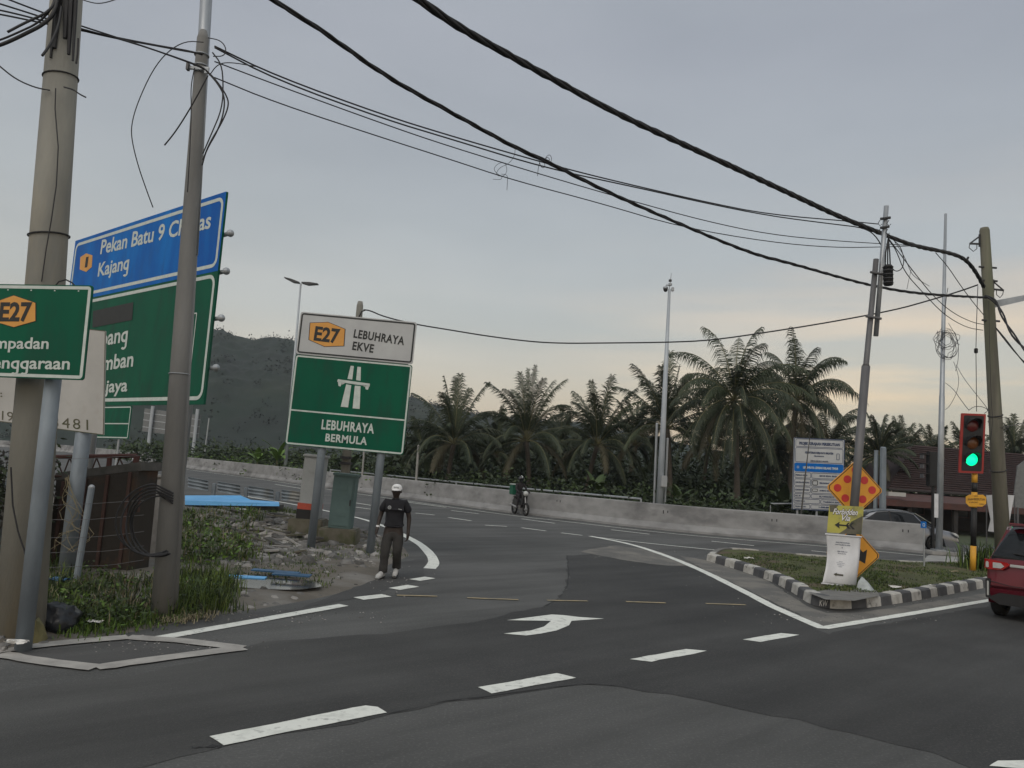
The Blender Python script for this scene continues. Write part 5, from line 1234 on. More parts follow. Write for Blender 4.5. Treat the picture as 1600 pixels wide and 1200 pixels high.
cable('power_cable', [(1556, 513), (1572, 534), (1592, 558), (1620, 582)], .012, 'lower thin cable dropping right beside the thick one', 'power cable', CG, ys=(21, 19.5))
t = thing('hanging_switch', W(1525, 560, 20.7), 'small black box hanging on a wire left of the timber pole', 'switch')
mb = MB(); mb.tube([W(1528, 447, 20.9), W(1526, 500, 20.7), W(1525, 543, 20.7)], .010, 'cable_grey', 5); mb.tube([W(1525, 551, 20.7), W(1525.5, 600, 20.7), W(1526, 643, 20.7)], .010, 'cable_grey', 5); mb.build('wire', t)
mb = MB(); mb.box(W(1525, 548, 20.7), (.08, .08, .14), 'plastic_black', bev=.015); mb.build('box', t)
# --- white cloths tied behind the timber pole
YB = 22.0; mb = MB()
for q in ([(1541, 774), (1556, 773), (1558, 832), (1544, 830), (1548, 812), (1544, 792)], [(1572, 773), (1585, 774), (1580, 800), (1576, 825), (1568, 838)]):
    mb.prism([W(x, y, YB) for x, y in q], Vector((0, .012, 0)), 'banner')
t = thing('white_banner', W(1562, 832, YB), 'torn white banner stretched behind the timber pole', 'banner'); mb.build('cloth', t)
for px in (1541.5, 1585.5): mb = MB(); b = W(px, 800, YB + .05); mb.tube([(b.x, b.y, .12), (b.x, b.y, W(px, 772, YB).z)], .018, 'galv_dark', 6); mb.build('stake', t)

# --- traffic light
YT2 = 20.6; B = W(1520, 900, YT2); B.z = .18
t = thing('traffic_light', (B.x, YT2, .18), 'traffic light with red border showing green, on a yellow and black post', 'traffic light')
P = Panel(W(1498, 738.5, YT2 - .12), W(1536.5, 740, YT2 - .12), W(1502.5, 645.5, YT2 - .12))
mb = MB(); P.slab(mb, 0, 0, P.w, P.h, .04, 'tl_red', .02); P.rrect(mb, .065, .055, P.w - .055, P.h - .055, .03, 'plastic_black', .004); mb.build('backboard', t)
mb = MB(); hb = MB(); bx = P.at(P.w * .5, P.h * .5, -.12); hb.box(bx, (P.w * .62, .2, P.h * .88), 'plastic_black', bev=.02); hb.build('signal_box', t)
for py, px, m_, nm in ((665, 1519, 'tl_lens_red', 'red_lamp'), (692, 1519, 'tl_lens_amber', 'amber_lamp'), (718, 1517.5, 'tl_green', 'green_lamp')):
    a, b_ = P.uv(px, py); r = .165; mb = MB(); n = 24
    ctr_ = P.at(a, b_, .02); rings = []
    for kk, dd in ((1, 0), (.8, .025), (.5, .042), (.15, .05)): rings.append([P.at(a + r * kk * math.cos(x), b_ + r * kk * math.sin(x), .015 + dd) for x in [2 * math.pi * i / n for i in range(n)]])
    vs = [v for rg in rings for v in rg]; mb.add(vs, [(i * n + k, i * n + (k + 1) % n, (i + 1) * n + (k + 1) % n, (i + 1) * n + k) for i in range(3) for k in range(n)] + [[3 * n + k for k in range(n)]], m_); lo_ = mb.build(nm, t, smooth=True)
    mb = MB(); arc = [x for x in [R(-20 + i * 11) for i in range(21)]]; R0 = r * 1.12
    vs = []
    for x in arc:
        dl = .26 * (.35 + .65 * max(0, math.sin(x)) ) 
        for rr in (R0, R0 + .012):
            for d_ in (.004, dl): vs.append(P.at(a + rr * math.cos(x), b_ + rr * math.sin(x), d_))
    fs = []
    for i in range(len(arc) - 1):
        o_ = i * 4; q_ = o_ + 4; fs += [(o_, o_ + 1, q_ + 1, q_), (o_ + 2, q_ + 2, q_ + 3, o_ + 3), (o_ + 1, o_ + 3, q_ + 3, q_ + 1)]
    mb.add(vs, fs, 'plastic_black'); mb.build('visor', lo_)
for y0, y1, m_ in ((900, 853, 'yellow'), (853, 793, 'black'), (793, 769, 'yellow'), (769, 754, 'black'), (754, 738, 'yellow')):
    a, b_ = W(interp(y0, [(738, 1523), (900, 1520)]), y0, YT2), W(interp(y1, [(738, 1523), (900, 1520)]), y1, YT2); a.z = max(a.z, .18)
    mb = MB(); mb.tube([a, b_], .072 if m_ != 'black' else .070, m_, 14); mb.build('post_section', t, smooth=True)
P2 = Panel(W(1509.5, 791, YT2 - .09), W(1540.5, 792, YT2 - .09), W(1510, 772, YT2 - .09))
mb = MB(); q = [(1515, 773), (1536, 773), (1541, 777), (1541, 787), (1535, 791.5), (1515, 791.5), (1509.5, 786), (1509.5, 776)]
mb.prism([P2.at(*P2.uv(*p), -.02) for p in q[::-1]], P2.n * .02, 'yellow'); pl = mb.build('name_plate', t)
mb = MB(); P2.ptext(mb, 'JKR', (1522, 776), (1528, 776), (1522, 774), 'sign_ink', .004, 0); P2.ptext(mb, 'JALAN PERSEKUTUAN', (1512, 781.5), (1539, 782), (1512, 778), 'sign_ink', .004, .01); P2.ptext(mb, 'NO. LAMPU ISYARAT', (1514, 786), (1528, 786), (1514, 783.6), 'sign_ink', .004, 0); P2.ptext(mb, 'CHERAS', (1530, 789), (1538, 789), (1530, 786.6), 'sign_ink', .004, 0); mb.build('lettering', pl)
# second, black signal seen from behind
t = thing('rear_traffic_light', (W(1457, 800, 29).x, 29.2, 0), 'black traffic light seen from behind, left of the tall mast', 'traffic light')
mb = MB(); c0, c1 = W(1455, 760, 29.2), W(1457, 706, 29.2); mb.box((c0 + c1) / 2, (.34, .25, (c1 - c0).length), 'plastic_black', bev=.03); mb.build('signal_box', t)
for py in (712, 727, 742): 
    a = W(1449, py, 29.2); mb = MB(); mb.box(a + Vector((-.12, 0, .05)), (.24, .26, .03), 'plastic_black'); mb.box(a + Vector((-.2, 0, -.05)), (.05, .22, .14), 'galv_dark'); mb.build('visor', t)
mb = MB(); mb.tube([(c0.x + .1, 29.25, -.03), (c0.x + .1, 29.25, c1.z)], .06, 'plastic_black', 10); mb.build('post', t)
# grey octagonal post
Yg = 33; a = W(1380, 800, Yg); T_ = W(1380, 700, Yg); t = thing('grey_post', (a.x, Yg, 0), 'thick blue grey octagonal post behind the upper diamond sign', 'post')
mb = MB(); mb.tube([(a.x - .02, Yg, -.03), (T_.x, Yg, T_.z), (T_.x, Yg, T_.z + .05)], [.15, .13, .08], 'post_blue', 8); mb.build('shaft', t)
mb = MB(); mb.tube([(a.x - .26, Yg + .2, -.03), (T_.x - .2, Yg + .2, T_.z - .1)], .09, 'post_blue', 8); mb.build('side_pipe', t)
# small blue sign on a thin stake
Yk = 20.8; a = W(1444, 905, Yk); t = thing('marker_sign', (a.x, Yk, .18), 'small blue marker plate on a thin stake at the end of the barrier', 'marker')
mb = MB(); mb.tube([(a.x, Yk, .15), W(1443.5, 826, Yk)], .022, 'galv', 8); mb.build('stake', t)
mb = MB(); c = W(1443, 820, Yk - .04); mb.box(c, (.15, .02, .17), 'sign_blue', bev=.004); pl = mb.build('plate', t)
mb = MB(); q = Panel(c + Vector((-.05, -.012, -.04)), c + Vector((.05, -.012, -.04)), c + Vector((-.05, -.012, .04))); q.frame(mb, .02, .0, .08, .08, .01, .012, 'sign_letter', .002); mb.build('emblem', pl)
# ================================================================== PEOPLE AND VEHICLES
def skin(name, nodes, edges, m, parent=None, sub=2, root=0, loc=Vector((0, 0, 0)), rot=None, mats=None):
    """one continuous surface grown round a skeleton; nodes: (x, y, z, rx[, ry])"""
    me = bpy.data.meshes.new('tmp'); me.from_pydata([Vector(n[:3]) for n in nodes], edges, []); me.update()
    o = bpy.data.objects.new('tmp', me); C.objects.link(o)
    o.modifiers.new('s', 'SKIN').use_smooth_shade = True
    for i, n in enumerate(nodes): me.skin_vertices[0].data[i].radius = (n[3], n[4] if len(n) > 4 else n[3]); me.skin_vertices[0].data[i].use_root = (i == root)
    ss = o.modifiers.new('u', 'SUBSURF'); ss.levels = ss.render_levels = sub
    bpy.context.view_layer.update()
    r = bpy.data.meshes.new_from_object(o.evaluated_get(bpy.context.evaluated_depsgraph_get()))
    bpy.data.objects.remove(o); bpy.data.meshes.remove(me); r.name = name; r.materials.clear(); r.materials.append(M[m])
    for p in r.polygons: p.use_smooth = True
    out_ = bpy.data.objects.new(name, r); C.objects.link(out_)
    if parent is not None: out_.parent = parent; OFF[out_.name] = OFF[parent.name]
    return out_
def chain(nodes, edges, pts, start=None):
    prev = start
    for p in pts: nodes.append(p); i = len(nodes) - 1; edges.append((prev, i)) if prev is not None else None; prev = i
    return prev
def hand(nodes, edges, wrist, d, side, s=1.0, curl=.5, n=Vector((0, -1, 0))):
    """palm plus five separate bent fingers; d points down the hand, side towards the thumb"""
    w0 = Vector(nodes[wrist][:3]); palm = w0 + d * .05 * s; nodes.append((*palm, .030 * s, .018 * s)); p = len(nodes) - 1; edges.append((wrist, p))
    k = palm + d * .035 * s; nodes.append((*k, .034 * s, .015 * s)); kk = len(nodes) - 1; edges.append((p, kk))
    for j, (o_, l) in enumerate(((.030, .070), (.010, .078), (-.010, .072), (-.030, .056))):
        a = k + side * o_ * s + d * .012 * s; b = a + (d * (1 - .3 * curl) + n * curl * .6).normalized() * l * .5 * s; c = b + (d * (1 - curl) + n * curl * 1.3).normalized() * l * .5 * s
        chain(nodes, edges, [(*a, .0095 * s), (*b, .0085 * s), (*c, .007 * s)], kk)
    a = w0 + d * .03 * s + side * .028 * s; b = a + (d + side * .5).normalized() * .032 * s; c = b + (d + side * .1 + n * .3).normalized() * .028 * s
    chain(nodes, edges, [(*a, .013 * s), (*b, .011 * s), (*c, .009 * s)], wrist)

# --- walking man.  local frame: faces -Y (towards the camera), x to the picture's right
mp_ = G(609, 903); man = thing('person', (mp_.x, mp_.y, .0), 'man in black polo shirt, dark trousers and white cap walking on the road edge', 'person')
H = 1.0
mn = [(0, .0, .86, .13, .10), (0, .0, 1.00, .135, .10), (0, -.01, 1.15, .15, .105), (0, -.0, 1.27, .155, .10), (0, -.0, 1.345, .09, .075), (0, -.01, 1.385, .056), (0, -.02, 1.42, .056)]
me_ = [(0, 1), (1, 2), (2, 3), (3, 4), (4, 5), (5, 6)]
# head: jaw, cheeks, skull, nose, ears
hd = chain(mn, me_, [(0, -.035, 1.455, .066, .068), (0, -.025, 1.505, .075, .084), (0, -.012, 1.555, .074, .082), (0, -.012, 1.59, .045, .05)], 6)
chain(mn, me_, [(0, -.108, 1.495, .016), (0, -.120, 1.482, .013)], 8)
chain(mn, me_, [(.080, .0, 1.50, .016), (.088, .004, 1.485, .012)], 8); chain(mn, me_, [(-.080, .0, 1.50, .016), (-.088, .004, 1.485, .012)], 8)
hands = []
for sx, el_, wr in ((-1, (-.255, .01, 1.06), (-.275, -.10, .84)), (1, (.255, .02, 1.05), (.262, -.03, .80))):
    mn.append((sx * .165, 0, 1.30, .062)); s0 = len(mn) - 1; me_.append((3, s0)); mn.append((sx * .205, 0, 1.24, .055)); me_.append((s0, s0 + 1))
    e = chain(mn, me_, [(*el_, .042), ((el_[0] + wr[0]) / 2, (el_[1] + wr[1]) / 2, (el_[2] + wr[2]) / 2 + .01, .037), (*wr, .025, .028)], s0 + 1)
    hand(mn, me_, e, (Vector(wr) - Vector(el_)).normalized() , Vector((-sx * .25, -1, 0)).normalized(), 1.0, .55, Vector((-sx, -.1, 0)))
for sx, kn, an, toe in ((-1, (-.105, -.13, .47), (-.115, -.12, .085), (-.165, -.24, .035)), (1, (.10, -.09, .48), (.085, .14, .14), (.085, -.02, .045))):
    mn.append((sx * .09, 0, .80, .09, .10)); s0 = len(mn) - 1; me_.append((0, s0))
    chain(mn, me_, [((sx * .1 + kn[0]) / 2, kn[1] / 2, .64, .078), (*kn, .057), ((kn[0] + an[0]) / 2, (kn[1] + an[1]) / 2, (kn[2] + an[2]) / 2 + .03, .055), (*an, .038), (an[0] + (toe[0] - an[0]) * .5, an[1] + (toe[1] - an[1]) * .5, (an[2] + toe[2]) / 2, .036), (*toe, .034, .022)], s0)
skin('body', mn, me_, 'skin_dark', man)
# shirt
sn = [(0, 0, .845, .170, .125), (0, .0, .93, .170, .128), (0, -.005, 1.05, .165, .128), (0, -.01, 1.17, .170, .125), (0, 0, 1.275, .165, .115), (0, 0, 1.345, .105, .085), (0, -.005, 1.385, .070, .066)]
se = [(i, i + 1) for i in range(6)]
for sx in (-1, 1): chain(sn, se, [(sx * .16, 0, 1.305, .082), (sx * .215, 0, 1.22, .078), (sx * .238, .008, 1.13, .074)], 4)
sh_ = skin('polo_shirt', sn, se, 'shirt', man, root=2)
tn = [(0, 0, .88, .150, .115), (0, 0, .80, .155, .12)]; te = [(0, 1)]
for sx, kn, an in ((-1, (-.105, -.12, .47), (-.112, -.11, .13)), (1, (.10, -.08, .48), (.087, .13, .18))):
    chain(tn, te, [(sx * .088, -.01, .72, .105, .115), (sx * .098, kn[1] * .6, .60, .095, .105), (*kn, .082, .088), ((kn[0] + an[0]) / 2, (kn[1] + an[1]) / 2, (kn[2] + an[2]) / 2, .076, .080), (*an, .080, .082), (an[0], an[1], an[2] - .04, .080, .082)], 1)
tr_ = skin('trousers', tn, te, 'trousers', man, root=0)
for o_, am in ((tr_, .009), (sh_, .007)):
    for v in o_.data.vertices:
        q = v.co; v.co = q + v.normal * am * (noise.noise(Vector((q.x * 9, q.y * 9, q.z * 14))) + .6 * noise.noise(Vector((q.x * 22, q.y * 22, q.z * 30 + q.x * 20))))
o0 = Vector(man.location)
# cap with peak, logo patches, shoes, watch, face
mb = MB(); c = o0 + Vector((0, -.005, 1.545)); n = 20; vs = []; rgs = 7
for i in range(rgs + 1):
    th = math.pi / 2 * i / rgs
    for k in range(n): a = 2 * math.pi * k / n; vs.append(c + Vector((math.cos(a) * .096 * math.cos(th) ** .8, math.sin(a) * .112 * math.cos(th) ** .8, math.sin(th) * .092)))
mb.add(vs, [(i * n + k, i * n + (k + 1) % n, (i + 1) * n + (k + 1) % n, (i + 1) * n + k) for i in range(rgs) for k in range(n)], 'cap'); cap_ = mb.build('cap', man, smooth=True)
mb = MB(); arc = [R(200 + i * 14) for i in range(11)]; vs = []
for a in arc: vs += [c + Vector((math.cos(a) * .086, math.sin(a) * .10, .004)), c + Vector((math.cos(a) * .088, math.sin(a) * .10 - .075 * math.sin(R(10) + (a - arc[0]) / (arc[-1] - arc[0]) * R(160)), -.022))]
up2 = [v + Vector((0, 0, .008)) for v in vs]; nn_ = len(vs)
mb.add(vs + up2, [(2 * i, 2 * i + 1, 2 * i + 3, 2 * i + 2) for i in range(10)] + [(nn_ + 2 * i, nn_ + 2 * i + 2, nn_ + 2 * i + 3, nn_ + 2 * i + 1) for i in range(10)] + [(2 * i + 1, nn_ + 2 * i + 1, nn_ + 2 * i + 3, 2 * i + 3) for i in range(10)], 'cap'); mb.build('peak', cap_)
mb = MB(); mb.box(c + Vector((.0, -.103, .035)), (.09, .012, .022), 'cab_grey', Matrix.Rotation(R(-18), 3, 'X')); mb.build('cap_print', cap_)
q0 = o0 + Vector((-.085, -.133, 1.225)); P = Panel(q0, q0 + Vector((.1, 0, 0)), q0 + Vector((0, .01, .1)))
mb = MB(); nn = 16; R0, R1 = .032, .018
mb.add([P.at(R0 * math.cos(2 * math.pi * i / nn), R0 * math.sin(2 * math.pi * i / nn), .01) for i in range(nn)] + [P.at(R1 * math.cos(2 * math.pi * i / nn), R1 * math.sin(2 * math.pi * i / nn), .01) for i in range(nn)], [(i, (i + 1) % nn, nn + (i + 1) % nn, nn + i) for i in range(nn)], 'cab_grey'); P.poly(mb, [(-.01, -.006), (.012, -.006), (.012, .008), (-.01, .008)], 'cab_grey', .01); mb.build('round_badge', sh_)
mb = MB(); mb.box(o0 + Vector((.10, -.137, 1.205)), (.062, .008, .014), 'cab_grey', Matrix.Rotation(R(10), 3, 'Y')); mb.build('chest_print', sh_)
mb = MB()
for sx in (-1, 1): mb.box(o0 + Vector((sx * .035, -.062, 1.372)), (.06, .03, .035), 'shirt', Matrix.Rotation(R(sx * 28), 3, 'Y'), bev=.006)
mb.build('collar', sh_)
mb = MB(); mb.tube([o0 + Vector((-.272, -.085, .865)), o0 + Vector((-.270, -.075, .895))], .033, 'cap', 12); mb.build('wristwatch', man)
for px_, a_, z_, tag_ in ((Vector((-.140, -.175, .0)), R(-18), 0, 'l'), (Vector((.085, .07, .03)), R(0), 0, 'r')):
    mb = MB(); ro = Matrix.Rotation(a_, 3, 'Z') @ Matrix.Rotation(R(6 if tag_ == 'l' else 12), 3, 'X'); c = o0 + px_
    prof = [(-.14, .038, .0), (-.11, .05, .055), (-.03, .054, .065), (.06, .045, .105), (.12, .04, .10), (.135, .03, .02)]
    vs = []; n = 12
    for y, w_, h_ in prof:
        for k in range(n): a = 2 * math.pi * k / n; vs.append(c + ro @ Vector((math.cos(a) * w_ * .86, y * .93, max(0.008, .03 + h_ / 2 + math.sin(a) * (h_ / 2 + .02)))))
    mb.add(vs, [(i * n + k, i * n + (k + 1) % n, (i + 1) * n + (k + 1) % n, (i + 1) * n + k) for i in range(len(prof) - 1) for k in range(n)] + [list(range(n)), [(len(prof) - 1) * n + k for k in range(n)]], 'shoe_white'); s_ = mb.build('shoe', man, smooth=True)
    mb = MB(); mb.box(c + ro @ Vector((0, -.01, .013)), (.092, .265, .026), 'black', ro, bev=.01); mb.build('sole', s_)
    mb = MB(); mb.box(c + ro @ Vector((0, -.075, .085)), (.05, .05, .012), 'black', ro @ Matrix.Rotation(R(18), 3, 'X'), bev=.004); mb.build('lace_panel', s_)
fc = MB()
for sx in (-1, 1): fc.ball(o0 + Vector((sx * .030, -.105, 1.515)), .009, 'cab_grey', sq=(1.2, .5, .7), seg=8, rg=6); fc.ball(o0 + Vector((sx * .030, -.110, 1.515)), .004, 'black', seg=6, rg=4)
fc.box(o0 + Vector((0, -.106, 1.462)), (.044, .008, .010), 'rust', bev=.003); fc.build('face_features', man); man.scale = (1.02, 1.02, 1.02)

# --- motorcycle and rider in front of the barrier (riding to the right)
mt = G(812, 804.5); MY = mt.y; MX = mt.x
rot_m = Matrix.Rotation(R(-66), 3, 'Z')
def mw(x, y, z): return Vector((MX, MY, 0)) + rot_m @ Vector((x, y, z))
t = thing('motorcycle', (MX, MY, 0), 'small motorcycle with a green delivery box and a rider beside the barrier', 'motorcycle')
for x in (-.60, .62):
    mb = MB(); n = 22; pts = [mw(x + .25 * math.cos(2 * math.pi * i / n), 0, .29 + .25 * math.sin(2 * math.pi * i / n)) for i in range(n + 1)]; mb.tube(pts, .05, 'tyre', 8); wh = mb.build('wheel', t, smooth=True)
    mb = MB(); mb.cyl(mw(x, -.05, .29), mw(x, .05, .29), .05, 'moto')
    for k in range(6): a = k * math.pi / 3; mb.tube([mw(x, 0, .29), mw(x + .23 * math.cos(a), 0, .29 + .23 * math.sin(a))], .010, 'moto', 5)
    mb.build('hub', wh)
mb = MB(); mb.prism([mw(a, -.09, b) for a, b in ((-.72, .62), (-.55, .42), (-.1, .38), (.15, .30), (.3, .38), (.35, .75), (.30, .80), (.18, .5), (-.05, .62), (-.5, .74))], mw(0, .18, 0) - mw(0, 0, 0), 'helmet'); mb.build('frame_fairing', t)
mb = MB(); mb.box(mw(-.28, 0, .78), (.62, .24, .09), 'plastic_black', rot_m, bev=.03); mb.build('seat', t)
mb = MB(); mb.prism([mw(a, -.11, b) for a, b in ((.28, .45), (.42, .5), (.50, .98), (.40, 1.05), (.30, .9))], mw(0, .22, 0) - mw(0, 0, 0), 'helmet'); mb.build('front_cowl', t)
mb = MB(); mb.tube([mw(.42, 0, .95), mw(.62, 0, .29)], .03, 'moto', 8); mb.build('fork', t)
mb = MB(); mb.tube([mw(.30, -.30, 1.02), mw(.40, -.15, 1.04), mw(.40, .15, 1.04), mw(.30, .30, 1.02)], .018, 'plastic_black', 6); mb.build('handlebar', t)
mb = MB(); mb.ball(mw(.50, 0, .98), .12, 'lamp_clear', seg=10, rg=8); mb.build('headlight', t)
mb = MB(); mb.cyl(mw(-.1, -.14, .34), mw(-.75, -.16, .44), .045, 'moto'); mb.build('exhaust', t)
mb = MB(); mb.box(mw(0.05, -.02, .36), (.3, .2, .2), 'moto', rot_m, bev=.03); mb.build('engine', t)
mb = MB(); mb.box(mw(-.66, 0, .62), (.08, .12, .08), 'lamp_red', rot_m, bev=.01); mb.build('tail_light', t)
bx = MB(); bx.box(mw(-.62, 0, 1.10), (.44, .44, .46), 'box_green', rot_m, bev=.03); o = bx.build('delivery_box'); tag(o, 'green insulated delivery box with a pale lid behind the motorcycle rider', 'box')
bx = MB(); bx.box(mw(-.62, 0, 1.345), (.46, .46, .05), 'sign_letter', rot_m, bev=.015); l_ = bx.build('lid', o)
# rider: seated, hands on the bars, feet on the pegs
rn = [mw(-.25, 0, .90), mw(-.22, 0, 1.05), mw(-.16, 0, 1.22), mw(-.12, 0, 1.36), mw(-.10, 0, 1.45), mw(-.08, 0, 1.52), mw(-.06, 0, 1.60)]
rn = [(*p, r) for p, r in zip(rn, (.13, .12, .13, .12, .06, .055, .08))]; re_ = [(i, i + 1) for i in range(6)]
for s_ in (-1, 1):
    e = chain(rn, re_, [(*mw(-.13, s_ * .19, 1.36), .06), (*mw(.02, s_ * .26, 1.14), .045), (*mw(.24, s_ * .27, 1.07), .03)], 3)
    d = (rot_m @ Vector((.9, 0, -.3))).normalized(); hand(rn, re_, e, d, rot_m @ Vector((0, -s_, 0)), .9, .9, Vector((0, 0, -1)))
    chain(rn, re_, [(*mw(-.18, s_ * .10, .88), .09), (*mw(.14, s_ * .17, .86), .068), (*mw(.08, s_ * .17, .60), .05), (*mw(.04, s_ * .17, .38), .036), (*mw(.16, s_ * .18, .31), .034)], 0)
pr = thing('person', (MX, MY, .3), 'dark clothed motorcycle rider in a helmet, seated and holding the handlebar', 'person')
skin('body', [tuple(Vector(p[:3]) - OFF[pr.name]) + tuple(p[3:]) for p in rn], re_, 'jacket', pr)
mb = MB(); mb.ball(mw(-.06, 0, 1.62), .135, 'helmet', sq=(1.05, 1, 1.05), seg=16, rg=10); hm = mb.build('helmet', pr, smooth=True)
mb = MB(); mb.ball(mw(-.0, -.0, 1.63), .11, 'glass', sq=(.9, .98, .6), seg=14, rg=8); mb.build('visor', hm)
mb = MB(); mb.tube([mw(-.06 + .145 * math.cos(R(a)), 0, 1.62 + .145 * math.sin(R(a))) for a in range(20, 171, 15)], .014, 'sign_letter', 5); mb.build('helmet_trim', hm)

# --- cars, lofted from profile stations.  local: +x forward, y left, z up
def loft(mb, st, m, caps=True):
    """st: list of (x, [(y,z)...half section from bottom centre to top centre]); mirrored"""
    rings = []
    for x, sec in st:
        full = [(x, y, z) for y, z in sec] + [(x, -y, z) for y, z in reversed(sec) if y > 1e-6]
        rings.append(full)
    n = len(rings[0]); vs = [v for r_ in rings for v in r_]
    fs = [(i * n + k, i * n + (k + 1) % n, (i + 1) * n + (k + 1) % n, (i + 1) * n + k) for i in range(len(rings) - 1) for k in range(n)]
    if caps: fs += [list(range(n)), [(len(rings) - 1) * n + k for k in range(n)][::-1]]
    mb.add(vs, fs, m)
def lerpt(tab, x):
    for a, b in zip(tab, tab[1:]):
        if x <= b[0]:
            k = max(0, (x - a[0]) / (b[0] - a[0])); k = k * k * (3 - 2 * k) if len(tab) > 9 else k
            return [p + (q - p) * k for p, q in zip(a[1:], b[1:])]
    return list(tab[-1][1:])
def make_car(name, label, paint, spec, loc, yaw):
    t = thing(name, (0, 0, 0), label, 'car')
    L_, Wd = spec['len'], spec['wid']; hw = Wd / 2
    # lower body: shoulder line height and half width by station
    mb = MB(); sts = []; xs_ = [spec['low'][0][0] + i * (spec['low'][-1][0] - spec['low'][0][0]) / 44 for i in range(45)]
    wheels = spec['wheels']; wr = spec['wr']
    for x in xs_:
        top, w_, bot = lerpt(spec['low'], x); b_ = bot
        arch = 0
        for wx in wheels:
            dx = abs(x - wx)
            if dx < wr * 1.18: arch = max(arch, wr + math.sqrt((wr * 1.18) ** 2 - dx ** 2))
        zb = max(bot, arch) if arch else bot
        zb = min(zb, top - .12); mid = max(zb + .02, bot + (top - bot) * .55)
        sts.append((x, [(0, bot), (hw * w_ * .72, bot), (hw * w_ * .74, zb if arch else bot), (hw * w_ * .97, zb), (hw * w_ * 1.0, max(zb + .015, bot + .16)), (hw * w_, mid), (hw * w_ * .965, top - .09), (hw * w_ * .92, top - .02), (hw * w_ * .82, top), (0, top + .015)]))
    loft(mb, sts, paint); body = mb.build('body', t, local=True); auto_smooth(body, 32)
    # cabin: glass volume, then roof and pillars
    cab = spec['cab']   # (x, z_roof, halfwidth_top, z_base, halfwidth_base)
    mb = MB(); xs_ = [cab[0][0] + i * (cab[-1][0] - cab[0][0]) / 36 for i in range(37)]; sts = []; rsts = []
    for x in xs_:
        zr, wt, zb, wb = lerpt(cab, x); sts.append((x, [(0, zb - .05), (hw * wb, zb - .05), (hw * wb, zb), (hw * (wb * .4 + wt * .6), zb + (zr - zb) * .62), (hw * wt, zr - min(.05, (zr - zb) * .3)), (hw * wt * .9, zr - .008), (0, zr)]))
    loft(mb, sts, 'glass'); gl = mb.build('cabin_glass', t, local=True); auto_smooth(gl, 40)
    rx0, rx1 = spec['roof']
    mb = MB(); vs = []; rr = []
    for i in range(15):
        x = rx0 + (rx1 - rx0) * i / 14; zr, wt, zb, wb = lerpt(cab, x)
        for k in range(9): v = -1 + k / 4; z = zr + .012 - (.055 if abs(v) == 1 else .012 * abs(v) ** 3 * 2); vs.append((x, v * hw * (wt * 1.02 if abs(v) == 1 else wt * .96), z))
    nv = len(vs); vs += [(x, y, z - .03) for x, y, z in vs]
    fs = [(i * 9 + k, i * 9 + k + 1, (i + 1) * 9 + k + 1, (i + 1) * 9 + k) for i in range(14) for k in range(8)]
    fs += [(nv + a, nv + d, nv + c, nv + b) for a, b, c, d in fs[:112]]
    edge = [k for k in range(9)] + [i * 9 + 8 for i in range(1, 15)] + [14 * 9 + k for k in range(7, -1, -1)] + [i * 9 for i in range(13, 0, -1)]
    fs += [(edge[i], edge[(i + 1) % len(edge)], nv + edge[(i + 1) % len(edge)], nv + edge[i]) for i in range(len(edge))]
    mb.add(vs, fs, paint); rf = mb.build('roof', t, local=True); auto_smooth(rf, 40)
    def cabpt(x, f, s_, off=.012):
        zr, wt, zb, wb = lerpt(cab, x); z = zb + (zr - .045 - zb) * f
        y = hw * ((wb + (wb * .4 + wt * .6 - wb) * (f / .62)) if f < .62 else ((wb * .4 + wt * .6) + (wt - (wb * .4 + wt * .6)) * ((f - .62) / .38)))
        return (x, s_ * (y + off), z)
    for s_ in (-1, 1):
        for (xa, xb, th, m_) in spec['pillars']:
            mb = MB(); q = []
            for i in range(7): f = i / 6; x = xa + (xb - xa) * f; q.append((cabpt(x - th / 2, f, s_), cabpt(x + th / 2, f, s_)))
            vs = [v for pr_ in q for v in pr_]; mb.add(vs, [(2 * i, 2 * i + 1, 2 * i + 3, 2 * i + 2) for i in range(6)], m_ or paint); o = mb.build('pillar', t, local=True); so = o.modifiers.new('s', 'SOLIDIFY'); so.thickness = .02; so.offset = -1
        # sill, door seams and handles
        for x in spec['seams']:
            top, w_, bot = lerpt(spec['low'], x); mb = MB(); mb.tube([(x, s_ * hw * w_ * 1.003, bot + .12), (x, s_ * hw * w_ * 1.003, bot + (top - bot) * .55), (x + .02, s_ * hw * w_ * .967, top - .09)], .005, 'seam', 4); mb.build('door_seam', body, local=True)
        for x in spec['handles']:
            top, w_, bot = lerpt(spec['low'], x); mb = MB(); mb.box((x, s_ * (hw * w_ * .985 + .012), top - .16), (.18, .03, .03), 'chrome' if spec.get('chrome') else paint, bev=.01); mb.build('door_handle', body, local=True)
        x = spec['mirror']; zr, wt, zb, wb = lerpt(cab, x); mb = MB(); mb.box((x, s_ * (hw * wb + .10), zb + .07), (.12, .20, .13), paint, bev=.04); mb.build('wing_mirror', t, local=True)
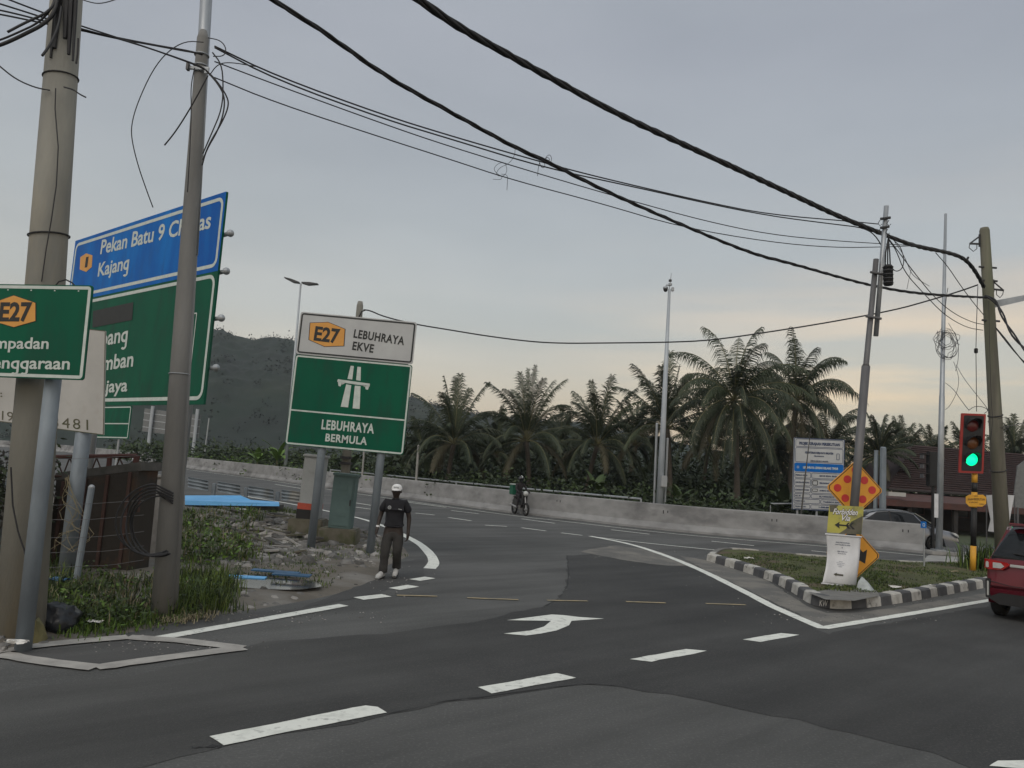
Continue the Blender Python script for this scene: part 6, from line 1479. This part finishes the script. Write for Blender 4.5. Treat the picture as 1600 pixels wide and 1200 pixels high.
    for wx in wheels:
        for s_ in (-1, 1):
            yy = s_ * (hw - .12); mb = MB(); n = 28; prof = [(-.095, wr * .68), (-.10, wr * .9), (-.075, wr), (.075, wr), (.10, wr * .9), (.095, wr * .68)]
            vs = [(wx + r_ * math.cos(2 * math.pi * k / n), yy + d_, wr + r_ * math.sin(2 * math.pi * k / n)) for d_, r_ in prof for k in range(n)]
            mb.add(vs, [(i * n + k, i * n + (k + 1) % n, (i + 1) * n + (k + 1) % n, (i + 1) * n + k) for i in range(5) for k in range(n)], 'tyre'); wh = mb.build('tyre', t, local=True, smooth=True); wh.name = 'wheel'
            mb = MB(); yf = yy + s_ * .085; mb.cyl((wx, yy - s_ * .02, wr), (wx, yy + s_ * .02, wr), wr * .66, 'plastic_black', seg=24); mb.cyl((wx, yf - s_ * .03, wr), (wx, yf, wr), .05, 'rim')
            for k in range(10): a = 2 * math.pi * k / 10; mb.tube([(wx, yf - s_ * .01, wr), (wx + wr * .66 * math.cos(a), yf - s_ * .01, wr + wr * .66 * math.sin(a))], [.03, .018], 'rim', 5)
            mb.tube([(wx + wr * .67 * math.cos(2 * math.pi * k / 24), yf - s_ * .005, wr + wr * .67 * math.sin(2 * math.pi * k / 24)) for k in range(25)], .016, 'rim', 6); mb.build('rim', wh, local=True)
    spec['extra'](t, hw, body)
    t.location = loc; t.rotation_euler.z = yaw; return t
def patch(mb, pts, m, off=0): mb.poly(pts, m)
# grey sedan heading right
sed = dict(len=4.44, wid=1.70, wr=.305, wheels=(-1.40, 1.20), chrome=True,
  low=[(-2.20, .70, .74, .34), (-2.15, .95, .84, .24), (-1.9, 1.0, .94, .20), (-1.2, .985, .99, .19), (0, .95, 1, .19), (.75, .93, 1, .19), (1.25, .88, .985, .19), (1.75, .80, .93, .20), (2.05, .70, .84, .21), (2.17, .58, .72, .24), (2.22, .46, .64, .30)],
  cab=[(-1.95, 1.0, .62, .95, .78), (-1.55, 1.16, .66, .96, .82), (-.95, 1.38, .70, .95, .86), (-.45, 1.455, .72, .94, .88), (.1, 1.46, .72, .93, .89), (.45, 1.41, .71, .92, .88), (.85, 1.20, .74, .91, .86), (1.2, .98, .76, .88, .82), (1.35, .88, .74, .86, .80)],
  roof=(-1.15, .50), pillars=[(-1.75, -1.0, .26, None), (-.38, -.42, .07, 'plastic_black'), (1.08, .50, .08, None)], seams=(-1.12, -.30, .72), handles=(-.95, -.10), mirror=.72)
def sed_extra(t, hw, body):
    for s_ in (-1, 1):
        mb = MB(); a = [(1.78, s_ * hw * .93, .76), (1.95, s_ * hw * .895, .73), (2.10, s_ * hw * .80, .66), (2.185, s_ * hw * .60, .60), (2.195, s_ * hw * .58, .54), (2.11, s_ * hw * .83, .57), (1.95, s_ * hw * .93, .64)]
        mb.prism(a, Vector((.012, s_ * .02, .012)), 'lamp_clear'); mb.build('headlight', t, local=True)
        mb = MB(); mb.box((-2.12, s_ * hw * .72, .84), (.14, .32, .16), 'lamp_red', bev=.03); mb.build('tail_light', t, local=True)
        mb = MB(); mb.box((2.19, s_ * hw * .52, .34), (.05, .22, .08), 'plastic_black', bev=.02); mb.build('fog_recess', t, local=True)
    mb = MB(); mb.box((2.21, 0, .55), (.05, .95, .11), 'plastic_black', bev=.02); mb.box((2.235, 0, .60), (.02, .9, .025), 'chrome', bev=.006); mb.build('grille', t, local=True)
    mb = MB(); mb.box((2.20, 0, .33), (.06, .9, .12), 'plastic_black', bev=.02); mb.build('air_intake', t, local=True)
    mb = MB(); mb.box((2.245, 0, .46), (.012, .45, .10), 'plastic_black'); mb.build('number_plate', t, local=True)
    mb = MB(); mb.prism([(.56, -.56, 1.37), (1.18, -.62, 1.015), (1.18, .62, 1.015), (.56, .56, 1.37)], Vector((.02, 0, .022)), 'windscreen'); mb.build('windscreen', t, local=True)
sed['extra'] = sed_extra
p0, p1 = W(1502, 850, 29.0), W(1400, 850, 29.0)
make_car('parked_car', 'dark grey sedan facing right, half hidden behind the end of the concrete barrier', 'car_grey', sed, (p0.x - 1.95, 30.2, 0), R(-4))
# red hatchback heading away to the right
hat = dict(len=3.9, wid=1.78, wr=.325, wheels=(-1.22, 1.30),
  low=[(-1.88, .62, .90, .42), (-1.86, .93, .93, .30), (-1.80, 1.10, .945, .27), (-1.6, 1.13, .97, .24), (-1.2, 1.10, .99, .21), (-.4, 1.05, 1, .2), (.6, 1.02, 1, .2), (1.2, .98, .985, .2), (1.65, .88, .93, .22), (1.92, .72, .84, .24), (2.02, .5, .7, .3)],
  cab=[(-1.80, 1.16, .80, 1.08, .86), (-1.70, 1.34, .73, 1.08, .87), (-1.60, 1.50, .67, 1.08, .88), (-1.48, 1.62, .64, 1.08, .88), (-1.1, 1.665, .73, 1.07, .89), (-.4, 1.68, .73, 1.05, .90), (.2, 1.64, .72, 1.03, .89), (.7, 1.42, .74, 1.0, .87), (1.15, 1.12, .75, .97, .84), (1.35, .99, .73, .95, .82)],
  roof=(-1.66, .25), pillars=[(-1.45, -1.35, .30, None), (-.42, -.42, .07, 'plastic_black'), (.95, .30, .08, None)], seams=(-1.0, -.35, .75), handles=(-.85, -.1), mirror=.72)
def hat_extra(t, hw, body):
    for s_ in (-1, 1):
        mb = MB(); pts = [(-1.835, s_ * hw * .955, 1.03), (-1.895, s_ * hw * .86, 1.03), (-1.905, s_ * hw * .55, 1.00), (-1.905, s_ * hw * .50, .965), (-1.905, s_ * hw * .62, .87), (-1.895, s_ * hw * .86, .855), (-1.835, s_ * hw * .957, .87)]
        mb.prism(pts, Vector((-.02, s_ * .012, 0)), 'lamp_red'); tl = mb.build('tail_light', t, local=True)
        mb = MB(); mb.prism([(-1.918, s_ * hw * .80, .985), (-1.925, s_ * hw * .66, .985), (-1.925, s_ * hw * .60, .93), (-1.925, s_ * hw * .66, .89), (-1.918, s_ * hw * .80, .89)], Vector((-.012, 0, 0)), 'lamp_clear'); mb.build('reversing_lens', tl, local=True)
        mb = MB(); mb.box((-1.895, s_ * hw * .895, .935), (.035, .07, .11), 'lamp_clear', bev=.01); mb.build('indicator_lens', tl, local=True)
        mb = MB(); mb.box((-1.882, s_ * hw * .90, .52), (.03, .03, .26), 'lamp_clear', bev=.008); mb.box((-1.872, s_ * hw * .90, .52), (.03, .08, .34), 'plastic_black', bev=.01); mb.build('reflector', t, local=True)
        mb = MB(); mb.box((2.0, s_ * hw * .62, .70), (.08, .34, .14), 'lamp_clear', bev=.03); mb.build('headlight', t, local=True)
    mb = MB(); mb.box((-1.895, 0, .955), (.03, .92, .05), 'lamp_clear', bev=.01); mb.build('garnish', t, local=True)
    mb = MB(); mb.prism([(-1.90, -.80, .36), (-1.90, -.62, .46), (-1.90, .62, .46), (-1.90, .80, .36), (-1.90, .62, .26), (-1.90, -.62, .26)], Vector((.06, 0, 0)), 'plastic_black'); mb.build('lower_bumper', t, local=True)
    mb = MB(); mb.box((-1.90, 0, .72), (.014, .46, .12), 'plastic_black', bev=.004); mb.build('number_plate', t, local=True)
    mb = MB(); mb.box((-1.60, 0, 1.665), (.34, 1.02, .045), 'car_red', Matrix.Rotation(R(6), 3, 'Y'), bev=.018); sp = mb.build('spoiler', t, local=True)
    mb = MB(); mb.box((-1.775, 0, 1.652), (.02, .42, .025), 'chrome'); mb.build('brake_light', sp, local=True)
    mb = MB(); mb.tube([(-1.89, -hw * .90, .655), (-1.905, -hw * .5, .60), (-1.905, hw * .5, .60), (-1.89, hw * .90, .655)], .006, 'seam', 4); mb.build('bumper_seam', body, local=True)
    mb = MB(); mb.tube([(-1.83, 0, 1.12), (-1.82, .42, 1.17)], .012, 'plastic_black', 5); mb.build('wiper', t, local=True)
hat['extra'] = hat_extra
yaw = R(90 - 47)
rl_ = G(1551, 961); d = Vector((math.cos(yaw), math.sin(yaw), 0)); lft = Vector((-d.y, d.x, 0))
ctr_ = Vector((rl_.x, rl_.y, 0)) - lft * .85 + d * 1.42
make_car('red_car', 'red hatchback seen from behind at the right edge of the photo', 'car_red', hat, (ctr_.x, ctr_.y, .004), yaw)
# ================================================================== HOUSE, SCRAP AND LITTER
def bx3(mb, px0, px1, z0, z1, Y_, dp, m):
    a, b = W(px0, 760, Y_).x, W(px1, 760, Y_).x; mb.box(((a + b) / 2, Y_ + dp / 2, (z0 + z1) / 2), (b - a, dp, z1 - z0), m)
def zat(px, py, Y_): return W(px, py, Y_).z
YH = 47
t = thing('house', (W(1480, 800, YH).x, YH, 0), 'single storey dark house with a brown red roof behind the grey car', 'house')
mb = MB(); bx3(mb, 1392, 1720, -.03, zat(1480, 778, YH + 3), YH + 3, 6, 'wall_dark'); mb.build('wall', t)
# hipped main roof
zt, zb = zat(1480, 698, YH + 6), zat(1480, 770, YH + 1.5)
A_ = [Vector((W(1388, 760, YH + 1).x, YH + 1, zb)), Vector((W(1760, 760, YH + 1).x, YH + 1, zb)), Vector((W(1760, 760, YH + 1).x, YH + 12, zb)), Vector((W(1388, 760, YH + 1).x, YH + 12, zb))]
r0, r1 = Vector((W(1432, 700, YH + 6).x, YH + 6.5, zt)), Vector((W(1720, 700, YH + 6).x, YH + 6.5, zt - .2))
mb = MB(); mb.add(A_ + [r0, r1], [(0, 1, 5, 4), (1, 2, 5), (2, 3, 4, 5), (3, 0, 4), (3, 2, 1, 0)], 'roof_brown'); rf = mb.build('roof', t); 
mb = MB()
for i in range(1, 22):
    k = i / 22; a, b = A_[0].lerp(r0, k), A_[1].lerp(r1, k); mb.tube([a + Vector((0, -.03, .03)), b + Vector((0, -.03, .03))], .035, 'roof_brown', 4)
mb.build('tile_courses', rf)
mb = MB(); mb.tube([A_[0] + Vector((0, -.05, -.03)), A_[1] + Vector((0, -.05, -.03))], .08, 'wall_dark', 6); mb.build('gutter', t)
za = zat(1480, 782, YH - 3); zc = zat(1480, 797, YH - 6)
a0, a1 = W(1352, 760, YH - 3).x, W(1700, 760, YH - 3).x
mb = MB(); mb.prism([Vector((a0, YH + 2, za + .25)), Vector((a1, YH + 2, za + .25)), Vector((a1, YH - 4, za - .22)), Vector((a0, YH - 4, za - .22))], Vector((0, 0, .06)), 'wall_panel'); mb.build('porch_roof', t)
mb = MB(); mb.box(((a0 + a1) / 2, YH - 4.03, za - .32), (a1 - a0, .06, .34), 'wall_panel'); mb.build('fascia', t)
mb = MB(); a, b = W(1385, 775, YH - 3.5).x, W(1412, 775, YH - 3.5).x; mb.box(((a + b) / 2, YH - 3.5, zat(1398, 772, YH - 3.5)), (b - a, .5, .22), 'board_white'); mb.build('pale_ridge_piece', t)
for px in (1358, 1420, 1492, 1560, 1640): mb = MB(); x = W(px, 800, YH - 3.8).x; mb.box((x, YH - 3.8, (za - .4) / 2), (.22, .22, za - .38), 'wall_dark'); mb.build('porch_post', t)
mb = MB(); bx3(mb, 1362, 1388, 0, 1.9, YH - 1, .2, 'wall_panel'); mb.build('side_wall', t)
for px in (1430, 1500, 1575):
    mb = MB(); x = W(px, 800, YH + 2.9).x; mb.box((x, YH + 2.94, 1.35), (1.1, .08, 1.0), 'glass'); wn = mb.build('window', t); mb = MB(); q = Panel(Vector((x - .6, YH + 2.88, .8)), Vector((x + .6, YH + 2.88, .8)), Vector((x - .6, YH + 2.88, 1.9))); q.frame(mb, 0, 0, 1.2, 1.1, .02, .07, 'wall_panel', .01); mb.build('window_frame', wn)
# dark net screen by the pole at the right
mb = MB(); YN = 36
mb.prism([W(x, y, YN) for x, y in ((1590, 728), (1640, 690), (1640, 800), (1582, 792))], Vector((0, .05, 0)), 'sign_back'); o = mb.build('shade_net'); tag(o, 'grey sloping tarpaulin shelter at the right edge behind the red car', 'tarpaulin')
mb = MB(); a = W(1590, 760, YN + .05); mb.tube([(a.x, YN + .05, -.03), (a.x, YN + .05, W(1590, 728, YN).z)], .05, 'galv_dark', 6); mb.build('pole', o)
# --- steel panels standing on the slip road (left middle distance)
YG = 33.5
t = thing('stacked_guard_rail', (W(370, 770, YG).x, YG, 0), 'row of old steel guard rail panels on wide grey posts beyond the blue sheet', 'guard rail')
for k, (x0, y0, x1, y1) in enumerate(((294, 745, 325, 753), (340, 752, 375, 760), (388, 759, 427, 767), (440, 765, 478, 772))):
    P = Panel(W(x0, y0 + 16, YG), W(x1, y1 + 14, YG - .2), W(x0, y0, YG)); mb = MB(); n = 12; vs = []
    for i in range(n + 1):
        b = P.h * i / n; d_ = .05 * math.cos(i / n * math.pi * 6)
        vs += [P.at(0, b, d_), P.at(P.w, b, d_)]
    mb.add(vs, [(2 * i, 2 * i + 1, 2 * i + 3, 2 * i + 2) for i in range(n)], 'post_blue'); o = mb.build('beam_panel', t, smooth=True)
    so = o.modifiers.new('s', 'SOLIDIFY'); so.thickness = .01
for px in (331, 382, 432): mb = MB(); a = W(px, 790, YG + .1); zt_ = W(px, 755 + (px - 331) * .13, YG).z; mb.box((a.x, YG + .12, zt_ / 2), (.16, .12, zt_), 'post_blue', bev=.02); mb.build('post', t)
# --- blue sheet on the rubble
YS_ = 27; mb = MB()
up = [(289, 774), (350, 772), (376, 774), (392, 780), (436, 784)]; lo_ = [(289, 782), (350, 784), (392, 786), (436, 787)]
zz0 = .35
q = [W(289, 774, 27.6), W(340, 774, 27.6), (W(376, 774, 27.4)), W(392, 781, 27.2), W(436, 784, 27.0), W(436, 787, 26.6), W(289, 782, 26.6)]
mb.add(q, [(0, 1, 2, 3, 6), (3, 4, 5, 6)], 'blue_sheet')
f1 = [W(289, 782, 26.6), W(436, 787, 26.6), W(436, 791, 26.55), W(289, 789, 26.55)]; mb.prism(f1, Vector((0, .05, 0)), 'blue_sheet')
q2 = W(360, 789, 26.7); mb.prism([Vector((W(289, 780, 26.7).x, 26.75, .0)), Vector((W(436, 780, 26.7).x, 26.75, 0)), Vector((W(436, 780, 26.7).x, 26.75, W(436, 790, 26.6).z)), Vector((W(289, 780, 26.7).x, 26.75, W(289, 788, 26.6).z))], Vector((0, .6, 0)), 'stone_dark')
tag(mb.build('blue_sheet'), 'bright blue folded sheet lying across the top of the rubble mound', 'sheet')
mb = MB()
for (x, y, w_, h_, a, m_) in ((385, 906, .6, .16, .1, 'blue_sheet'), (300, 915, .5, .16, .2, 'blue_sheet'), (430, 902, .8, .14, -.1, 'blue_dark'), (455, 910, .6, .16, 0, 'blue_dark')):
    p = G(x, y, .05); mb.box((p.x, p.y, verge_z(p.x, p.y) + .03 + .005 * len(mb.f)), (w_, h_, .02), m_, Matrix.Rotation(a, 3, 'Z') @ Matrix.Rotation(R(3), 3, 'X'))
o = mb.build('blue_board_scraps'); tag(o, 'broken blue board scraps lying round the puddle on the verge', 'debris', kind='stuff')
# bird-like dark lump on the blue sheet is left plain: a small stone
# --- rusty scrap bin behind wires at the left
YR_ = 12.8
t = thing('scrap_bin', (W(150, 890, YR_).x, YR_, 0), 'rusty dark scrap bin with a red lattice top between the two concrete poles', 'scrap bin')
P = Panel(W(70, 905, YR_), W(200, 890, YR_ - .3), W(88, 750, YR_))
zb_ = min(P.o.z, 0)
mb = MB(); mb.prism([P.at(0, -.2), P.at(P.w, -.2), P.at(P.w, P.h - .03), P.at(0, P.h)], -P.n * .5, 'rust_plate'); mb.build('side_panels', t)
mb = MB(); mb.prism([P.at(-.03, P.h - .01), P.at(P.w + .05, P.h - .04), P.at(P.w + .02, P.h + .10), P.at(-.03, P.h + .12)], -P.n * .55, 'stone_dark'); mb.build('rim_sheet', t)
for i in range(4): mb = MB(); a_ = P.w * (.1 + .27 * i); mb.box(P.at(a_, P.h * .5, .02), (.05, .04, P.h * .95), 'rust'); mb.build('rib', t)
mb = MB()
for px0, py0, px1, py1, r in ((86, 714, 214, 712, .035), (86, 744, 170, 745, .022), (172, 711, 168, 746, .045), (214, 712, 207, 748, .05), (170, 745, 207, 748, .02)):
    mb.tube([W(px0, py0, YR_), W(px1, py1, YR_)], r, 'rust_red' if r > .03 else 'rust', 6)
xs_ = [88 + i * 10.5 for i in range(9)]
for i, x in enumerate(xs_[:-1]): mb.tube([W(x, 743 if i % 2 else 715, YR_), W(xs_[i + 1], 715 if i % 2 else 743, YR_)], .012, 'rust', 5)
for a, b in (((176, 744), (187, 716)), ((187, 716), (200, 745))): mb.tube([W(*a, YR_), W(*b, YR_)], .012, 'rust', 5)
mb.build('lattice_top', t)
mb = MB(); mb.tube([W(219, 764, YR_ - .2), W(215, 800, YR_ - .2)], .035, 'rust', 6); mb.tube([W(206, 763, YR_ - .2), W(222, 764, YR_ - .2)], .03, 'rust', 6); mb.tube([W(208, 764, YR_ - .2), W(206, 840, YR_ - .2)], .02, 'rust', 6); mb.build('corner_bracket', t)
# white pillar behind
a = W(225, 880, 14.2); t = thing('white_pillar', (a.x, 14.2, 0), 'whitewashed concrete slab standing behind the cable coil', 'pillar')
mb = MB(); ztp = W(232, 745, 14.2).z; mb.box((a.x + .02, 14.3, ztp / 2), (.40, .18, ztp), 'stone_pale', bev=.02); mb.build('slab', t); mb = MB(); mb.box((a.x + .02, 14.3, ztp + .02), (.46, .24, .05), 'concrete', bev=.01); mb.build('cap', t)
# leaning grey pipe and wire fence strands
a, b = W(118, 912, 11.2), W(143, 762, 11.2); a.z = -.02; t = thing('thin_post', (a.x, 11.2, 0), 'grey fence post leaning in front of the rusty bin', 'post'); mb = MB(); mb.tube([a, b], .045, 'post_blue', 10); mb.build('tube', t); mb = MB(); mb.ball(b, .047, 'galv', seg=8, rg=5); mb.build('cap', t)
for i, py in enumerate((716, 788, 812, 838, 862, 885)):
    mb = MB(); pts = [W(x, py + dy + random.uniform(-1.5, 1.5), 11.1) for x, dy in ((-40, 4), (20, 2), (75, 1), (135, 0), (170, -2), (225, -4 - i))]; mb.tube(smooth_line(pts, 1), .003, 'galv_dark', 4); tag(mb.build('fence_wire'), 'thin galvanised fence strand stretched in front of the rusty bin', 'wire', 'fence strands before the rusty bin')
mb = MB()
for k in range(7):
    x = 100 + random.uniform(-4, 10); pts = [W(x + random.uniform(-8, 12) * j, 745 + 24 * j + random.uniform(-4, 4), 11.6) for j in (0, .5, 1, 1.6, 2.4, 3.2, 4, 4.8)]; mb.tube(smooth_line(pts, 1), .004, 'straw', 4)
tag(mb.build('dry_vine'), 'dry straw coloured vine stems hanging over the rusty bin', 'vine')
# stones, bag, litter
mb = MB(); p = W(60, 975, 8.15); rock(mb, (p.x - .02, p.y, 0), .17, 'mossy_stone', 1.5); tag(mb.build('mossy_block'), 'yellowish mossy stone block at the foot of the big concrete pole', 'stone')
p = G(92, 975, .1); mb = MB()
mb.ball((p.x, p.y, .15), .2, 'bag_black', sq=(1.2, 1, .8), seg=26, rg=18)
for v in mb.v: q = v - Vector((p.x, p.y, .15)); v.xyz = Vector((p.x, p.y, .15)) + q * (1 + .45 * noise.noise(q * 7) + .2 * noise.noise(q * 18))
tag(mb.build('rubbish_bag', smooth=True), 'crumpled black rubbish bag in the weeds near the big pole', 'bag')
def scrap(px, py, w_, label, nm, m='litter', z=.07):
    p = G(px, py, .08); mb = MB(); n = 7; vs = []
    for j in range(n):
        for i in range(n): vs.append((p.x + (i / (n - 1) - .5) * w_ + random.gauss(0, .012), p.y + (j / (n - 1) - .5) * w_ * .5 + random.gauss(0, .012), max(.03, verge_z(p.x, p.y)) + z + random.uniform(0, w_ * .16)))
    mb.add(vs, [(j * n + i, j * n + i + 1, (j + 1) * n + i + 1, (j + 1) * n + i) for j in range(n - 1) for i in range(n - 1)], m); tag(mb.build(nm), label, 'litter')
scrap(147, 976, .17, 'white crumpled plastic scrap in the grass by the kerb box', 'plastic_litter'); scrap(106, 972, .15, 'long white litter strip beside the black bag', 'plastic_litter')
scrap(25, 1008, .22, 'pale torn wrapper at the foot of the blue grey post', 'plastic_litter'); scrap(8, 985, .25, 'pink white rag hanging low at the left edge', 'rag', z=.15); scrap(372, 806, .5, 'white plastic sheet scrap on top of the rubble mound', 'plastic_litter', z=.12)
scrap(88, 915, .3, 'dark blue plastic lump in the weeds before the bin', 'plastic_litter', 'blue_dark', .1)
def iscrap(px, py, w_, label, m='litter'):
    p = G(px, py, .25); mb = MB(); n = 5; zz_ = isl_z(p.x, p.y)
    mb.add([(p.x + (i / (n - 1) - .5) * w_ + random.gauss(0, .012), p.y + (j / (n - 1) - .5) * w_ * .45 + random.gauss(0, .01), zz_ + .02 + random.uniform(0, .05)) for j in range(n) for i in range(n)], [(j * n + i, j * n + i + 1, (j + 1) * n + i + 1, (j + 1) * n + i) for j in range(n - 1) for i in range(n - 1)], m); tag(mb.build('paper_litter'), label, 'litter')
iscrap(1170, 871, .22, 'white crumpled paper at the back corner of the island'); iscrap(1400, 915, .25, 'small white scraps on the island grass right of the cloth'); iscrap(1455, 912, .16, 'tiny white scrap by the front kerb near the marker stake'); iscrap(1492, 893, .24, 'pale straw litter left of the yellow signal post', 'straw')
# painted graffiti letters on the kerb
_fr = resample(front, .05); _a = min(_fr, key=lambda q: (q - G(1281, 949)).length); _b = min(_fr, key=lambda q: (q - G(1301, 952)).length); _o = (_b - _a).normalized(); _o = Vector((_o.y, -_o.x, 0)) * .045; _a = _a + _o + Vector((0, 0, .02)); _b = _b + _o + Vector((0, 0, .02))
mb = MB(); P = Panel(_a, _b, _a + Vector((0, .01, .14))); P.text(mb, 'KW', .01, .01, P.w * .8, .11, 'litter', .004, .01, .2); mb.build('painted_letters', kerb_o)
# --- air: light evening haze in one closed box round everything
hz = MB(); hz.box((-60, 262, 48), (1300, 580, 104), 'black'); o = hz.build('haze'); o['kind'] = 'stuff'; o['label'] = 'thin grey blue evening haze in the air over the whole place'; o['category'] = 'haze'
hm_ = bpy.data.materials.new('haze_air'); hm_.use_nodes = True; nt2 = hm_.node_tree; nt2.nodes.clear(); oo = nt2.nodes.new('ShaderNodeOutputMaterial'); pv_ = nt2.nodes.new('ShaderNodeVolumePrincipled')
pv_.inputs['Color'].default_value = (.80, .88, 1, 1); pv_.inputs['Density'].default_value = HAZE; pv_.inputs['Anisotropy'].default_value = 0
nt2.links.new(pv_.outputs[0], oo.inputs['Volume']); o.data.materials.clear(); o.data.materials.append(hm_)
